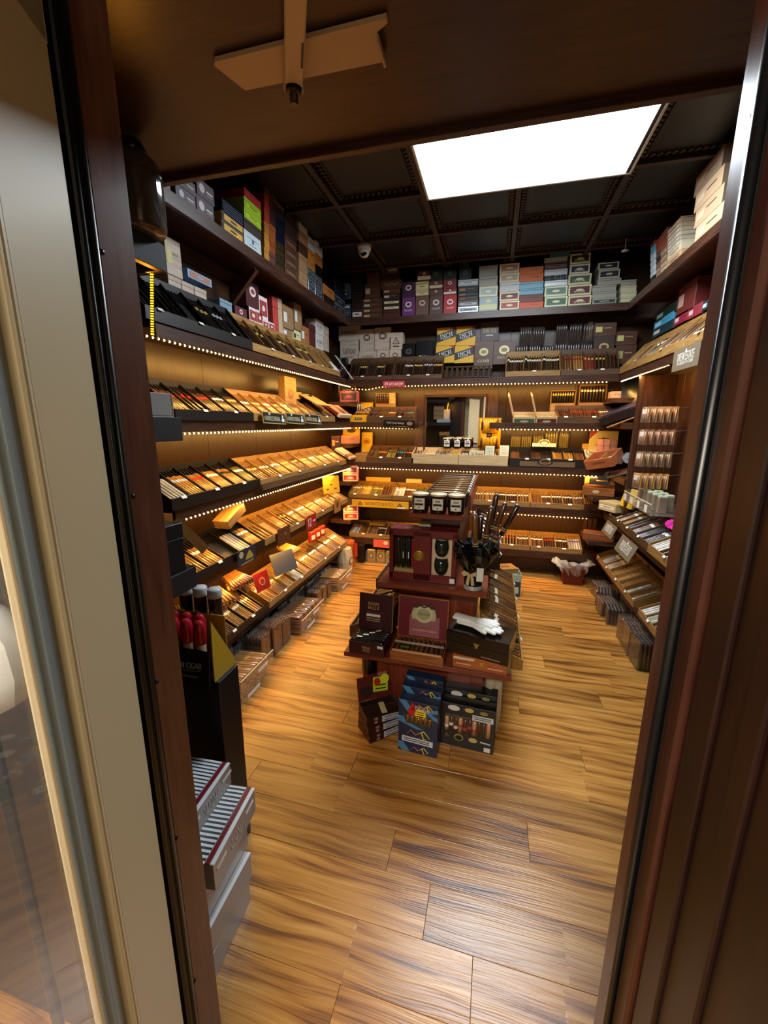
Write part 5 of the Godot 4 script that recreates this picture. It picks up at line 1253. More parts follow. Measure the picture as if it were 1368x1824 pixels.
func stack_right() -> void:

	# ---- boxes on the right wall
	carton("cigar_box", "black box, bottom of pale blue column near the far corner", V(1.21, 2.665, -3.892), -90, V(0.086, 0.051, 0.2), "plain", "black", "#e8e0c8", "#8c7a50", "")
	carton("cigar_box", "lowest white box, second of pale blue column near the far corner", V(1.21, 2.717, -3.912), -90, V(0.086, 0.05, 0.2), "plain", "#b4c0c4", "#e8e0c8", "#8c7a50", "")
	carton("cigar_box", "white box, third of pale blue column near the far corner", V(1.21, 2.768, -3.931), -90, V(0.086, 0.044, 0.2), "plain", "#bcc8cc", "#e8e0c8", "#8c7a50", "")
	carton("cigar_box", "bluish white box, fourth of pale blue column near the far corner", V(1.21, 2.814, -3.949), -90, V(0.086, 0.044, 0.2), "plain", "#b4c2c8", "#e8e0c8", "#8c7a50", "")
	carton("cigar_box", "upper white box, fifth of pale blue column near the far corner", V(1.21, 2.859, -3.966), -90, V(0.087, 0.038, 0.2), "plain", "#bccace", "#e8e0c8", "#8c7a50", "")
	carton("cigar_box", "sky blue box, sixth of pale blue column near the far corner", V(1.21, 2.898, -3.985), -90, V(0.087, 0.058, 0.2), "plain", "#58a0c0", "#e8e0c8", "#8c7a50", "")
	carton("cigar_box", "rust brown box, topmost of pale blue column near the far corner", V(1.21, 2.957, -4.004), -90, V(0.087, 0.035, 0.2), "plain", "#7a3a26", "#e8e0c8", "#8c7a50", "")
	carton("cigar_box", "tan wrapped box, bottom of clear wrapped column", V(1.21, 2.665, -3.769), -90, V(0.089, 0.038, 0.2), "strip", "#8a6a56", "#b09a84", "#6a5040", "")
	carton("cigar_box", "brown wrapped box, second of clear wrapped column", V(1.21, 2.704, -3.784), -90, V(0.089, 0.037, 0.2), "strip", "#8a6a56", "#b09a84", "#6a5040", "")
	carton("cigar_box", "dull brown box, third of clear wrapped column", V(1.21, 2.742, -3.8), -90, V(0.089, 0.043, 0.2), "plain", "#7a5a48", "#e8e0c8", "#8c7a50", "")
	carton("cigar_box", "charcoal box, fourth of clear wrapped column", V(1.21, 2.786, -3.816), -90, V(0.089, 0.037, 0.2), "plain", "#2a2420", "#e8e0c8", "#8c7a50", "")
	carton("cigar_box", "grey-brown box, fifth of clear wrapped column", V(1.21, 2.824, -3.832), -90, V(0.09, 0.042, 0.2), "plain", "#5a4a42", "#e8e0c8", "#8c7a50", "")
	carton("cigar_box", "russet box, sixth of clear wrapped column", V(1.21, 2.867, -3.85), -90, V(0.09, 0.047, 0.2), "plain", "#8a4428", "#e8e0c8", "#8c7a50", "")
	carton("cigar_box", "rust box, topmost of clear wrapped column", V(1.21, 2.915, -3.87), -90, V(0.09, 0.052, 0.2), "plain", "#82402a", "#e8e0c8", "#8c7a50", "")
	carton("cigar_box", "pale tan box, bottom of tan and brown column", V(1.21, 2.665, -3.66), -90, V(0.112, 0.042, 0.2), "strip", "#b89c80", "#d8c4a8", "#6a5040", "")
	carton("cigar_box", "tan box, second of tan and brown column", V(1.21, 2.708, -3.676), -90, V(0.113, 0.042, 0.2), "strip", "#9a785c", "#c8b090", "#6a5040", "")
	carton("cigar_box", "brown box, third of tan and brown column", V(1.21, 2.75, -3.694), -90, V(0.113, 0.047, 0.2), "strip", "#8a6a54", "#b09a84", "#6a5040", "")
	carton("cigar_box", "dull tan box, fourth of tan and brown column", V(1.21, 2.798, -3.712), -90, V(0.113, 0.046, 0.2), "strip", "#8a6a54", "#b09a84", "#6a5040", "")
	carton("cigar_box", "reddish box, fifth of tan and brown column", V(1.21, 2.845, -3.73), -90, V(0.113, 0.046, 0.2), "plain", "#8a4c34", "#e8e0c8", "#8c7a50", "")
	carton("cigar_box", "red-brown box, sixth of tan and brown column", V(1.21, 2.892, -3.748), -90, V(0.114, 0.046, 0.2), "plain", "#7e442e", "#e8e0c8", "#8c7a50", "")
	carton("cigar_box", "dark russet box, topmost of tan and brown column", V(1.21, 2.939, -3.765), -90, V(0.114, 0.04, 0.2), "plain", "#784030", "#e8e0c8", "#8c7a50", "")
	carton("cigar_box", "overhanging tan lettered box, bottom of crate pile beside the upright cartons", V(1.21, 2.665, -3.49), -90, V(0.218, 0.06, 0.2), "letters", "#b89470", "#6a5040", "#4a3a30", "HABANO")
	carton("cigar_box", "pale lettered box, second of crate pile beside the upright cartons", V(1.21, 2.726, -3.509), -90, V(0.219, 0.042, 0.2), "letters", "#c8b898", "#8a7a60", "#5a4a38", "HABANO")
	carton("cigar_box", "white-striped box, third of crate pile beside the upright cartons", V(1.21, 2.769, -3.522), -90, V(0.219, 0.027, 0.2), "strip", "#bdb098", "#d8d0c0", "#6a6258", "")
	carton("cigar_box", "grey striped box, fourth of crate pile beside the upright cartons", V(1.21, 2.797, -3.533), -90, V(0.22, 0.029, 0.2), "strip", "#a89880", "#d0c8b8", "#6a6258", "")
	carton("cigar_box", "cream striped box, fifth of crate pile beside the upright cartons", V(1.21, 2.827, -3.545), -90, V(0.22, 0.029, 0.2), "strip", "#b0a48c", "#d8d0c0", "#6a6258", "")
	carton("cigar_box", "tan striped box, sixth of crate pile beside the upright cartons", V(1.21, 2.857, -3.556), -90, V(0.22, 0.029, 0.2), "strip", "#a89478", "#d0c8b8", "#6a6258", "")
	carton("cigar_box", "brown striped box, seventh of crate pile beside the upright cartons", V(1.21, 2.887, -3.567), -90, V(0.221, 0.029, 0.2), "strip", "#9a8468", "#c8bca8", "#6a6258", "")
	carton("cigar_box", "umber striped box, topmost of crate pile beside the upright cartons", V(1.21, 2.917, -3.578), -90, V(0.221, 0.029, 0.2), "strip", "#8f7458", "#c0b09c", "#6a6258", "")
	carton("cigar_box", "big pale tan box, bottom of big tan carton column by the door jamb", V(1.21, 2.665, -3.026), -90, V(0.325, 0.102, 0.2), "tag", "#b89c7c", "#c8b090", "#5a4432", "")
	carton("cigar_box", "big tan box, second of big tan carton column by the door jamb", V(1.21, 2.768, -3.062), -90, V(0.327, 0.1, 0.2), "tag", "#b49676", "#c8b090", "#5a4432", "")
	carton("cigar_box", "large tan box, third of big tan carton column by the door jamb", V(1.21, 2.87, -3.098), -90, V(0.328, 0.103, 0.2), "tag", "#b89a78", "#c8b090", "#5a4432", "")
	carton("cigar_box", "large grey-tan box, topmost of big tan carton column by the door jamb", V(1.21, 2.973, -3.136), -90, V(0.33, 0.109, 0.2), "tag", "#8f7660", "#a89078", "#5a4432", "")
	carton("cigar_box", "red-brown box, bottom of brown cartons behind the striped crates", V(1.285, 2.665, -3.645), -90, V(0.379, 0.107, 0.15), "plain", "#6e3e2a", "#e8e0c8", "#8c7a50", "")
	carton("cigar_box", "light tan box, topmost of brown cartons behind the striped crates", V(1.285, 2.773, -3.69), -90, V(0.381, 0.136, 0.15), "tag", "#a88a68", "#c0a888", "#5a4432", "")
	carton("cigar_box", "lower dark teal box on the upper right shelf", V(1.33, 2.323, -4.055), -90, V(0.437, 0.071, 0.11), "tag", "#15313a", "#b8c4c4", "#15313a", "")
	carton("cigar_box", "bright blue box between the two dark teal boxes", V(1.33, 2.383, -4.056), -90, V(0.408, 0.07, 0.11), "tag", "#3f94b8", "#a8d0dc", "#3f94b8", "")
	carton("cigar_box", "dark green box on top of the bright blue box", V(1.33, 2.443, -4.031), -90, V(0.43, 0.075, 0.11), "tag", "#14261f", "#8a9a94", "#14261f", "")
	carton("cigar_box", "crimson box nearest the teal boxes on the upper right shelf", V(1.33, 2.326, -3.705), -90, V(0.231, 0.073, 0.11), "tag", "#8c1f34", "#d8b8bc", "#8c1f34", "")
	carton("cigar_box", "dusty red box nearest the jamb on the upper right shelf", V(1.33, 2.321, -3.477), -90, V(0.202, 0.073, 0.11), "tag", "#96303c", "#d8b8bc", "#96303c", "")
	carton("cigar_box", "tall rust red box behind the crimson boxes", V(1.33, 2.383, -3.656), -90, V(0.303, 0.204, 0.11), "tag", "#6e2a24", "#c8a090", "#6e2a24", "")
	carton("cigar_box", "slate grey box half hidden by the door jamb", V(1.33, 2.326, -3.285), -90, V(0.17, 0.058, 0.11), "tag", "#26343c", "#c4d4d6", "#26343c", "")
	var fr := thing("picture_box", "upright pink-framed box end at the far end of the upper right shelf", "cigar box", V(1.3, 2.05, -4.25), -75)
	part(fr, "body", bx(0.17, 0.19, 0.03), col("33201c"), at(0, 0.095, 0))
	part(fr, "frame", bx(0.165, 0.185, 0.002, 0.0), col("b89a8c"), at(0, 0.095, 0.016))
	part(fr, "panel", bx(0.135, 0.155, 0.002, 0.0), col("3a201c"), at(0, 0.095, 0.018))

func dress_back() -> void:

	# ---- mirror and the things round it
	var mi := thing("wall_mirror", "dark wood framed mirror in the middle of the back wall", "mirror", V(-0.43, 1.17, -4.66))
	part(mi, "backing", bx(0.9, 0.78, 0.03), shelf_wood(), at(0, 0.39, -0.02))
	for s in [-1, 1]: part(mi, "side_panel", bx(0.11, 0.78, 0.03), shelf_wood("y"), at(s * 0.395, 0.39, 0.01))
	part(mi, "top_panel", bx(0.68, 0.055, 0.03), shelf_wood(), at(0, 0.752, 0.01))
	part(mi, "bottom_panel", bx(0.68, 0.095, 0.03), shelf_wood(), at(0, 0.05, 0.01))
	for s in [-1, 1]: part(mi, "inner_moulding", bx(0.024, 0.62, 0.03, 0.006), wood("frame", "2a140c", "3c2014", "4a2a1a", "y", 0.3), at(s * 0.33, 0.41, 0.02))
	for y in [0.108, 0.717]: part(mi, "inner_moulding", bx(0.68, 0.024, 0.03, 0.006), wood("frame", "2a140c", "3c2014", "4a2a1a", "x", 0.3), at(0, y, 0.02))
	var glass := StandardMaterial3D.new()
	glass.albedo_color = Color("d4d8d8")
	glass.metallic = 1.0
	glass.roughness = 0.02
	part(mi, "mirror_glass", bx(0.64, 0.59, 0.004, 0.0), glass, at(0, 0.412, 0.008))
	candle("dark candle jar with a white label before the mirror, farthest from the gold box", V(-0.487, 1.333, -4.5), 0.046, 0.112)
	candle("dark candle jar with a white label before the mirror, middle of three", V(-0.379, 1.335, -4.5), 0.046, 0.111)
	candle("dark candle jar with a white label before the mirror, closest to the gold box", V(-0.271, 1.337, -4.5), 0.045, 0.11)
	var sb := thing("satin_box", "upright box lined with gold satin around a small black plaque", "gift box", V(-0.051, 1.34, -4.53))
	part(sb, "case", bx(0.227, 0.315, 0.04), col("b08420", 0.4), at(0, 0.157, 0))
	var sat := col("d89a1c", 0.28)
	for k in 9:
		var a := -0.8 + 0.2 * k
		part(sb, "satin_fold", tube([V(0.02 * (k - 4), 0.164, 0.024), V(0.013 * (k - 4), 0.227, 0.036 if k % 2 else 0.028), V(0.026 * (k - 4), 0.299, 0.024)], 0.014, 8), sat)
		part(sb, "satin_fold", tube([V(0.02 * (k - 4), 0.151, 0.024), V(0.015 * (k - 4), 0.088, 0.034 if k % 2 else 0.027), V(0.026 * (k - 4), 0.016, 0.024)], 0.014, 8), sat)
	for s in [-1, 1]:
		part(sb, "satin_roll", tube([V(s * 0.1, 0.01, 0.02), V(s * 0.086, 0.157, 0.03), V(s * 0.1, 0.305, 0.02)], 0.012, 8), sat)
		for v in [0.17, 0.8]: part(sb, "bottle_recess", lathe([P(0, -0.06), P(0.012, -0.06), P(0.011, 0.01), P(0.005, 0.03), P(0.005, 0.055), P(0, 0.055)], 8), col("4a1c0c", 0.3), at(s * 0.077, 0.315 * v, 0.038))
	part(sb, "plaque", bx(0.055, 0.038, 0.004), col("141414", 0.3), at(0.0, 0.139, 0.05))
	lettering(sb, "GOLD", 0.035, 0.012, col("d8c890"), at(0.0, 0.139, 0.053))
	var q456 := card("leaflet", "small ochre card leaning behind the pale tray below the candles", "leaflet", at(-0.374, 1.289, -4.445, -8), 0.082, 0.074, col("c89838", 0.7))
	lettering(q456, "FLAVOR", 0.061, 0.007, col("2a2a20"), at(0, 0.022, 0.0015))
	part(q456, "print_line", bx(0.041, 0.003, 0.0006, 0.0), col("5a3a10"), at(0, 0, 0.0015))
	var q846 := card("leaflet", "white printed leaflet in front of the gold satin box", "leaflet", at(-0.037, 1.307, -4.445, -8), 0.09, 0.127, col("c3c9b4", 0.7))
	lettering(q846, "PRICE LIST", 0.068, 0.011, col("2a2a20"), at(0, 0.038, 0.0015))
	for k in 6: part(q846, "print_line", bx(0.063, 0.003, 0.0006, 0.0), col("6a6a58"), at(0, 0.018 - 0.012 * k * 1.058, 0.0015))
	var q1020 := card("leaflet", "white printed leaflet beside the black tray", "leaflet", at(0.107, 1.315, -4.445, -8), 0.09, 0.124, col("c9cdb8", 0.7))
	lettering(q1020, "PRICE LIST", 0.068, 0.011, col("2a2a20"), at(0, 0.037, 0.0015))
	for k in 6: part(q1020, "print_line", bx(0.063, 0.003, 0.0006, 0.0), col("6a6a58"), at(0, 0.017 - 0.012 * k * 1.035, 0.0015))
	carton("cigar_box", "small red-brown box behind the pale trays", V(-0.293, 1.255, -4.53), 0, V(0.074, 0.05, 0.06), "strip", "#5a2a18", "#c9c9b0", "#5a5a48")
	carton("cigar_box", "small grey patterned box left of the white leaflet", V(-0.213, 1.249, -4.53), 0, V(0.077, 0.069, 0.06), "strip", "ornate", "#c9c9b0", "#5a5a48")
	carton("cigar_box", "small grey patterned box touching the white leaflet", V(-0.134, 1.248, -4.53), 0, V(0.076, 0.067, 0.06), "strip", "ornate", "#c9c9b0", "#5a5a48")

	# ---- left part of the back wall
	var yb := open_box("yellow_box", "open yellow cigar box showing cigars and a lid with a slanted black band", V(-1.468, 1.608, -4.53), 0, V(0.198, 0.075, 0.2), col("d6a418", 0.5), 0.15, 14, col("d9a81e", 0.5))
	part(yb, "black_badge", bx(0.085, 0.026, 0.001, 0.0), col("17181a"), at(0, 0.035, 0.101))
	lettering(yb, "INCH", 0.06, 0.014, col("e8e0c0"), at(0, 0.035, 0.102))
	part(yb, "lid_band", plate([P(-0.02, -0.01), P(0.09, 0.025), P(0.09, 0.08), P(-0.02, 0.045)]), col("17181a"), at(0.0, 0.1, -0.102, -14))
	lettering(yb, "INCH", 0.08, 0.03, col("e8e0c0"), at(0.035, 0.135, -0.11, -14, 0, 16), "Droid Serif")
	row_of_cigars(yb, at(0, 0.085, 0.0, -62), 7, 0.023, 0.15, "n", "g", "light brown cigar lying in the open yellow box", "cigars in the open yellow box")
	row_of_cigars(yb, at(-0.05, 0.16, -0.095, -14), 3, 0.024, 0.12, "n", "g", "light brown cigar standing against the yellow lid", "cigars against the yellow lid")
	var ub := thing("upright_box", "upright open pale wooden box of brown cigars behind the back wall tray", "cigar box", V(-1.216, 1.608, -4.665))
	part(ub, "tray", bx(0.238, 0.324, 0.035), cedar(), at(0, 0.162, 0))
	part(ub, "edge", bx(0.072, 0.122, 0.014), wood("pale tray", "a98e62", "c2a878", "d4bd90", "y", 0.55), at(0.081, 0.26, 0.02))
	row_of_cigars(ub, at(-0.033, 0.26, 0.027), 7, 0.022, 0.096, "b", "k", "brown cigar standing in the upright pale wooden box", "cigars in the upright pale wooden box")
	carton("cigar_box", "pink box with a dark label on the corner ledge", V(-1.57, 1.82, -4.44), 8, V(0.195, 0.115, 0.12), "framed", "#8d3f4a", "#8d3f4a", "#2a1a1c", "BOX")
	var nf := card("framed_sign", "black framed sign with a white word on the corner above the pink box", "sign", at(-1.64, 2.0 - 0.05, -4.56, 0, 20), 0.2, 0.14, cedar())
	part(nf, "panel", bx(0.175, 0.115, 0.001, 0.0), col("141210"), at(0, 0, 0.002))
	lettering(nf, "INCH", 0.1, 0.035, col("d8ceb8"), at(0, 0, 0.003), "Droid Serif")
	var ss := card("script_sign", "black sign with white script hanging on the shelf edge under a back wall tray", "sign", at(-0.99, 1.585, -4.36, 10, 0, -2), 0.34, 0.085, col("15120f", 0.4))
	lettering(ss, "Find your Range", 0.19, 0.026, col("d8d0c0"), at(-0.04, 0.012, 0.002), "Droid Serif")
	part(ss, "cigar_print", plate([P(-0.13, -0.03), P(0.06, -0.018), P(0.13, -0.03), P(0.06, -0.026)]), col("a86a34"), at(0, 0, 0.0015))
	part(ss, "emblem", plate(oval(0.032, 0.02)), col("a87858"), at(0.115, 0.012, 0.0015))
	var wb := open_box("wooden_box", "nearly empty open wooden box with a tall yellow lid left of the back wall tray", V(-1.437, 1.17, -4.53), 0, V(0.139, 0.09, 0.22), cedar(), 0.235, 4, col("d9ac1e", 0.5))
	part(wb, "emblem", plate(oval(0.042, 0.03)), col("9a4a14"), at(0, 0.22, -0.114, -4))
	part(wb, "emblem", plate(oval(0.032, 0.022)), col("d9ac1e"), at(0, 0.222, -0.113, -4))
	part(wb, "crown_print", plate([P(-0.02, -0.014), P(0.02, -0.014), P(0.026, 0.016), P(0.012, 0.004), P(0, 0.022), P(-0.012, 0.004), P(-0.026, 0.016)]), col("9a3a14"), at(0, 0.22, -0.112, -4))
	row_of_cigars(wb, at(0, 0.05, 0.04, -70), 4, 0.022, 0.11, "g", "w", "short golden cigar in the nearly empty wooden box", "cigars in the nearly empty wooden box")
	var lb := open_box("wooden_box", "small reddish wooden box with a slanted yellow lid on the corner ledge", V(-1.57, 1.37, -4.45), 12, V(0.2, 0.09, 0.14), wood("pink cedar", "8a4a2c", "a8623c", "bd7a50", "x", 0.5), 0.12, 20, col("caa01c", 0.5))
	part(lb, "emblem", plate(oval(0.05, 0.025)), col("4a3414"), at(0, 0.14, -0.085, -20))
	lettering(lb, "CUBAN", 0.11, 0.014, col("6a2a14"), at(0, 0.045, 0.071))
	carton("cigar_box", "dark box with orange print leaning in the left corner of the middle shelf", V(-1.66, 1.31, -4.2), 60, V(0.12, 0.15, 0.03), "tag", "#3a1c18", "#c87a30", "#c8a080")
	var rd950 := carton("cigar_box", "red and white cigar box in the back corner, upper pair of red boxes, lower one", V(-1.57, 0.95, -4.45), 14, V(0.17, 0.086, 0.19), "framed", "#c4622e", "#d8b894", "#a8281c", "ROMEO")
	var rd951 := carton("cigar_box", "red and white cigar box in the back corner, upper pair of red boxes, top one", V(-1.57, 1.038, -4.45), 14, V(0.17, 0.086, 0.19), "framed", "#c4622e", "#d8b894", "#a8281c", "ROMEO")
	var rd500 := carton("cigar_box", "red and white cigar box in the back corner, lower pair of red boxes, lower one", V(-1.57, 0.505, -4.45), 14, V(0.17, 0.086, 0.19), "framed", "#c4622e", "#d8b894", "#a8281c", "ROMEO")
	var rd501 := carton("cigar_box", "red and white cigar box in the back corner, lower pair of red boxes, top one", V(-1.57, 0.593, -4.45), 14, V(0.17, 0.086, 0.19), "framed", "#c4622e", "#d8b894", "#a8281c", "ROMEO")
	var ban := card("banner", "yellow banner with thin dark capitals hanging below the low back shelf", "sign", at(-1.203, 0.705, -4.365, 0, 0, 0), 0.661, 0.082, col("e0a81c", 0.5), 0.003)
	lettering(ban, "MONTECRISTO.", 0.331, 0.034, col("5a3c0c"), at(0, 0, 0.002))
	for s in [-1, 1]:
		for k in 3: part(ban, "emblem", plate([P(-0.016, -0.013), P(0.016, -0.013), P(0.0, 0.012)]), col("6a480c"), at(s * 0.231 + [-0.015, 0.015, 0.0][k], [-0.006, -0.006, 0.014][k], 0.002))
	part(ban, "price_strip", bx(0.09, 0.018, 0.001, 0.0), col("ece4d0"), at(0.251, -0.031, 0.002))
	var cc := card("coral_card", "coral red card with a cream emblem hanging below the lowest back shelf", "sign", at(-1.18, 0.245, -4.36, -8), 0.19, 0.09, col("d0523c", 0.5))
	part(cc, "emblem", plate(oval(0.025, 0.02)), col("e0d090"), at(0.05, 0.01, 0.002))
	carton("cigar_box", "small brown box resting on top of the lowest back tray near the corner", V(-1.29, 0.40, -4.6), 0, V(0.19, 0.05, 0.1), "strip", "#7a5a34", "#a8864c", "#5a3a18")
	carton("cigar_box", "thin yellow box standing behind the golden tray above the yellow banner", V(-1.3, 0.78, -4.655), 0, V(0.3, 0.19, 0.03), "plain", "#c8a030")
	carton("cigar_box", "thin cream box standing behind the golden tray of white wrapped cigars", V(-0.87, 0.78, -4.655), 0, V(0.18, 0.185, 0.03), "plain", "#cdb27a")

	# ---- right part of the back wall
	var ob0 := open_box("hinged_box", "green-labelled open white box with its lid swung up beside the mirror", V(0.279, 1.608, -4.53), 0, V(0.212, 0.085, 0.22), wood("pale tray", "a98e62", "c2a878", "d4bd90", "x", 0.55), 0.0)
	ob0.rotation.x = deg_to_rad(14)
	part(ob0, "front_label", bx(0.191, 0.05, 0.001, 0.0), surface("#41543c"), at(0, 0.04, 0.111))
	part(ob0, "print", plate(oval(0.04, 0.012)), surface("#a89878"), at(0, 0.04, 0.112))
	part(ob0, "lid", bx(0.014, 0.2, 0.22), wood("pale tray", "a98e62", "c2a878", "d4bd90", "y", 0.55), at(-0.136, 0.19, 0.0, 0, 0, 16))
	part(ob0, "inner_sheet", bx(0.192, 0.003, 0.19, 0.0), surface("#b9aa8c"), at(0, 0.055, 0))
	var ob1 := open_box("hinged_box", "red-labelled open white box of cigars with its lid swung up", V(0.489, 1.608, -4.53), 0, V(0.196, 0.085, 0.22), wood("pale tray", "a98e62", "c2a878", "d4bd90", "x", 0.55), 0.0)
	ob1.rotation.x = deg_to_rad(14)
	part(ob1, "front_label", bx(0.177, 0.05, 0.001, 0.0), surface("#5a2018"), at(0, 0.04, 0.111))
	part(ob1, "print", plate(oval(0.04, 0.012)), surface("#a89878"), at(0, 0.04, 0.112))
	part(ob1, "lid", bx(0.014, 0.2, 0.22), wood("pale tray", "a98e62", "c2a878", "d4bd90", "y", 0.55), at(-0.128, 0.19, 0.0, 0, 0, 16))
	part(ob1, "inner_sheet", bx(0.176, 0.003, 0.19, 0.0), surface("#b9aa8c"), at(0, 0.02, 0))
	row_of_cigars(ob1, at(0, 0.05, 0.0, -90), 7, 0.022, 0.16, "n", "w", "brown cigar in the red-labelled open white box", "cigars in the red-labelled open white box")
	var us0 := thing("upright_box", "upright dark box of gold-tipped cigars above the back wall tray", "cigar box", V(0.654, 1.608, -4.67))
	part(us0, "back_panel", bx(0.239, 0.322, 0.008), wood("brown tray", "3a2413", "54371f", "6a4829", "y", 0.5), at(0, 0.161, -0.02))
	for s in [-1, 1]: part(us0, "side", bx(0.01, 0.322, 0.05), cedar("y"), at(s * 0.115, 0.161, 0))
	part(us0, "top", bx(0.239, 0.01, 0.05), cedar(), at(0, 0.317, 0))
	part(us0, "base", bx(0.239, 0.197, 0.05), cedar(), at(0, 0.098, 0))
	row_of_cigars(us0, at(0, 0.254, 0.0), 9, 0.023, 0.109, "k", "y", "cigar in the upright dark box of gold-tipped cigars above the back wall tray", "cigars of the upright dark box of gold-tipped cigars above the back wall tray")
	var us1 := thing("upright_box", "upright open box of white-footed cigars near the far corner", "cigar box", V(0.927, 1.608, -4.67))
	part(us1, "back_panel", bx(0.255, 0.375, 0.008), wood("brown tray", "3a2413", "54371f", "6a4829", "y", 0.5), at(0, 0.187, -0.02))
	for s in [-1, 1]: part(us1, "side", bx(0.01, 0.375, 0.05), cedar("y"), at(s * 0.122, 0.187, 0))
	part(us1, "top", bx(0.255, 0.01, 0.05), cedar(), at(0, 0.37, 0))
	part(us1, "base", bx(0.255, 0.199, 0.05), cedar(), at(0, 0.1, 0))
	row_of_cigars(us1, at(0, 0.282, 0.0), 8, 0.028, 0.148, "m", "w", "cigar in the upright open box of white-footed cigars near the far corner", "cigars of the upright open box of white-footed cigars near the far corner")
	carton("cigar_box", "pale pink wooden box with dark print on the high corner ledge", V(1.148, 1.838, -4.5), 0, V(0.206, 0.061, 0.12), "letters", "#b8937a", "#8a6a58", "#5a3a2a", "PERLA")
	var bc := thing("navy_case", "large dark navy case standing open and tilted in the far right corner", "case", V(1.13, 1.66, -4.36))
	bc.rotation_degrees = V(0, -38, 0)
	part(bc, "tray", bx(0.34, 0.07, 0.26), col("10141f", 0.35), at(0.03, 0.05, 0.02, 22, 0, 18))
	part(bc, "lining", bx(0.31, 0.004, 0.23, 0.0), col("2a2440", 0.5), at(0.02, 0.088, 0.03, 22, 0, 18))
	part(bc, "lid", bx(0.36, 0.3, 0.075), col("0f1418", 0.3), at(0.13, 0.24, -0.1, -22, 0, 12))
	part(bc, "trim", bx(0.05, 0.26, 0.078), col("4a4224", 0.35), at(0.03, 0.22, -0.098, -22, 0, 12))
	var pr := thing("prop_board", "thin tilted board propping up the dark navy case", "board", V(1.16, 1.63, -4.2))
	part(pr, "board", bx(0.34, 0.012, 0.14), cedar(), at(0, 0, 0, 0, -38, 22))
	var dtr := tray("black display tray with a crest on its front right of the pale trays", V(0.525, 1.17, -4.395), 0, 0.719, 0.25, 24, 0.085, "black", ["n7-", "-", "b7-", "-", "g8-", "g8-", "n7-"])
	var kb := part(dtr, "printed_strip", bx(0.518, 0.05, 0.002, 0.0), col("6a5236", 0.6), at(0, 0.032, 0.006))
	part(kb, "crest", plate(oval(0.075, 0.034, 24)), col("1a120c"), at(-0.02, 0.02, 0.0015))
	part(kb, "crest_ring", plate(oval(0.05, 0.028, 24)), col("a8834c"), at(-0.02, 0.024, 0.0022))
	part(kb, "crest_inner", plate(oval(0.044, 0.023, 24)), col("1a120c"), at(-0.02, 0.024, 0.0032))
	lettering(kb, "UNDERCROWN", 0.11, 0.014, col("b8935c"), at(-0.02, 0.012, 0.0045), "Droid Serif")
	var ws := card("crest_sign", "white paper sign with an arched crest standing behind the black display tray", "sign", at(0.5, 1.385, -4.56, -5), 0.23, 0.035, col("d8d2c2", 0.6))
	part(ws, "arch", plate(oval(0.055, 0.035, 20)), col("d8d2c2"), at(0, 0.022, -0.001))
	part(ws, "arch_band", plate(oval(0.045, 0.025, 20)), col("2a2420"), at(0, 0.022, 0.0012))
	part(ws, "arch_inner", plate(oval(0.036, 0.017, 20)), col("d8d2c2"), at(0, 0.018, 0.002))
	bundle("cigar_bundle", "cellophane pack of dark cigars, first behind the black display tray", V(0.222, 1.17, -4.66), 0, 5, 2, 0.305, 0.01, "o")
	bundle("cigar_bundle", "cellophane pack of dark cigars, second behind the black display tray", V(0.331, 1.17, -4.66), 0, 5, 2, 0.306, 0.01, "o")
	bundle("cigar_bundle", "cellophane pack of dark cigars, third behind the black display tray", V(0.449, 1.17, -4.66), 0, 5, 2, 0.308, 0.01, "o")
	bundle("cigar_bundle", "cellophane pack of dark cigars, fourth behind the black display tray", V(0.577, 1.17, -4.66), 0, 5, 2, 0.354, 0.012, "o")
	bundle("cigar_bundle", "cellophane pack of dark cigars, fifth behind the black display tray", V(0.698, 1.17, -4.66), 0, 5, 2, 0.355, 0.009, "o")
	var gl := open_box("lined_box", "open box of small cigars with a cream and gold lid beside the black display tray", V(0.968, 1.17, -4.5), 0, V(0.193, 0.075, 0.2), wood("brown box2", "5a3a28", "7a5238", "946a4a", "x", 0.5), 0.16, 8, col("d9cfae", 0.5))
	part(gl, "gold_border", bx(0.174, 0.05, 0.001, 0.0), col("b8902c", 0.4), at(0, 0.205, -0.112, -8))
	part(gl, "crest", plate(oval(0.055, 0.042, 24)), col("a8924c"), at(0, 0.155, -0.103, -8))
	part(gl, "crest", plate(oval(0.044, 0.032, 24)), col("e0d8b8"), at(0, 0.155, -0.1015, -8))
	part(gl, "crest", plate(oval(0.034, 0.024, 24)), col("8a7a3a"), at(0, 0.155, -0.1, -8))
	row_of_cigars(gl, at(0, 0.075, 0.0, -75), 11, 0.0165, 0.13, "b", "n", "small brown cigar in the open box with a cream and gold lid", "cigars in the box with a cream and gold lid")
	carton("cigar_box", "small pale patterned box behind the cream and gold lidded box", V(1.144, 1.21, -4.58), 0, V(0.19, 0.075, 0.1), "strip", "#a8906a", "#d8c8a0", "#6a4a30")
	var rc := card("printed_panel", "cream box lid with a red corner and dark emblem against the far right wall", "lid", at(1.06, 1.425, -4.6, -6, -8), 0.255, 0.21, col("bfae74", 0.5), 0.012)
	part(rc, "red_corner", plate([P(-0.127, 0.105), P(-0.05, 0.105), P(-0.127, 0.02)]), col("9a2024"), at(0, 0, 0.0068))
	for k in 3: part(rc, "emblem", plate(oval(0.022 if k == 1 else 0.016, 0.022 if k == 1 else 0.014, 10)), col("2e2a1c"), at(-0.035 + 0.035 * k, 0.02, 0.0072))
	lettering(rc, "ARTURO FUENTE", 0.15, 0.018, col("4a3c1c"), at(0, -0.035, 0.0072), "Droid Serif")
	var tb := thing("divided_box", "tilted finger-jointed wooden box with a divider on the corner shelf", "cigar box", V(1.02, 1.24, -4.26))
	tb.rotation_degrees = V(24, -38, 14)
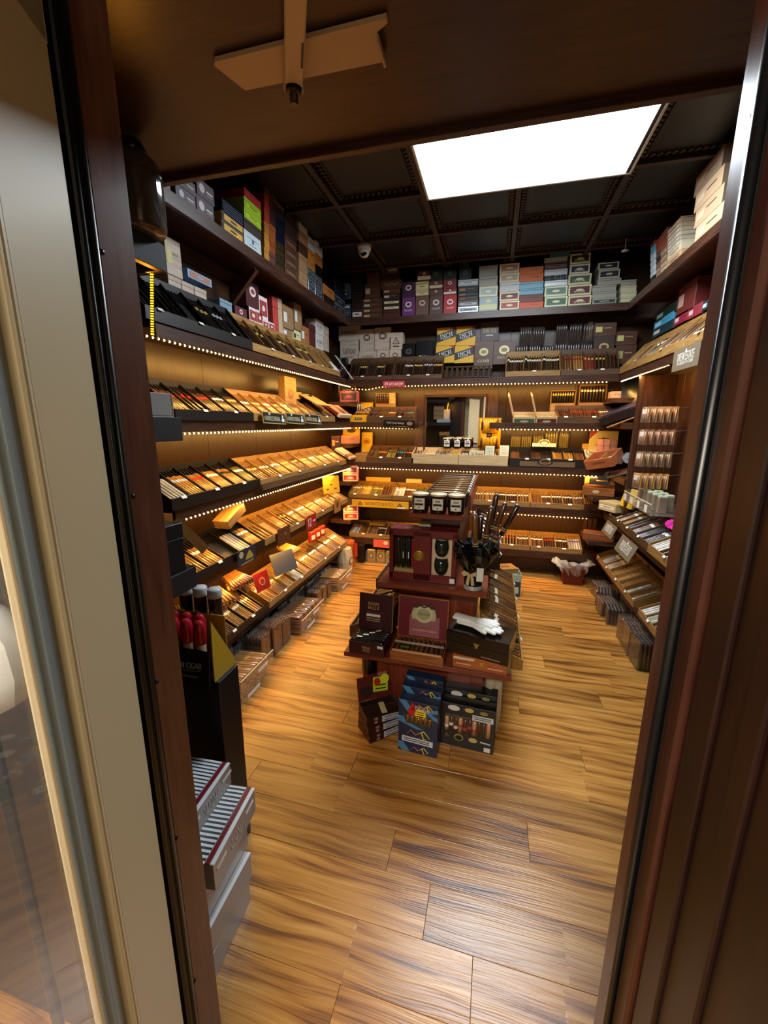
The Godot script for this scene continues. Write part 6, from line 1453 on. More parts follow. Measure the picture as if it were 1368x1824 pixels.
	var pk := wood("pink cedar", "8a4a2c", "a8623c", "bd7a50", "x", 0.5)
	part(tb, "bottom", bx(0.27, 0.008, 0.2), pk, at(0, 0, 0))
	for s in [-1, 1]:
		part(tb, "long_side", bx(0.27, 0.085, 0.01), pk, at(0, 0.045, s * 0.095))
		part(tb, "end_side", bx(0.01, 0.085, 0.2), pk, at(s * 0.13, 0.045, 0))
	part(tb, "divider", bx(0.008, 0.07, 0.18), cedar("z"), at(0.0, 0.04, 0))
	part(tb, "inner_sheet", bx(0.11, 0.002, 0.16, 0.0), col("b0a898"), at(0.065, 0.03, 0))
	lettering(tb, "HABANOS", 0.12, 0.02, col("5a2c1c"), at(0, 0.05, 0.101))
	var tl := thing("cedar_boards", "reddish cedar lid standing behind the tilted finger-jointed box", "lid", V(1.06, 1.29, -4.44))
	for k in 3: part(tl, "board", bx(0.055, 0.15, 0.012), pk, at(-0.06 + 0.057 * k, 0.09, 0, -8, -12))
	var cb := thing("plastic_bag", "crumpled clear plastic bag on a tilted board in the right corner", "bag", V(1.27, 1.235, -4.2))
	part(cb, "bag", crumpled([P(0.02, 0), P(0.11, 0.02), P(0.13, 0.06), P(0.09, 0.11), P(0.02, 0.13)], 18, 0.12, 5), film("aab2b8", 0.55, 0.12))
	var tbd := thing("prop_board", "tilted dark board carrying the crumpled plastic bag", "board", V(1.23, 1.19, -4.2))
	part(tbd, "board", bx(0.36, 0.012, 0.24), wood("brown box2", "5a3a28", "7a5238", "946a4a", "x", 0.5), at(0, 0, 0, 10, -30, 20))
	tray("dark open box of cellophane cigars at the end of the low back shelf", V(1.01, 0.755, -4.40), 0, 0.2, 0.24, 18, 0.06, "brown", ["n8-"], "", false, false)
	var sl := open_box("lacquered_box", "lacquered brown box with an oval emblem and open black lid in the right corner", V(1.0, 0.935, -4.3), -14, V(0.27, 0.075, 0.2), wood("honey", "6a3a1a", "8a5226", "a06632", "x", 0.3), 0.15, 6, col("14110f", 0.3))
	part(sl, "emblem", plate(oval(0.03, 0.016)), col("c8a868"), at(-0.02, 0.038, 0.102))
	part(sl, "lid_print", bx(0.1, 0.014, 0.001, 0.0), col("c8a050"), at(0.02, 0.12, -0.103, -6))
	for s in [-1, 1]: part(sl, "gold_corner", bx(0.04, 0.07, 0.001, 0.0), col("b07c28", 0.4), at(s * 0.112, 0.12, -0.101, -6))
	var ls := thing("corner_ledge", "short dark ledge carrying the lacquered box in the right corner", "shelf", V(1.12, 0.885, -4.38))
	part(ls, "board", bx(0.38, 0.045, 0.4), shelf_wood(), at(0, 0.022, 0))
	carton("cigar_box", "shallow reddish cedar box lying above the trash can in the right corner", V(1.02, 0.52, -4.2), -12, V(0.26, 0.06, 0.16), "plain", "#8a4a20")
	var lo := thing("corner_ledge", "short dark ledge under the shallow reddish cedar box", "shelf", V(1.12, 0.475, -4.3))
	part(lo, "board", bx(0.4, 0.044, 0.4), shelf_wood(), at(0, 0.022, 0))
	for k in 3:
		var o := thing("stile", "dark upright board below the right corner ledges, %s" % ["nearest the golden tray", "middle one of three", "nearest the right wall"][k], "board", V(0.98 + 0.045 * k, 0.29, -4.6))
		part(o, "board", bx(0.035, 0.34, 0.02), shelf_wood("y"), at(0, 0.17, 0))

	# ---- right wall bay: hanging packs, book, bursts, signs
	for r in 4:
		var y := 1.74 - 0.165 * r
		var hook := thing("peg_hook", "wire peg hook on the right wall, %s from the top" % ["first", "second", "third", "fourth"][r], "hook", V(1.35, y - 0.02, -3.55))
		part(hook, "wire", tube([V(0.03, 0.0, 0), V(-0.1, -0.01, 0.0), V(-0.26, -0.02, 0.0), V(-0.27, 0.0, 0)], 0.003), col("b8b4ac", 0.3, 0.7))
		part(hook, "ticket", bx(0.002, 0.035, 0.035, 0.0), col("e0dcc8"), at(-0.275, -0.03, 0.0, 0, 25))
		for k in 5:
			var p := thing("hanging_pack", "%s clear cigar pack from the tip of the %s wire hook" % [ordinals[k], ordinals[r]], "cigar pack", V(1.09 + 0.045 * k, y - 0.13, -3.55), -62, "packs on the %s wire hook" % ["first", "second", "third", "fourth"][r])
			part(p, "card", bx(0.075, 0.115, 0.003), col(["8a6a3c", "7a4a24", "6a5a34", "c08a2c"][r]), at(0, 0.058, 0))
			part(p, "card_print", plate(oval(0.02, 0.028)), col(["4a2c14", "3a2010", "38301c", "3a2a10"][r]), at(0, 0.07, 0.002))
			for j in 4: part(p, "cigarillo", tube([V(-0.024 + 0.016 * j, 0.006, 0.009), V(-0.024 + 0.016 * j, 0.1, 0.009)], 0.006, 6), skin("p"))
			part(p, "clear_front", bx(0.072, 0.11, 0.014), film("f0f0ea", 0.03, 0.05), at(0, 0.056, 0.009))
	for k in 5:
		var o := thing("slat_panel", "dark tongue-and-groove board behind the hanging packs, %s from the far end" % ordinals[k], "board", V(1.375, 0.76, -3.78 + 0.13 * k), 0, "boards behind the hanging packs")
		part(o, "board", bx(0.014, 1.22, 0.126), shelf_wood("y"), at(0, 0.61, 0))
	var hd := thing("acrylic_rack", "clear acrylic rack with white price tickets below the hanging packs", "display rack", V(1.2, 0.98, -3.45))
	var clear := film("e8ece8", 0.04, 0.03)
	part(hd, "front_lip", bx(0.005, 0.075, 0.62), clear, at(-0.13, 0.038, 0))
	part(hd, "bottom", bx(0.26, 0.005, 0.62), clear, at(0, 0.0, 0))
	for s in [-1, 1]: part(hd, "end", bx(0.26, 0.09, 0.005), clear, at(0, 0.045, s * 0.308))
	part(hd, "rim", bx(0.008, 0.006, 0.62), col("d8c8b0", 0.2), at(-0.13, 0.078, 0))
	for k in 4: part(hd, "ticket", bx(0.002, 0.05, 0.055, 0.0), col("e6e2d2"), at(-0.136, 0.036, -0.25 + 0.16 * k))
	for k in 9:
		var o := thing("small_tin", "%s pale green-topped pack from the far end of the clear acrylic rack" % ordinals[k], "cigar pack", V(1.17 + 0.06 * (k % 2), 0.985, -3.66 + 0.052 * k), -90, "packs in the clear acrylic rack")
		part(o, "body", bx(0.044, 0.11, 0.05), col("8a7a64", 0.4), at(0, 0.055, 0))
		part(o, "top", bx(0.044, 0.014, 0.05), col("c2cdb0", 0.4), at(0, 0.115, 0))
	var ybk := thing("yellow_book", "yellow and white box standing like a book behind the pale right-hand tray", "box", V(1.13, 0.9, -3.86))
	ybk.rotation_degrees = V(-8, -50, -10)
	part(ybk, "body", bx(0.115, 0.165, 0.035), col("d8d4c8"), at(0, 0.082, 0))
	part(ybk, "cover", bx(0.113, 0.163, 0.002, 0.0), col("e0b020"), at(0, 0.082, 0.019))
	lettering(ybk, "CLASSIC", 0.07, 0.014, col("4a3a10"), at(0.005, 0.105, 0.021))
	part(ybk, "crest", plate(oval(0.008, 0.01)), col("4a3a10"), at(0.005, 0.07, 0.0206))
	carton("cigar_box", "cream open-topped box of golden packs beside the yellow book", V(1.075, 0.84, -4.0), -62, V(0.2, 0.08, 0.16), "strip", "#c9b27c", "#e4dcc0", "#8a7a5a")
	for k in 2:
		var o := thing("price_burst", ["magenta starburst price card stuck above the dark right-hand tray", "red starburst price card stuck above the dark right-hand tray"][k], "price card", V(1.22 + 0.012 * k, 0.93, -3.14 + 0.15 * k))
		o.rotation_degrees = V(-38, -68, 0)
		part(o, "burst", plate(burst(0.058, 14, 0.85), 0.002), col(["e0189c", "e0202c"][k], 0.5), Transform3D(Basis.from_scale(Vector3(1.25, 0.7, 1)), Vector3.ZERO))
	var sg371 := card("kraft_sign", "tan sign with white capitals hanging from the upper right shelf near the jamb", "sign", at(1.065, 1.985, -2.93, 0, -90, 0), 0.36, 0.13, col("75664f", 0.6), 0.004)
	lettering(sg371, "DREW ESTATE", 0.223, 0.047, col("e4e2da"), at(0, 0.01, 0.0025))
	lettering(sg371, "THE REBIRTH OF CIGARS", 0.216, 0.016, col("e4e2da"), at(0, -0.026, 0.0025))
	part(sg371, "tower_print", plate([P(-0.014, 0), P(0.014, 0), P(0.003, 0.017), P(-0.003, 0.017)]), col("e4e2da"), at(0, 0.033, 0.0025))
	var sg372 := card("kraft_sign", "tan sign with white capitals hanging below the pale right-hand tray", "sign", at(1, 0.715, -3.79, -22, -90, 0), 0.3, 0.11, col("75664f", 0.6), 0.004)
	lettering(sg372, "DREW ESTATE", 0.186, 0.04, col("e4e2da"), at(0, 0.009, 0.0025))
	lettering(sg372, "THE REBIRTH OF CIGARS", 0.18, 0.013, col("e4e2da"), at(0, -0.022, 0.0025))
	part(sg372, "tower_print", plate([P(-0.014, 0), P(0.014, 0), P(0.003, 0.014), P(-0.003, 0.014)]), col("e4e2da"), at(0, 0.028, 0.0025))
	var sg373 := card("kraft_sign", "larger tan sign with white capitals hanging below the dark right-hand tray", "sign", at(0.99, 0.7, -3.28, -22, -90, 0), 0.36, 0.13, col("75664f", 0.6), 0.004)
	lettering(sg373, "DREW ESTATE", 0.223, 0.047, col("e4e2da"), at(0, 0.01, 0.0025))
	lettering(sg373, "THE REBIRTH OF CIGARS", 0.216, 0.016, col("e4e2da"), at(0, -0.026, 0.0025))
	part(sg373, "tower_print", plate([P(-0.014, 0), P(0.014, 0), P(0.003, 0.017), P(-0.003, 0.017)]), col("e4e2da"), at(0, 0.033, 0.0025))

func dress_left() -> void:

	# ---- signs, small boxes and loose things on the left wall
	var ns0 := card("tray_sign", "black sign with cream capitals nearest the doorway, under the cedar tray", "sign", at(-1.488, 1.628, -2.633, -8, 90, -2), 0.305, 0.078, col("a8935c", 0.4), 0.004)
	part(ns0, "panel", bx(0.29, 0.066, 0.001, 0.0), col("1c1d1c", 0.4), at(0, 0, 0.0024))
	lettering(ns0, "A NASHVILLE ORIGINAL", 0.208, 0.03, col("cfc9a0"), at(-0.03, -0.004, 0.003))
	part(ns0, "figure_print", plate(oval(0.009, 0.011)), col("d8dcdc"), at(0.113, 0.014, 0.0032))
	part(ns0, "figure_print", plate([P(-0.02, -0.02), P(0.016, -0.024), P(0.02, -0.002), P(0, 0.004), P(-0.018, -0.002)]), col("d8dcdc"), at(0.113, 0, 0.0032))
	part(ns0, "seal_print", plate(oval(0.012, 0.008)), col("cfc9a0"), at(-0.063, 0.026, 0.0032))
	var ns1 := card("tray_sign", "black sign with cream capitals, middle of three under the cedar tray", "sign", at(-1.488, 1.628, -2.95, -8, 90, -2), 0.29, 0.078, col("a8935c", 0.4), 0.004)
	part(ns1, "panel", bx(0.275, 0.066, 0.001, 0.0), col("1c1d1c", 0.4), at(0, 0, 0.0024))
	lettering(ns1, "A NASHVILLE ORIGINAL", 0.198, 0.03, col("cfc9a0"), at(-0.03, -0.004, 0.003))
	part(ns1, "figure_print", plate(oval(0.009, 0.011)), col("d8dcdc"), at(0.108, 0.014, 0.0032))
	part(ns1, "figure_print", plate([P(-0.02, -0.02), P(0.016, -0.024), P(0.02, -0.002), P(0, 0.004), P(-0.018, -0.002)]), col("d8dcdc"), at(0.108, 0, 0.0032))
	part(ns1, "seal_print", plate(oval(0.012, 0.008)), col("cfc9a0"), at(-0.06, 0.026, 0.0032))
	var ns2 := card("tray_sign", "black sign with cream capitals farthest along, under the cedar tray", "sign", at(-1.488, 1.628, -3.275, -8, 90, -2), 0.32, 0.078, col("a8935c", 0.4), 0.004)
	part(ns2, "panel", bx(0.305, 0.066, 0.001, 0.0), col("1c1d1c", 0.4), at(0, 0, 0.0024))
	lettering(ns2, "A NASHVILLE ORIGINAL", 0.218, 0.03, col("cfc9a0"), at(-0.03, -0.004, 0.003))
	part(ns2, "figure_print", plate(oval(0.009, 0.011)), col("d8dcdc"), at(0.119, 0.014, 0.0032))
	part(ns2, "figure_print", plate([P(-0.02, -0.02), P(0.016, -0.024), P(0.02, -0.002), P(0, 0.004), P(-0.018, -0.002)]), col("d8dcdc"), at(0.119, 0, 0.0032))
	part(ns2, "seal_print", plate(oval(0.012, 0.008)), col("cfc9a0"), at(-0.066, 0.026, 0.0032))
	var cb1 := carton("cigar_box", "upright cedar box with a pressed emblem at the back of the eye level left shelf", V(-1.7, 1.608, -3.25), 90, V(0.2, 0.36, 0.06), "emblem", "cedar", "#7a5426", "#8a6030")
	var cb2 := carton("cigar_box", "black box with gold print beside the upright cedar box", V(-1.72, 1.758, -3.55), 80, V(0.26, 0.15, 0.05), "tag", "black", "#a8863c", "#a8863c")
	var cbl := card("cedar_board", "thin cedar lid lying tilted in front of the black gold-printed box", "lid", at(-1.62, 1.80, -3.62, -62, 90), 0.3, 0.2, cedar(), 0.008)
	for k in 8:
		var o := thing("slim_pack", "%s slim rust-red pack leaning at the end of the eye level left shelf" % ordinals[k], "cigar pack", V(-1.5, 1.68, -3.88 - 0.045 * k), 0, "slim packs at the far end of the eye level left shelf")
		o.rotation_degrees = V(0, 0, -34)
		part(o, "pack", bx(0.19, 0.035, 0.036, 0.004), col(["6a2418", "8a4a34", "b09a8a", "5a2018"][k % 4], 0.3), at(-0.06, 0.0, 0))
		part(o, "end_label", bx(0.03, 0.036, 0.037, 0.003), col("c8b8a0", 0.4), at(0.022, 0, 0))
	for k in 4:
		var o := thing("slim_pack", "%s pale slim pack leaning at the end of the middle left shelf" % ordinals[k], "cigar pack", V(-1.49, 1.23, -4.14 - 0.05 * k), 0, "pale packs at the far end of the middle left shelf")
		o.rotation_degrees = V(0, 0, -30)
		part(o, "pack", bx(0.2, 0.03, 0.042, 0.004), col(["c8b08a", "b89a70"][k % 2], 0.3), at(-0.07, 0.01, 0))
		part(o, "stripe", bx(0.05, 0.031, 0.043, 0.003), col("8a5a30", 0.4), at(-0.02, 0.01, 0))
	var bb := card("tray_board", "plain brown board fixed along the front of the middle left shelf", "board", at(-1.485, 1.172, -3.14, -12, 90), 1.44, 0.042, wood("brown tray", "3a2413", "54371f", "6a4829", "x", 0.5), 0.012)
	var dv := thing("divider_block", "block of spare cedar dividers lying on the back of the low left shelf", "wooden block", V(-1.62, 0.99, -2.24))
	dv.rotation_degrees = V(0, 90, 24)
	for k in 5: part(dv, "board", bx(0.2, 0.011, 0.1), cedar(), at(0.0, 0.012 * k, 0.006 * (k % 2)))
	part(dv, "front_rail", bx(0.2, 0.06, 0.01), cedar(), at(0, 0.026, 0.056))
	var nv := card("picture_card", "navy and gold printed card hanging from the low left shelf", "sign", at(-1.482, 0.765, -2.19, 0, 90, 0), 0.2, 0.105, col("16243a", 0.4))
	part(nv, "sun_print", plate(oval(0.022, 0.022)), col("b8b070"), at(-0.06, 0.024, 0.0015))
	part(nv, "ship_print", plate([P(-0.03, -0.02), P(0.06, -0.024), P(0.05, 0.004), P(0.02, 0.036), P(-0.01, 0.01)]), col("a8962c"), at(0.01, 0.0, 0.0015))
	part(nv, "caption", bx(0.14, 0.01, 0.001, 0.0), col("8a7c3c"), at(0, -0.04, 0.0015))
	var bcd := card("brown_card", "plain brown card hanging from the low left shelf", "sign", at(-1.482, 0.77, -2.68, 0, 90), 0.19, 0.13, col("5a3018", 0.5))
	part(bcd, "emblem", plate(oval(0.012, 0.012)), col("9a6a3a"), at(0.02, 0.01, 0.0015))
	var rcd := card("red_sign", "red sign with a white number hanging from the low left shelf", "sign", at(-1.482, 0.765, -3.165, 0, 90), 0.19, 0.12, col("a8201c", 0.5))
	lettering(rcd, "12", 0.07, 0.07, col("e6dcd0"), at(-0.04, 0, 0.0015))
	part(rcd, "print", bx(0.05, 0.012, 0.001, 0.0), col("e6dcd0"), at(0.05, 0, 0.0015))
	var ocd := card("emblem_card", "tan card with a dark emblem hanging near the far end of the low left shelf", "sign", at(-1.482, 0.785, -3.78, 0, 90), 0.17, 0.13, col("a8742c", 0.5))
	part(ocd, "emblem", plate(oval(0.03, 0.035)), col("5a3a14"), at(0, 0.01, 0.0015))
	var ycd := card("yellow_card", "yellow printed card standing in the low left trays near the corner", "sign", at(-1.56, 0.99, -3.82, -6, 62, 0), 0.21, 0.17, col("d8a020", 0.5))
	lettering(ycd, "PARTAGAS", 0.1, 0.014, col("5a3a0c"), at(0, 0.045, 0.0015))
	for k in 3: part(ycd, "print", bx(0.03, 0.016, 0.001, 0.0), col("5a3a0c"), at(-0.05 + 0.05 * k, [-0.045, 0.0, -0.045][k], 0.0015))
	var gcd := card("grey_card", "blank dark grey card leaning in the lowest left trays", "sign", at(-1.55, 0.52, -2.78, -22, 86, -6), 0.3, 0.17, col("4a4a50", 0.35), 0.004)
	var rd2 := card("red_card", "square red card with a gold emblem leaning in the lowest left trays", "sign", at(-1.53, 0.5, -2.42, -15, 80, 0), 0.14, 0.13, col("b0201c", 0.4), 0.004)
	part(rd2, "emblem", plate(oval(0.03, 0.03)), col("d88a30"), at(0, 0, 0.0025))
	part(rd2, "emblem", plate(oval(0.018, 0.02)), col("b0201c"), at(0, 0, 0.0033))
	for k in 3:
		var o := thing("red_pack", "%s small red and white pack at the back of the lowest left shelf" % ordinals[k], "cigar pack", V(-1.6, 0.5, -3.42 - 0.11 * k), 75, "red and white packs on the lowest left shelf")
		part(o, "pack", bx(0.085, 0.1, 0.03), col("8a2014", 0.4), at(0, 0.05, 0))
		part(o, "panel", bx(0.05, 0.04, 0.001, 0.0), col("d8c0a0"), at(0, 0.045, 0.0155))

	# ---- loose bundles lying on the lowest left shelf and above
	var pl0 := thing("cigar_pile", "loose fan of golden cigars lying behind the lowest black tray", "cigar bundle", V(-1.6, 0.53, -2.02), 62)
	var ps0 := begin()
	for i in 16: add_lathe(ps0, [P(0, -0.09), P(0.009, -0.088), P(0.009, 0.07), P(0, 0.085)], 7, at(-0.075 + 0.019 * (i % 8), 0.01 + 0.017 * (i / 8), 0.0, -72, 0, (i % 8 - 4) * 4.0))
	part(pl0, "cigars", done(ps0), skin("g")).set_meta("kind", "stuff")
	var pl1 := thing("cigar_pile", "fan of golden wrapped cigars at the near end of the lowest left shelf", "cigar bundle", V(-1.62, 0.52, -1.82), 70)
	var ps1 := begin()
	for i in 16: add_lathe(ps1, [P(0, -0.09), P(0.009, -0.088), P(0.009, 0.07), P(0, 0.085)], 7, at(-0.075 + 0.019 * (i % 8), 0.01 + 0.017 * (i / 8), 0.0, -72, 0, (i % 8 - 4) * 4.0))
	part(pl1, "cigars", done(ps1), skin("o")).set_meta("kind", "stuff")
	var pl2 := thing("cigar_pile", "pile of brown cigars lying behind the lowest cedar trays", "cigar bundle", V(-1.62, 0.56, -2.25), 80)
	var ps2 := begin()
	for i in 16: add_lathe(ps2, [P(0, -0.09), P(0.009, -0.088), P(0.009, 0.07), P(0, 0.085)], 7, at(-0.075 + 0.019 * (i % 8), 0.01 + 0.017 * (i / 8), 0.0, -72, 0, (i % 8 - 4) * 4.0))
	part(pl2, "cigars", done(ps2), skin("n")).set_meta("kind", "stuff")
	var pl3 := thing("cigar_pile", "pile of golden cigars behind the blank grey card", "cigar bundle", V(-1.63, 0.54, -3), 85)
	var ps3 := begin()
	for i in 16: add_lathe(ps3, [P(0, -0.09), P(0.009, -0.088), P(0.009, 0.07), P(0, 0.085)], 7, at(-0.075 + 0.019 * (i % 8), 0.01 + 0.017 * (i / 8), 0.0, -72, 0, (i % 8 - 4) * 4.0))
	part(pl3, "cigars", done(ps3), skin("g")).set_meta("kind", "stuff")
	for k in 3:
		var o := thing("leaning_pack", "%s golden pack leaning upright in the lowest near black tray" % ordinals[k], "cigar bundle", V(-1.6, 0.44 + 0.01 * k, -2.06 - 0.12 * k), 80, "golden packs leaning in the lowest near left tray")
		part(o, "pack", bx(0.055, 0.13, 0.02, 0.005), skin("n"), at(0, 0.06, 0, -28, 0, 14 * (k - 1)))
		part(o, "label", bx(0.057, 0.03, 0.021, 0.005), col("d8b060", 0.3), at(0, 0.09, -0.012, -28, 0, 14 * (k - 1)))

	# ---- door wall shelf things, matches display, silver boxes
	var wl := open_box("lidded_box", "open white-lined box with a raised reddish lid at the near end of the left wall", V(-1.0, 1.61, -0.9), 160, V(0.26, 0.065, 0.19), col("a4aaaa", 0.5), 0.2, 6, col("cdbf9e", 0.6))
	wl.rotation_degrees.y = 172
	part(wl, "lid_edge", bx(0.012, 0.2, 0.016), col("7a2a18", 0.4), at(-0.127, 0.165, -0.105, -6))
	var bk2 := carton("display_carton", "black carton of cigars on the door wall shelf above the matches display", V(-0.975, 1.17, -0.87), 172, V(0.2, 0.145, 0.22), "plain", "#0d0e10")
	lettering(bk2, "LIMITED", 0.09, 0.012, col("8a8a90"), at(-0.101, 0.11, -0.02, 0, -90))
	row_of_cigars(bk2, at(0.03, 0.156, 0.0, -90), 5, 0.021, 0.15, "g", "w", "golden cigar lying on the black door wall carton", "cigars lying on the black door wall carton")
	var wd := open_box("wooden_box", "small open wooden box with a red label above the black door wall carton", V(-0.98, 1.355, -0.84), 172, V(0.2, 0.07, 0.16), cedar(), 0.0)
	part(wd, "red_label", bx(0.001, 0.025, 0.09, 0.0), col("b8201c"), at(-0.101, 0.03, 0))
	part(wd, "paper", bx(0.17, 0.002, 0.13, 0.0), col("d8c8a0"), at(0, 0.055, 0))
	var bkl := card("carton_flap", "thin wooden flap sloping down beside the black door wall carton", "lid", at(-0.865, 1.265, -1.0, 0, 70, -52), 0.14, 0.03, cedar(), 0.006)
	var can := thing("plastic_jar", "tall dark clear plastic jar with rounded shoulders above the amber light strip", "jar", V(-0.862, 2.05, -0.93))
	part(can, "jar", lathe([P(0, 0), P(0.056, 0), P(0.06, 0.01), P(0.06, 0.125), P(0.056, 0.145), P(0.042, 0.16), P(0, 0.162)], 28), col("4a423c", 0.1))
	part(can, "lid_band", lathe([P(0.0612, 0.115), P(0.0612, 0.121)], 28), col("3a3430", 0.15))
	part(can, "knob", lathe([P(0, 0.16), P(0.03, 0.16), P(0.032, 0.175), P(0.024, 0.19), P(0, 0.19)], 20), col("15201a", 0.2))
	for k in 3: carton("cigar_box", "tan box behind the amber light strip, " + ["lowest of three", "middle of three", "topmost of three"][k], V(-1.1, 1.67 + 0.085 * k, -0.9), 172, V(0.2, 0.08, 0.14), "plain", "#8a6844")
	# black floor stand with oversized matches and capped tubes
	var st0 := thing("matches_stand", "black floor stand with a pale gold side wing and white lettering beside the left jamb", "display stand", V(-1.0, 0, -1.1))
	part(st0, "carton", bx(0.3, 0.74, 0.11), col("0b0d10", 0.35), at(0, 0.37, 0))
	part(st0, "header", bx(0.26, 0.13, 0.006), col("0a0b0e", 0.3), at(-0.005, 0.785, 0.06, -6))
	part(st0, "side_wing", plate([P(-0.055, 0), P(0.05, 0), P(0.055, 0.05), P(-0.05, 0.24), P(-0.055, 0.1)], 0.004), col("b8962c", 0.35), at(0.135, 0.72, 0.0, 0, 90))
	part(st0, "back_panel", bx(0.27, 0.22, 0.006), col("a98a30", 0.4), at(-0.02, 0.82, -0.05))
	lettering(st0, "PREMIUM CARBON CIGAR", 0.25, 0.02, col("b8bcc0"), at(-0.03, 0.79, 0.065, -6, 0, 3))
	part(st0, "underline", bx(0.24, 0.002, 0.001, 0.0), col("8a8e94"), at(-0.03, 0.773, 0.067, -6, 0, 3))
	part(st0, "print", bx(0.1, 0.008, 0.001, 0.0), col("5a5e64"), at(0.03, 0.757, 0.069, -6))
	for k in 7:
		var o := thing("match_bottle", "oversized red-headed matchstick, %s in the %s row of the black stand" % [ordinals[k % 4], ["front", "back"][k / 4]], "match", V(-1.08 + 0.052 * (k % 4) + 0.02 * (k / 4), 0.745, -1.066 - 0.042 * (k / 4)), 0, "red-headed matches in the black stand")
		part(o, "stick", lathe([P(0, 0), P(0.017, 0), P(0.017, 0.125), P(0, 0.125)], 14), col("9a7c5c", 0.5))
		part(o, "head", lathe([P(0.0175, 0.118), P(0.02, 0.13), P(0.0215, 0.155), P(0.021, 0.178), P(0.015, 0.196), P(0.007, 0.202), P(0, 0.203)], 16), col("a01824", 0.18))
	for k in 3:
		var o := thing("capped_tube", "%s white-capped black tube behind the red matches, counted from the jamb" % ordinals[k], "tube", V(-1.07 + 0.062 * k, 0.745, -1.185), 0, "white-capped black tubes in the stand")
		part(o, "tube", lathe([P(0, 0), P(0.024, 0), P(0.024, 0.24)], 18), col("0d111c", 0.25))
		part(o, "cap", lathe([P(0.0245, 0.235), P(0.0255, 0.24), P(0.0255, 0.262), P(0.022, 0.268), P(0, 0.266)], 18), col("b9bfc6", 0.3))
		part(o, "print", plate(oval(0.012, 0.03, 10)), col("8a929c"), at(0, 0.16, 0.0246))
	var sv0 := thing("silver_carton", "lowest silver-grey carton of the stack beside the left jamb", "carton", V(-0.84, 0, -0.815), 4)
	part(sv0, "body", bx(0.27, 0.098, 0.23), col("9a948e", 0.32, 0.25), at(0, 0.05, 0))
	part(sv0, "top_edge", bx(0.012, 0.004, 0.23), col("d4d8dc", 0.3), at(0.131, 0.098, 0))
	var sv1 := thing("silver_carton", "second silver-grey carton up in the stack beside the left jamb", "carton", V(-0.835, 0.1, -0.82), 2)
	part(sv1, "body", bx(0.27, 0.098, 0.24), col("9a948e", 0.32, 0.25), at(0, 0.05, 0))
	part(sv1, "top_edge", bx(0.012, 0.004, 0.24), col("d4d8dc", 0.3), at(0.131, 0.098, 0))
	var sv2 := thing("silver_carton", "plain silver-grey carton under the wide striped one", "carton", V(-0.855, 0.2, -0.84), 3)
	part(sv2, "body", bx(0.27, 0.108, 0.24), col("9a948e", 0.32, 0.25), at(0, 0.055, 0))
	part(sv2, "top_edge", bx(0.012, 0.004, 0.24), col("d4d8dc", 0.3), at(0.131, 0.108, 0))
	var sv3 := thing("silver_carton", "wide silver carton with a striped red-edged top beside the jamb", "carton", V(-0.83, 0.31, -0.86), 6)
	part(sv3, "body", bx(0.27, 0.09, 0.25), col("9a948e", 0.32, 0.25), at(0, 0.046, 0))
	part(sv3, "top_edge", bx(0.012, 0.004, 0.25), col("d4d8dc", 0.3), at(0.131, 0.09, 0))
	part(sv3, "red_border", bx(0.014, 0.004, 0.25), col("6e1420", 0.3), at(0.117, 0.091, 0))
	part(sv3, "top_print", bx(0.24, 0.003, 0.246, 0.0), col("2e3038", 0.35), at(-0.012, 0.091, 0))
	for j in 17: part(sv3, "stripe", bx(0.24, 0.0036, 0.0075, 0.0), col("d8dcdf", 0.35), at(-0.012, 0.091, -0.125 + 0.015 * (j + 0.5)))
	for j in 9: part(sv3, "crest_print", bx(0.0008, 0.03, 0.0025, 0.0), col("c8c8c8"), at(0.136, 0.046, -0.03 + 0.008 * j, 20 * (j % 3 - 1)))
	for e in [-0.085, 0.085]: part(sv3, "caption", bx(0.0008, 0.01, 0.05, 0.0), col("dcdcdc"), at(0.136, 0.057, e))
	var sv4 := thing("silver_carton", "topmost silver carton with a striped top and small emblem", "carton", V(-0.92, 0.402, -0.877), 4)
	part(sv4, "body", bx(0.27, 0.081, 0.215), col("9a948e", 0.32, 0.25), at(0, 0.041, 0))
	part(sv4, "top_edge", bx(0.012, 0.004, 0.215), col("d4d8dc", 0.3), at(0.131, 0.081, 0))
	part(sv4, "red_border", bx(0.014, 0.004, 0.215), col("6e1420", 0.3), at(0.117, 0.081, 0))
	part(sv4, "top_print", bx(0.24, 0.003, 0.211, 0.0), col("2e3038", 0.35), at(-0.012, 0.082, 0))
	for j in 17: part(sv4, "stripe", bx(0.24, 0.0036, 0.0075, 0.0), col("d8dcdf", 0.35), at(-0.012, 0.082, -0.107 + 0.013 * (j + 0.5)))
	for j in 9: part(sv4, "crest_print", bx(0.0008, 0.03, 0.0025, 0.0), col("c8c8c8"), at(0.136, 0.041, -0.03 + 0.008 * j, 20 * (j % 3 - 1)))
	for e in [-0.085, 0.085]: part(sv4, "caption", bx(0.0008, 0.01, 0.05, 0.0), col("dcdcdc"), at(0.136, 0.051, e))
	part(sv4, "small_emblem", bx(0.05, 0.005, 0.06, 0.0), col("6e1420", 0.3), at(0.0, 0.083, 0.05))

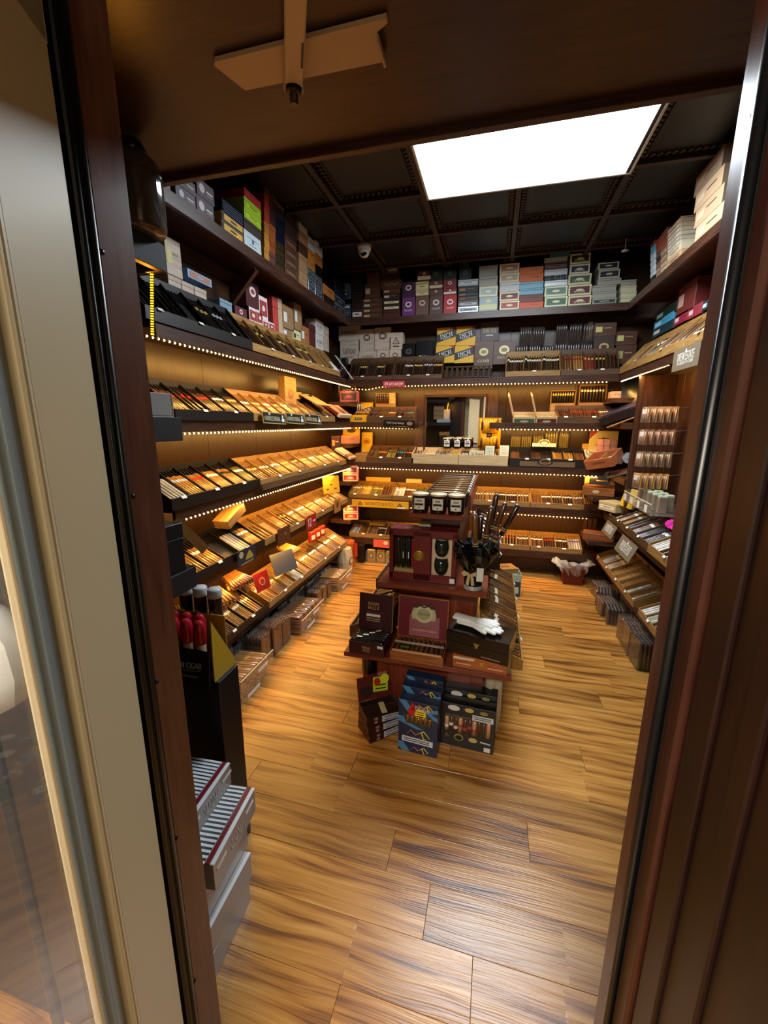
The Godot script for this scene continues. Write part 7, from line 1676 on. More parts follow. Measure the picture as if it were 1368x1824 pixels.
func dress_floor() -> void:

	# ---- bins and wrapped packs on the floor
	var an0 := thing("acrylic_bin", "nearest clear acrylic bin of wrapped cigars on the floor", "bin", V(-1.43, 0, -1.97), 90)
	var ac0 := film("e8f0ee", 0.03, 0.02)
	part(an0, "front", bx(0.36, 0.155, 0.004, 0.0), ac0, at(0, 0.077, 0.12))
	part(an0, "back", bx(0.36, 0.175, 0.004, 0.0), ac0, at(0, 0.087, -0.12))
	for s in [-1, 1]: part(an0, "end", bx(0.004, 0.155, 0.234, 0.0), ac0, at(s * 0.178, 0.077, 0))
	part(an0, "rim", bx(0.36, 0.003, 0.005), col("dcd4c0", 0.15), at(0, 0.156, 0.12))
	part(an0, "ticket", bx(0.11, 0.022, 0.001, 0.0), col("ded8cc", 0.5), at(0.05, 0.112, 0.123))
	part(an0, "ticket", bx(0.13, 0.024, 0.001, 0.0), col("ded8cc", 0.5), at(-0.06, 0.025, 0.123))
	for r in 5:
		for j in 2:
			var o := bundle("cigar_bundle", "golden cigar bundle, %s from the doorway, %s layer, nearest clear acrylic bin" % [ordinals[r], ["bottom", "top"][j]], V(-1.43, 0.006, -1.83 - 0.062 * r), 4.0 * (r % 2), 3, 3, 0.2, 0.0115, "g", "golden bundles in the nearest clear acrylic bin", true)
			o.position.y = 0.006 + j * 0.072
			if j == 0: continue
			o.rotation_degrees.y += 4
	var an1 := thing("acrylic_bin", "middle clear acrylic bin of wrapped cigars on the floor", "bin", V(-1.45, 0, -2.82), 90)
	var ac1 := film("e8f0ee", 0.03, 0.02)
	part(an1, "front", bx(0.42, 0.125, 0.004, 0.0), ac1, at(0, 0.062, 0.12))
	part(an1, "back", bx(0.42, 0.145, 0.004, 0.0), ac1, at(0, 0.072, -0.12))
	for s in [-1, 1]: part(an1, "end", bx(0.004, 0.125, 0.234, 0.0), ac1, at(s * 0.208, 0.062, 0))
	part(an1, "rim", bx(0.42, 0.003, 0.005), col("dcd4c0", 0.15), at(0, 0.126, 0.12))
	part(an1, "ticket", bx(0.11, 0.022, 0.001, 0.0), col("ded8cc", 0.5), at(0.05, 0.09, 0.123))
	part(an1, "ticket", bx(0.13, 0.024, 0.001, 0.0), col("ded8cc", 0.5), at(-0.06, 0.025, 0.123))
	for r in 5:
		for j in 2:
			var o := bundle("cigar_bundle", "golden cigar bundle, %s from the doorway, %s layer, middle clear acrylic bin" % [ordinals[r], ["bottom", "top"][j]], V(-1.45, 0.006, -2.65 - 0.074 * r), 4.0 * (r % 2), 3, 3, 0.2, 0.0115, "n", "golden bundles in the middle clear acrylic bin", true)
			o.position.y = 0.006 + j * 0.072
			if j == 0: continue
			o.rotation_degrees.y += 4
	var an2 := thing("acrylic_bin", "farthest clear acrylic bin of wrapped cigars along the left wall", "bin", V(-1.465, 0, -3.635), 90)
	var ac2 := film("e8f0ee", 0.03, 0.02)
	part(an2, "front", bx(0.35, 0.13, 0.004, 0.0), ac2, at(0, 0.065, 0.12))
	part(an2, "back", bx(0.35, 0.15, 0.004, 0.0), ac2, at(0, 0.075, -0.12))
	for s in [-1, 1]: part(an2, "end", bx(0.004, 0.13, 0.234, 0.0), ac2, at(s * 0.173, 0.065, 0))
	part(an2, "rim", bx(0.35, 0.003, 0.005), col("dcd4c0", 0.15), at(0, 0.131, 0.12))
	part(an2, "ticket", bx(0.11, 0.022, 0.001, 0.0), col("ded8cc", 0.5), at(0.05, 0.094, 0.123))
	part(an2, "ticket", bx(0.13, 0.024, 0.001, 0.0), col("ded8cc", 0.5), at(-0.06, 0.025, 0.123))
	for r in 4:
		for j in 2:
			var o := bundle("cigar_bundle", "golden cigar bundle, %s from the doorway, %s layer, farthest clear acrylic bin" % [ordinals[r], ["bottom", "top"][j]], V(-1.465, 0.006, -3.5 - 0.06 * r), 4.0 * (r % 2), 3, 3, 0.2, 0.0115, "g", "golden bundles in the farthest clear acrylic bin", true)
			o.position.y = 0.006 + j * 0.072
			if j == 0: continue
			o.rotation_degrees.y += 4
	for k in 8:
		var c := [V(-1.47, 0, -2.24), V(-1.45, 0, -2.36), V(-1.45, 0, -2.49), V(-1.62, 0, -2.2), V(-1.62, 0, -2.34), V(-1.62, 0, -2.48), V(-1.6, 0, -2.0), V(-1.6, 0, -1.86)]
		bundle("cigar_bundle", "film-wrapped upright cigar bundle between nearest and middle bins, %s in the %s row" % [ordinals[k if k < 3 else k - 3], "front" if k < 3 else "wall"], c[k], 0, 5, 5, 0.2 + 0.02 * (k % 2), 0.0115, "b" if k < 3 else "k", "dark bundles between the nearest and middle bins")
	for k in 6: bundle("cigar_bundle", "%s dark wrapped cigar bundle behind the middle and far bins, counted from the doorway" % ordinals[k], V(-1.62 + 0.02 * (k % 2), 0, -2.75 - 0.16 * k), 0, 5, 6, 0.17, 0.0115, "k", "dark bundles behind the middle and far bins")
	for k in 3: bundle("cigar_bundle", "%s brown cigar bundle between the middle and farthest bins, counted from the doorway" % ordinals[k], V(-1.46, 0, -3.12 - 0.115 * k), 0, 5, 4, 0.15, 0.0105, "b", "brown bundles between the middle and farthest bins")
	var po := thing("pouch", "cream paper pouch with a round emblem on the floor near the back left corner", "pouch", V(-1.5, 0, -4.02), 70)
	part(po, "pouch", crumpled([P(0.02, 0), P(0.075, 0.005), P(0.085, 0.12), P(0.075, 0.24), P(0.07, 0.27), P(0.01, 0.275)], 16, 0.03, 8), col("c9b68e", 0.5))
	part(po, "emblem", plate(oval(0.034, 0.04)), col("4a4032"), at(0, 0.14, 0.09))
	part(po, "emblem", plate(oval(0.024, 0.03)), col("c9b68e"), at(0, 0.14, 0.0912))
	var po2 := thing("pouch", "orange and red foil pouch standing behind the cream pouch", "pouch", V(-1.52, 0, -4.2), 60)
	part(po2, "pouch", crumpled([P(0.02, 0), P(0.07, 0.005), P(0.08, 0.13), P(0.07, 0.28), P(0.065, 0.3), P(0.01, 0.305)], 16, 0.04, 9), col("b8561c", 0.3))
	part(po2, "red_panel", bx(0.05, 0.16, 0.002, 0.0), col("b02818", 0.3), at(0.03, 0.2, 0.086))
	var pst := thing("post", "short dark post under the lowest back shelf at the left corner", "post", V(-1.42, 0, -4.36))
	part(pst, "post", bx(0.07, 0.215, 0.07), col("15100d", 0.4), at(0, 0.108, 0))
	var ub := thing("acrylic_bin", "clear acrylic bin of gold packs under the lowest back shelf", "bin", V(-1.14, 0, -4.45))
	part(ub, "front", bx(0.46, 0.14, 0.004, 0.0), film("e8f0ee", 0.03, 0.02), at(0, 0.07, 0.085))
	part(ub, "bottom", bx(0.46, 0.004, 0.17, 0.0), film("e8f0ee", 0.03, 0.02), at(0, 0.003, 0))
	for s in [-1, 1]: part(ub, "end", bx(0.004, 0.14, 0.17, 0.0), film("e8f0ee", 0.03, 0.02), at(s * 0.228, 0.07, 0))
	for k in 4:
		var o := thing("gold_pack", "gold pouch with a dark emblem under the lowest back shelf, %s from the corner" % ordinals[k], "cigar pack", V(-1.31 + 0.113 * k, 0.006, -4.4 - 0.01 * (k % 2)), 0, "gold pouches under the lowest back shelf")
		part(o, "pack", bx(0.1, 0.15, 0.045, 0.008), col("9a8440", 0.3, 0.3), at(0, 0.075, 0))
		part(o, "emblem", plate(oval(0.03, 0.035)), col("4a2a14"), at(0, 0.08, 0.024))
		part(o, "emblem", plate(oval(0.02, 0.024)), col("b89a50"), at(0, 0.08, 0.025))

	# ---- right floor: wrapped blocks, trash can
	var rb0 := [V(1.06, 0, -2.86), V(1.06, 0, -3.03), V(1.22, 0, -2.86), V(1.22, 0, -3.03), V(1.2, 0, -3.2), V(1.06, 0, -3.18), V(1.04, 0, -3.5), V(1.02, 0, -3.66), V(1.2, 0, -3.5), V(1.2, 0, -3.66), V(1.04, 0, -3.86), V(1.06, 0, -4.04), V(1.2, 0, -3.9)]
	for k in rb0.size():
		bundle("cigar_bundle", "dark cigar block, %s in the %s, %s cluster by the right wall" % [ordinals[[0, 1, 0, 1, 2, 2, 0, 1, 0, 1, 2, 3, 2][k]], ["front row", "wall row"][0 if k in [0, 1, 5, 6, 7, 10, 11] else 1], ["near", "far"][0 if k < 6 else 1]], rb0[k], [4, -3, 0, 2, 0, 3, -6, 4, 0, 3, -12, 8, 0][k], 5, 6, [0.2, 0.19, 0.2, 0.19, 0.18, 0.185, 0.14, 0.135, 0.15, 0.15, 0.14, 0.13, 0.14][k], 0.0125, "b" if k % 2 else "m", ["near dark blocks by the right wall", "far dark blocks by the right wall"][0 if k < 6 else 1])
	var tc := thing("trash_can", "small dark red square trash can with a clear liner under the back shelf", "trash can", V(0.855, 0, -4.36))
	var tcs := begin()
	add_lathe(tcs, [P(0, 0), P(0.128, 0), P(0.145, 0.17), P(0.138, 0.17), P(0.122, 0.01), P(0, 0.01)], 4, at(0, 0, 0, 0, 45), false)
	part(tc, "bin", done(tcs), col("5a1512", 0.35))
	part(tc, "liner", crumpled([P(0.105, 0.1), P(0.13, 0.165), P(0.165, 0.2), P(0.18, 0.235), P(0.15, 0.25), P(0.12, 0.2)], 22, 0.16, 21), film("d8dcdc", 0.3, 0.1))

func build_kiosk() -> void:

	# ---- the stepped display stand in the middle of the floor
	var ki := thing("display_kiosk", "stepped mahogany display stand in the middle of the plank floor", "display stand", V(-0.26, 0, -1.82))
	var kx := kiosk_wood()
	var kz := kiosk_wood("z")
	var ky := kiosk_wood("y")
	part(ki, "lower_front", bx(0.57, 0.4, 0.05), ky, at(-0.01, 0.2, -0.165))
	part(ki, "lower_body", bx(0.44, 0.4, 1.2), ky, at(-0.005, 0.2, -0.735))
	part(ki, "middle_front", bx(0.4, 0.37, 0.05), ky, at(0.015, 0.615, -0.24))
	part(ki, "middle_body", bx(0.27, 0.37, 1.0), ky, at(0.0, 0.615, -0.765))
	part(ki, "upper_body", bx(0.2, 0.34, 0.98), ky, at(0.02, 0.99, -0.7))
	part(ki, "bottom_shelf", bx(0.84, 0.026, 0.32, 0.003), kx, at(-0.015, 0.418, -0.16))
	part(ki, "middle_shelf", bx(0.535, 0.026, 0.24, 0.003), kx, at(0.005, 0.812, -0.15))
	part(ki, "top_shelf", bx(0.255, 0.026, 0.2, 0.003), kx, at(0.018, 1.172, -0.14))
	part(ki, "shelf_cleat", bx(0.012, 0.05, 0.02), col("8a6a50", 0.4), at(0.12, 1.135, -0.2))

	# ---- trays on the stand
	tray("long tray of wrapped cigars on the lower right flank of the display stand", V(0.205, 0.385, -2.58), 90, 1.24, 0.25, 22, 0.06, "gold", ["n4w", "k2g", "b6w", "n6-", "b6w", "n5w", "b6-", "n6w", "b5-"], "stand's lower right tray")
	tray("long tray of wrapped cigars on the middle right flank of the display stand", V(0.075, 0.77, -2.84), 90, 1, 0.2, 24, 0.08, "maroon", ["b5s", "k4s", "n5w", "b5s", "p5w", "n6-", "b5w", "n6-"], "")
	tray("tray on the lower left flank of the display stand behind the maroon box", V(-0.735, 0.4, -2.6), -90, 1.15, 0.25, 20, 0.07, "brown", ["n5w", "b5w", "n5w", "g5w", "n5w", "g5w", "b5w", "n5w"], "")
	tray("tray on the middle left flank of the display stand", V(-0.6, 0.68, -2.6), -90, 1, 0.2, 20, 0.06, "brown", ["b5o", "b5o", "n5w", "g5w", "n5w", "g5w"], "")
	var tt := thing("cigar_tray", "flat tray of wrapped cigars lying on the very top of the display stand", "tray", V(-0.225, 1.17, -2.48))
	for s in [-1, 1]: part(tt, "side_board", bx(0.008, 0.08, 0.84), col("3a2a1e", 0.4), at(s * 0.102, 0.04, 0))
	for s in [-1, 1]: part(tt, "end_board", bx(0.2, 0.08, 0.008), col("3a2a1e", 0.4), at(0, 0.04, s * 0.42))
	part(tt, "floor_board", bx(0.2, 0.008, 0.84), col("2a1c14", 0.4), at(0, 0.03, 0))
	for k in 9:
		part(tt, "divider", bx(0.19, 0.045, 0.005), cedar(), at(0, 0.055, -0.336 + 0.084 * k))
		row_of_cigars(tt, across(0, 0.06, -0.378 + 0.084 * k), 4, 0.018, 0.16, "bnkp"[k % 4], "w", "", "")
		part(tt, "price_tag", bx(0.012, 0.014, 0.03, 0.0), col("e4e2da"), at(0.108, 0.076, -0.378 + 0.084 * k, 0, 0, -40))
	part(tt, "outer_rail", bx(0.012, 0.1, 0.86), kiosk_wood("z"), at(0.125, 0.03, 0))

	# ---- things on the shelves of the stand
	candle("dark candle jar on top of the stand, first from the gift box end", V(-0.322, 1.185, -1.9), 0.039, 0.092)
	candle("dark candle jar on top of the stand, middle of the row", V(-0.236, 1.185, -1.9), 0.039, 0.092)
	candle("dark candle jar on top of the stand, last, beside the long-stemmed cigars", V(-0.152, 1.185, -1.9), 0.039, 0.092)
	var gb := thing("gift_box", "dark red gift box with two windows showing tubes and two dark glasses", "gift box", V(-0.307, 0.826, -1.955))
	var rd := col("5f1418", 0.4)
	part(gb, "back", bx(0.335, 0.265, 0.01), rd, at(0, 0.133, -0.045))
	part(gb, "top", bx(0.335, 0.008, 0.1), rd, at(0, 0.262, 0))
	part(gb, "bottom", bx(0.335, 0.008, 0.1), rd, at(0, 0.004, 0))
	for s in [-1, 1]: part(gb, "side", bx(0.008, 0.265, 0.1), rd, at(s * 0.1635, 0.133, 0))
	for f in [[-0.1575, 0.02], [-0.002, 0.085], [0.155, 0.025]]: part(gb, "front_stile", bx(f[1], 0.25, 0.006), rd, at(f[0], 0.133, 0.047))
	for y in [0.025, 0.2495]: part(gb, "front_rail", bx(0.335, 0.034, 0.006), rd, at(0, y, 0.047))
	part(gb, "door_seam", bx(0.0015, 0.265, 0.001, 0.0), col("3a0a0c"), at(-0.018, 0.133, 0.0506))
	part(gb, "gold_lining", bx(0.105, 0.2, 0.004), col("8a7040", 0.4), at(-0.096, 0.135, -0.035))
	part(gb, "cream_lining", bx(0.1, 0.21, 0.004), col("c8ac94", 0.5), at(0.09, 0.135, 0.012))
	part(gb, "gold_base", bx(0.105, 0.02, 0.06), col("a88a50", 0.4), at(-0.096, 0.045, 0.0))
	part(gb, "seal", lathe([P(0, 0.004), P(0.022, 0.004), P(0.027, 0.002), P(0.028, 0)], 28), col("9a7428", 0.35, 0.5), at(-0.018, 0.135, 0.051, 90))
	part(gb, "seal_rim", lathe([P(0.019, 0.0046), P(0.021, 0.006), P(0.0225, 0.0046)], 28), col("7a5a1c", 0.35, 0.5), at(-0.018, 0.135, 0.051, 90))
	lettering(gb, "Vallejuelo", 0.075, 0.014, col("b88a80"), at(-0.06, 0.267, 0.02, -90), "Droid Serif")
	part(gb, "price_ticket", bx(0.024, 0.024, 0.001, 0.0), col("d8d8d4"), at(0.148, 0.02, 0.051))
	for k in 3:
		part(gb, "tube", lathe([P(0, 0), P(0.0115, 0), P(0.0115, 0.145), P(0.008, 0.155), P(0, 0.156)], 14), col(["28261c", "1c1c1c", "1c1e2a"][k], 0.15), at(-0.131 + 0.027 * k, 0.055, 0.0))
		if k: part(gb, "tube_label", bx(0.004, 0.035, 0.001, 0.0), col("c8ccd0"), at(-0.131 + 0.027 * k, 0.12, 0.0122))
	part(gb, "red_lighter", bx(0.016, 0.14, 0.014), col("8a1418", 0.2), at(-0.053, 0.125, 0.01))
	var cup := lathe([P(0.022, 0), P(0.031, 0.012), P(0.036, 0.035), P(0.036, 0.05), P(0.03, 0.082), P(0.028, 0.082)], 24)
	for k in 2: part(gb, "dark_glass", cup, col("1c241f", 0.06), at(0.09, 0.044 + 0.094 * k, 0.052 - 0.036))
	card("price_leaflet", "small clear-sleeved price leaflet lying on top of the red gift box", "leaflet", at(-0.31, 1.105, -1.985, -70), 0.06, 0.045, print_mat("leaflet", [[0.0, "8a8a70"], [0.5, "c8c8a8"], [1.0, "d8d8c0"]], 60.0, 0.3))
	# bouquet of big cigars on wire stems
	var vs := thing("bouquet_vase", "glass vase wrapped in black film and tied with a tan bow", "vase", V(-0.058, 0.826, -1.9))
	part(vs, "vase", lathe([P(0, 0), P(0.04, 0), P(0.042, 0.015), P(0.045, 0.09), P(0.04, 0.09), P(0.038, 0.012), P(0, 0.012)], 24), col("1a1a1c", 0.08))
	part(vs, "glass_foot", lathe([P(0, 0), P(0.046, 0), P(0.047, 0.006), P(0.043, 0.02)], 24), col("b8bcc0", 0.1, 0.4))
	part(vs, "film", crumpled([P(0.044, 0.075), P(0.05, 0.1), P(0.085, 0.15), P(0.098, 0.19), P(0.085, 0.225), P(0.05, 0.205)], 26, 0.14, 33), col("08080a", 0.1))
	part(vs, "ribbon", lathe([P(0.046, 0.078), P(0.048, 0.084), P(0.046, 0.09)], 20), col("a8906c", 0.6))
	for s in [-1, 1]:
		part(vs, "bow_loop", plate([P(0, 0), P(s * 0.03, 0.016), P(s * 0.042, 0.004), P(s * 0.03, -0.012)], 0.008), col("b09872", 0.6), at(-0.012, 0.086, 0.05))
		part(vs, "bow_tail", plate([P(0, 0), P(s * 0.012, -0.002), P(s * 0.02, -0.05), P(s * 0.006, -0.055)], 0.004), col("b09872", 0.6), at(-0.012, 0.084, 0.052))
	part(vs, "tag_string", bx(0.002, 0.02, 0.002), col("0c0c0c"), at(0.03, 0.138, 0.088))
	var bt := card("gift_tag", "blank white tag hanging from the black film bouquet", "tag", at(-0.026, 0.927, -1.81, -6), 0.03, 0.062, col("c2c6c0", 0.6))
	part(bt, "border", bx(0.034, 0.066, 0.001, 0.0), col("101010"), at(0, 0, -0.001))
	var big := [[-0.105, 1.105, 0.02, 0.18, 4.0, "n"], [-0.085, 1.1, -0.03, 0.15, -1.0, "m"], [-0.05, 1.15, 0.03, 0.17, -8.0, "b"], [-0.03, 1.19, -0.02, 0.19, -7.0, "m"], [0.0, 1.18, 0.02, 0.15, -16.0, "b"], [0.045, 1.17, 0.0, 0.16, -24.0, "m"]]
	for k in 6:
		var b: Array = big[k]
		var o := thing("stemmed_cigar", "cigar tied to a wire stem in the black bouquet, " + ["shortest pale one at the left edge", "dark one behind the pale one", "second tallest brown one", "tallest dark one", "brown one leaning right", "dark one leaning farthest right"][k].replace("right", "outward").replace("at the left edge", "nearest the candles"), "cigar", V(b[0] + 0.045, b[1], -1.9 + b[2]))
		o.rotation_degrees = V(-4, 0, b[4])
		part(o, "wrapper", lathe([P(0, -b[3] * 0.5), P(0.0125, -b[3] * 0.5), P(0.0125, b[3] * 0.44), P(0.008, b[3] * 0.49), P(0, b[3] * 0.5)], 12), skin(b[5]))
		part(o, "twine", lathe([P(0.013, -b[3] * 0.3), P(0.0145, -b[3] * 0.29), P(0.013, -b[3] * 0.28)], 12), col("b8a078", 0.7))
		part(o, "twine", lathe([P(0.013, -b[3] * 0.36), P(0.0145, -b[3] * 0.35), P(0.013, -b[3] * 0.34)], 12), col("b8a078", 0.7))
		part(o, "stem", tube([V(0, -b[3] * 0.5, 0), V(0, -b[3] * 0.5 - 0.16, 0)], 0.003), col("28484c", 0.3))
		part(o, "foil_tip", lathe([P(0.0128, b[3] * 0.4), P(0.009, b[3] * 0.5), P(0, b[3] * 0.51)], 10), col("9a9894", 0.2, 0.5))

	# ---- boxes on the lower shelf of the stand
	var mb := open_box("maroon_box", "open maroon box of wrapped cigars with a gold framed emblem on its raised lid", V(-0.567, 0.431, -1.885), -3, V(0.19, 0.07, 0.14), col("3a1618", 0.4), 0.2, 6, col("38131a", 0.4))
	part(mb, "gold_edge", bx(0.002, 0.2, 0.016), col("a8925c", 0.4), at(0.096, 0.17, -0.084, -6))
	for f in [[0.075, 0.0015, 0.0, 0.026], [0.075, 0.0015, 0.0, -0.026], [0.0015, 0.052, -0.037, 0.0], [0.0015, 0.052, 0.037, 0.0]]: part(mb, "emblem_frame", bx(f[0], f[1], 0.001, 0.0), col("b8985c"), at(f[2] - 0.012, 0.205 + f[3], -0.072 - (0.135 + f[3]) * 0.1, -6))
	lettering(mb, "RAMI", 0.06, 0.017, col("b8985c"), at(-0.012, 0.216, -0.084, -6))
	lettering(mb, "ROI", 0.06, 0.017, col("b8985c"), at(-0.012, 0.193, -0.0815, -6))
	part(mb, "red_caption", bx(0.1, 0.004, 0.001, 0.0), col("7a2020"), at(0, 0.168, -0.079, -6))
	part(mb, "white_caption", bx(0.078, 0.014, 0.001, 0.0), col("d8d4d0"), at(-0.012, 0.152, -0.0775, -6))
	for k in 2: part(mb, "gold_caption", bx(0.078, 0.004, 0.001, 0.0), col("b8a070"), at(-0.012, 0.134 - 0.012 * k, -0.0755, -6))
	lettering(mb, "RAMI", 0.042, 0.013, col("b8985c"), at(0, 0.044, 0.0712, 0, 0, -6))
	lettering(mb, "ROI", 0.036, 0.013, col("b8985c"), at(0.0, 0.027, 0.0712, 0, 0, -6))
	part(mb, "price_ticket", bx(0.03, 0.014, 0.001, 0.0), col("d0d4d8"), at(0.075, 0.058, 0.0712))
	row_of_cigars(mb, across(0, 0.066, 0.0), 6, 0.021, 0.17, "k", "-", "dark wrapped cigar lying across the open maroon box", "cigars across the open maroon box")
	for k in 4: part(mb, "barcode_ticket", bx(0.028, 0.002, 0.016, 0.0), col("e0e0dc"), at(-0.05 + 0.025 * k, 0.079, 0.03 - 0.028 * k, -12, 14 * k))
	var cx := open_box("cedar_box", "open cedar box of brown cigars with a crimson lid and pale crest", V(-0.31, 0.431, -1.89), -1, V(0.27, 0.05, 0.15), wood("honey", "6a3a1a", "8a5226", "a06632", "x", 0.35), 0.225, 9, col("5e0a1c", 0.4))
	row_of_cigars(cx, at(0.004, 0.042, 0.0, -82), 10, 0.0252, 0.13, "b", "-", "fat brown cigar lying in the open cedar box on the stand", "cigars in the open cedar box on the stand")
	part(cx, "ribbon_sheet", bx(0.255, 0.001, 0.02, 0.0), film("e0d8c8", 0.35, 0.1), at(0, 0.062, 0.0))
	part(cx, "front_ledge", bx(0.25, 0.008, 0.014), col("c89a70", 0.4), at(0, 0.05, 0.066))
	part(cx, "green_print", bx(0.045, 0.001, 0.016, 0.0), col("3a7a3c"), at(-0.065, 0.061, 0.042, -8))
	part(cx, "pink_sheet", plate([P(-0.07, -0.09), P(0.09, -0.09), P(0.09, 0.02), P(-0.07, 0.02)]), col("8a5058", 0.4), at(0.0, 0.155, -0.0865, -9))
	var crest := at(0.005, 0.185, -0.0905, -9)
	part(cx, "crest", plate([P(-0.06, -0.03), P(0.06, -0.03), P(0.066, 0.0), P(0.056, 0.03), P(-0.056, 0.03), P(-0.066, 0.0)], 0.0016), col("a8a47c"), crest)
	part(cx, "crest_body", plate(oval(0.048, 0.046, 24), 0.002), col("b9b48c"), crest)
	part(cx, "crest_inner", plate(oval(0.036, 0.03, 24), 0.0026), col("98946c"), crest)
	lettering(cx, "Special", 0.06, 0.014, col("3a3a2a"), crest * at(0, 0.0, 0.002), "Droid Serif")
	for s in [-1, 1]: part(cx, "crest_scroll", plate([P(0, 0.04), P(s * 0.03, 0.056), P(s * 0.056, 0.04), P(s * 0.05, 0.03), P(s * 0.028, 0.044), P(0, 0.032)], 0.0024), col("20241c"), crest)
	lettering(cx, "Gran Reserva Cubana", 0.13, 0.012, col("d8a8a0"), at(0.01, 0.1, -0.0765, -9), "Droid Serif")
	var cd := thing("cedar_box", "closed orange cedar box with a gold clasp under the black glove box", "cigar box", V(0.0, 0.431, -1.905), -4)
	part(cd, "body", bx(0.255, 0.04, 0.15), wood("orange cedar", "7a3a14", "9a501e", "b4682e", "x", 0.25), at(0, 0.02, 0))
	part(cd, "lid", bx(0.258, 0.024, 0.153), wood("orange cedar", "7a3a14", "9a501e", "b4682e", "x", 0.25), at(0, 0.053, 0))
	part(cd, "clasp", plate([P(-0.01, 0.006), P(0.01, 0.006), P(0.004, -0.012), P(-0.004, -0.012)]), col("b89a40", 0.3, 0.7), at(0.01, 0.04, 0.078))
	for s in [-1, 1]: part(cd, "print", bx(0.07, 0.006, 0.001, 0.0), col("c89a80"), at(s * 0.075, 0.022, 0.0755))
	part(cd, "pale_label", bx(0.1, 0.012, 0.001, 0.0), col("c8b8a8"), at(-0.075, 0.052, 0.077))
	bundle("cigar_bundle", "small cellophane stack of cigars standing at the corner of the stand shelf", V(0.11, 0.431, -1.85), 0, 3, 2, 0.11, 0.009, "o")
	var gx := thing("black_box", "glossy black box with a gold clasp lying askew under white gloves", "cigar box", V(-0.005, 0.497, -1.91), -13)
	part(gx, "base", bx(0.3, 0.06, 0.17), col("17120f", 0.2), at(0, 0.03, 0))
	part(gx, "lid", bx(0.303, 0.05, 0.173), col("120e0c", 0.12), at(0, 0.087, 0))
	part(gx, "clasp", plate([P(-0.013, 0.008), P(0.013, 0.008), P(0.005, -0.016), P(-0.005, -0.016)]), col("a89858", 0.3, 0.7), at(0, 0.07, 0.088))
	part(gx, "inner_print", bx(0.09, 0.005, 0.001, 0.0), col("8a6a58"), at(0.07, 0.016, 0.086))

	# ---- white gloves
	for g in 2:
		var o := thing("cotton_glove", ["white cotton glove lying on the glossy black box, the upper one", "white cotton glove lying on the glossy black box, the one underneath"][g], "glove", V(-0.03 + 0.02 * g, 0.621 + 0.012 * (1 - g), -1.935 + 0.03 * g), -13 - 6 * g)
		var st := begin()
		var f := func(prof, x0, z0, x1, z1, flat): # one finger or the cuff: a flattened tube from point to point
			var a := V(x0, 0.008, z0)
			var b := V(x1, 0.006, z1)
			var d := (b - a).normalized()
			var side := d.cross(Vector3.UP).normalized()
			add_lathe(st, prof, 12, Transform3D(Basis(side, d * a.distance_to(b), Vector3.UP * -flat), a))
		f.call([P(0.03, -0.1), P(0.034, 0.0), P(0.03, 0.45), P(0.036, 0.8), P(0.03, 0.96), P(0, 1.0)], -0.1, 0.0, 0.05, 0.004, 0.3)
		for k in 4: f.call([P(0.0105, -0.3), P(0.0105, 0.75), P(0.008, 0.93), P(0, 1.0)], 0.04, -0.024 + 0.0165 * k, [0.095, 0.112, 0.108, 0.088][k], -0.034 + 0.0225 * k, 0.75)
		f.call([P(0.011, -0.3), P(0.011, 0.7), P(0.008, 0.92), P(0, 1.0)], -0.01, 0.03, 0.05, 0.056, 0.75)
		part(o, "glove", done(st), col("dfe2e0", 0.8))
		part(o, "cuff_hem", bx(0.012, 0.012, 0.062, 0.004), col("d2cdbf", 0.8), at(-0.1, 0.009, 0))

	# ---- boxes on the floor in front of the stand
	for k in 3:
		var o := thing("dark_box", "maroon and black flat box in the small pile, " + ["bottom one on the floor", "middle one", "top one standing open"][k], "cigar box", V(-0.497, 0.001 + 0.047 * k, -1.83), [44, 41, 36][k])
		var m := col("2a0f0e", 0.35)
		part(o, "bottom", bx(0.2, 0.044 if k < 2 else 0.008, 0.135), col("4a1814", 0.4), at(0, 0.022 if k < 2 else 0.004, 0))
		part(o, "front", bx(0.202, 0.045, 0.003), m, at(0, 0.0225, 0.068))
		for j in 2:
			part(o, "white_strip", bx(0.115, 0.015, 0.001, 0.0), col("b8bcc8"), at(0.04, 0.033 - 0.018 * j, 0.0702))
			part(o, "strip_print", bx(0.09, 0.005, 0.001, 0.0), col("4a5060"), at(0.04, 0.033 - 0.018 * j, 0.071))
			part(o, "oval_print", plate(oval(0.011, 0.008)), col("8a6a62"), at(-0.05, 0.033 - 0.02 * j, 0.0702))
		if k < 2: part(o, "price_ticket", bx(0.03, 0.001, 0.016, 0.0), col("d8d0c0"), at(-0.08, 0.0455, 0.05))
		else:
			for s in [-1, 1]: part(o, "side", bx(0.004, 0.044, 0.135), col("4a2a1a", 0.5), at(s * 0.098, 0.022, 0))
			part(o, "back", bx(0.2, 0.044, 0.004), col("2a1a10", 0.5), at(0, 0.022, -0.066))
			part(o, "lid", bx(0.2, 0.125, 0.005), col("5a1a18", 0.4), at(0, 0.105, -0.085, -14))
			part(o, "lid_print", plate(oval(0.04, 0.03, 10)), col("2a0e0c"), at(-0.05, 0.09, -0.077, -14))
			part(o, "lime_card", bx(0.085, 0.078, 0.001, 0.0), col("b8d018", 0.5), at(0.03, 0.115, -0.083, -14, 0, -5))
			for j in 3: part(o, "handwriting", bx(0.06, 0.007, 0.001, 0.0), col("20240c"), at(0.03, 0.128 - 0.018 * j, -0.0855 + 0.0045 * j, -14, 0, -5))
			part(o, "thumb_print", plate(oval(0.018, 0.022)), col("b01c1c"), at(0.012, 0.13, -0.084, -14))
			part(o, "burst_print", plate(burst(0.028, 12)), col("d0d828"), at(0.055, 0.14, -0.086, -14))
			lettering(o, "NEW!!", 0.05, 0.018, col("d8a0a8"), at(0.045, 0.168, -0.0935, -14))
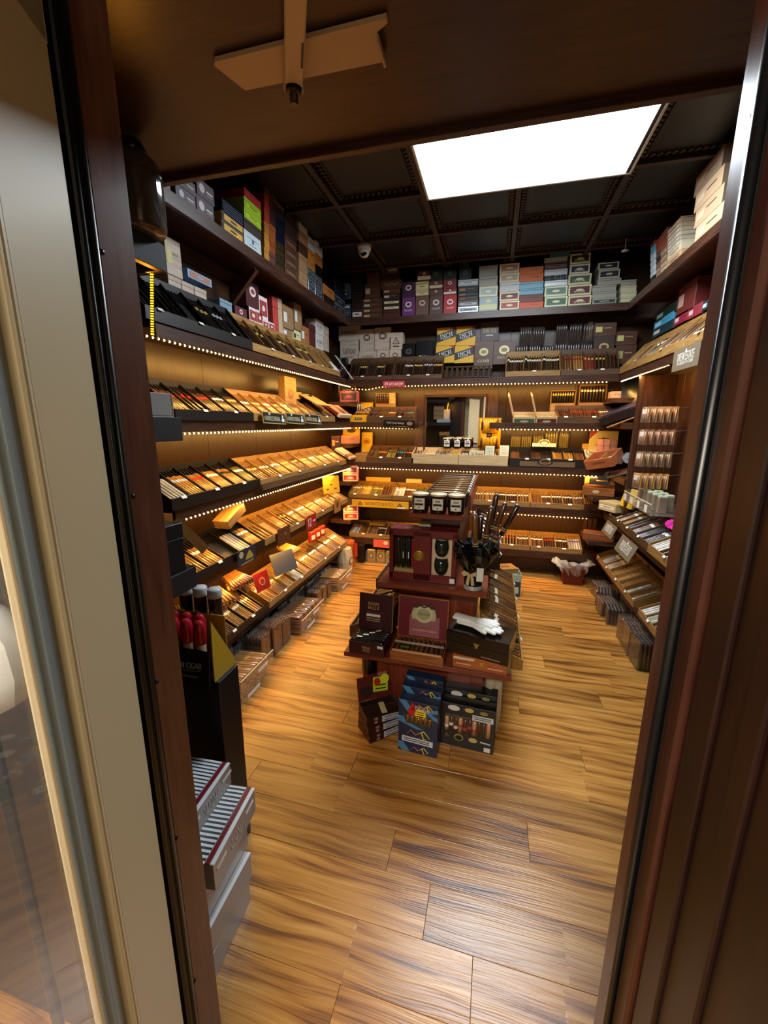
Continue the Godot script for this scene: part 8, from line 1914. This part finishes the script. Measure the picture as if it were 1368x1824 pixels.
			part(o, "cream_bands", bx(0.03, 0.004, 0.085), col("c8b890", 0.5), at(0.012, 0.033, 0, 0, -6))
			row_of_cigars(o, across(0.0, 0.02, 0.0), 5, 0.023, 0.185, "m", "-", "dark cigar lying in the top open box on the floor pile", "cigars in the top open box of the floor pile")
	var bluem := col("1e2a44", 0.3)
	for k in 3:
		var o := thing("blue_box", "navy box with pale blue corner ribbons and yellow squiggle, " + ["front one of three", "middle one of three", "back one of three"][k], "cigar box", V(-0.277 + 0.004 * k, 0, -1.745 - 0.062 * k), -4)
		var h: float = [0.285, 0.318, 0.335][k]
		part(o, "body", bx(0.195, h, 0.058), bluem, at(0, h * 0.5, 0))
		var z := 0.0296
		var rib := col("4a7ea8", 0.35)
		part(o, "ribbon", plate([P(-0.0975, h), P(-0.06, h), P(-0.02, h - 0.05), P(-0.055, h - 0.056)]), rib, at(0, 0, z))
		part(o, "ribbon", plate([P(-0.02, h - 0.056), P(0.0975, h - 0.02), P(0.0975, h - 0.04), P(-0.01, h - 0.068)]), rib, at(0, 0, z))
		var squig := func(cx, cy, s): # red to yellow looping line
			part(o, "squiggle", tube([V(cx - 0.05 * s, cy - 0.01 * s, z), V(cx - 0.03 * s, cy + 0.014 * s, z), V(cx - 0.008 * s, cy - 0.006 * s, z), V(cx + 0.008 * s, cy + 0.006 * s, z)], 0.0028), col("b0603c", 0.4))
			part(o, "squiggle", tube([V(cx + 0.008 * s, cy + 0.006 * s, z), V(cx + 0.028 * s, cy + 0.02 * s, z), V(cx + 0.056 * s, cy - 0.008 * s, z), V(cx + 0.03 * s, cy - 0.02 * s, z), V(cx + 0.018 * s, cy + 0.012 * s, z)], 0.0028), col("d8c02c", 0.4))
		squig.call(0.03, h - 0.022, 0.75)
		if k == 0:
			part(o, "ribbon", plate([P(-0.0975, 0.195), P(-0.07, 0.195), P(-0.06, 0.172), P(0.03, 0.14), P(0.0, 0.136), P(-0.0975, 0.165)]), rib, at(0, 0, z))
			part(o, "ribbon", plate([P(0.0975, 0.2), P(0.07, 0.21), P(0.04, 0.235), P(0.06, 0.238), P(0.0975, 0.22)]), rib, at(0, 0, z))
			part(o, "window", plate([P(-0.075, 0.215), P(0.06, 0.225), P(0.085, 0.19), P(0.02, 0.15), P(-0.065, 0.18)]), col("3c3a34", 0.15), at(0, 0, z))
			for j in 6: part(o, "cigar_window", tube([V(-0.05 + 0.022 * j, 0.168 + (0.006 if j > 2 else 0.0), z), V(-0.05 + 0.022 * j, 0.21, z)], 0.0095, 8), skin("n"))
			squig.call(0.0, 0.11, 1.1)
			part(o, "white_label", bx(0.155, 0.03, 0.001, 0.0), col("c8ccd2"), at(0.0, 0.07, z, 0, 0, -1))
			for j in 2: part(o, "label_print", bx(0.13, 0.005, 0.001, 0.0), col("4a4e58"), at(-0.005, 0.076 - 0.011 * j, z + 0.001, 0, 0, -1))
			part(o, "lower_panel", plate([P(-0.0975, 0.05), P(0.0975, 0.04), P(0.0975, 0.0), P(-0.0975, 0.0)]), col("16244a", 0.3), at(0, 0, z))
			part(o, "ribbon", plate([P(-0.0975, 0.05), P(-0.07, 0.05), P(-0.035, 0.004), P(-0.07, 0.0), P(-0.0975, 0.02)]), rib, at(0, 0, z + 0.0008))
			squig.call(0.01, 0.022, 0.85)
			part(o, "thumb_print", plate(oval(0.02, 0.024)), col("b8201c"), at(-0.03, 0.232, z + 0.001))
			part(o, "thumb_print", plate(oval(0.008, 0.022)), col("b8201c"), at(-0.026, 0.258, z + 0.001))
			part(o, "burst_print", plate(burst(0.032, 14)), col("e0c820"), at(0.012, 0.222, z + 0.001))
			for j in 3: part(o, "burst_writing", bx(0.034, 0.004, 0.001, 0.0), col("4a3a08"), at(0.012, 0.236 - 0.012 * j, z + 0.002))
			lettering(o, "NEW!!", 0.07, 0.024, col("e0b0b4"), at(0.022, 0.254, z + 0.002, 0, 0, -5))
	for k in 2:
		var o := thing("black_sampler", ["black sampler box with a wide window of assorted cigars before the stand", "second black sampler box standing behind the one with the window"][k], "cigar box", V(-0.043 + 0.006 * k, 0, -1.843 - 0.075 * k), -3)
		var h := 0.242 + 0.028 * k
		part(o, "body", bx(0.262, h, 0.07), col("0b0b0e", 0.3), at(0, h * 0.5, 0))
		var z := 0.0356
		for e in [[-0.07, 0.03, "c8c8c8"], [0.075, 0.02, "8a7a3c"]]: part(o, "crest_print", plate(oval(e[1], e[1] * 0.5, 12)), col(e[2]), at(e[0], h - 0.022, z))
		part(o, "gold_print", plate(oval(0.022, 0.012)), col("c0a860"), at(0.005, h - 0.02, z))
		if k: continue
		part(o, "window", bx(0.225, 0.092, 0.001, 0.0), col("4a3c34", 0.2), at(0.0, 0.135, z))
		for j in 10:
			var x := -0.102 + 0.0226 * j
			part(o, "cigar", tube([V(x, 0.093, z), V(x, 0.168 + 0.004 * (j % 2), z)], 0.0098, 8), skin("pbbpbbpbbp"[j]))
			if j < 7: part(o, "band", lathe([P(0.0102, -0.008), P(0.0104, 0.0), P(0.0102, 0.008)], 10), col("d8d4cc" if j < 3 else "a8403c", 0.4), at(x, 0.118 + 0.014 * (j % 2), z))
		part(o, "white_label", bx(0.1, 0.03, 0.001, 0.0), col("c2c6c8"), at(0.072, 0.188, z + 0.001))
		for j in 2: part(o, "label_print", bx(0.08, 0.004, 0.001, 0.0), col("4a4e52"), at(0.07, 0.194 - 0.01 * j, z + 0.002))
		part(o, "arch_print", plate(oval(0.024, 0.02, 14)), col("8a7a3c"), at(-0.04, 0.058, z))
		part(o, "arch_print", plate(oval(0.017, 0.013, 14)), col("1a1810"), at(-0.04, 0.056, z + 0.001))
		part(o, "gold_print", plate(oval(0.021, 0.013)), col("c0a860"), at(0.03, 0.058, z))
		part(o, "triangle_print", plate([P(-0.012, -0.01), P(0.012, -0.01), P(0, 0.012)]), col("5a5040"), at(-0.1, 0.062, z))
		part(o, "silver_print", bx(0.05, 0.008, 0.001, 0.0), col("b8b8b8"), at(0.09, 0.056, z, 0, 0, -4))
		part(o, "price_ticket", bx(0.03, 0.024, 0.001, 0.0), col("d0d4d2"), at(0.1, 0.02, z))
	for k in 2:
		var o := thing("plastic_sleeve", ["clear plastic sleeve leaning on the side of the stand behind the samplers", "second clear plastic sleeve against the side of the stand"][k], "sleeve", V(0.055 + 0.035 * k, 0.0, -1.96 - 0.02 * k), 20)
		part(o, "sleeve", crumpled([P(0.02, 0), P(0.026, 0.1), P(0.024, 0.3), P(0.018, 0.37)], 9, 0.12, 40 + k), film("d0ccb8", 0.45, 0.1))
	var bp := thing("wine_bag", "small black and red bag hanging under the stand shelf", "bag", V(-0.6, 0.22, -1.98))
	part(bp, "bag", crumpled([P(0.03, 0), P(0.045, 0.02), P(0.042, 0.14), P(0.02, 0.18)], 12, 0.08, 51), col("0c0a0b", 0.3))
	part(bp, "red_base", bx(0.07, 0.05, 0.07, 0.01), col("8a1a18", 0.4), at(0, 0.0, 0))

	# ---- stack of boxes on the floor behind the stand
	var so := carton("cigar_box", "teal and white striped box on the floor behind the stand", V(0.19, 0.0, -3.9), 6, V(0.24, 0.15, 0.2), "strip", "#16424c", "#b8c4b8", "#16424c")
	var so2 := open_box("tray_box", "open pale blue-white box on top of the teal striped box", V(0.19, 0.15, -3.9), 6, V(0.25, 0.07, 0.21), col("9aa898", 0.5), 0.0)
	var so3 := carton("cigar_box", "flat cedar box lying crooked on the pale open box behind the stand", V(0.16, 0.222, -3.88), 24, V(0.22, 0.045, 0.15), "plain", "cedar")
	part(so3, "emblem", bx(0.1, 0.001, 0.05, 0.0), col("7a4a20"), at(0, 0.0455, 0))
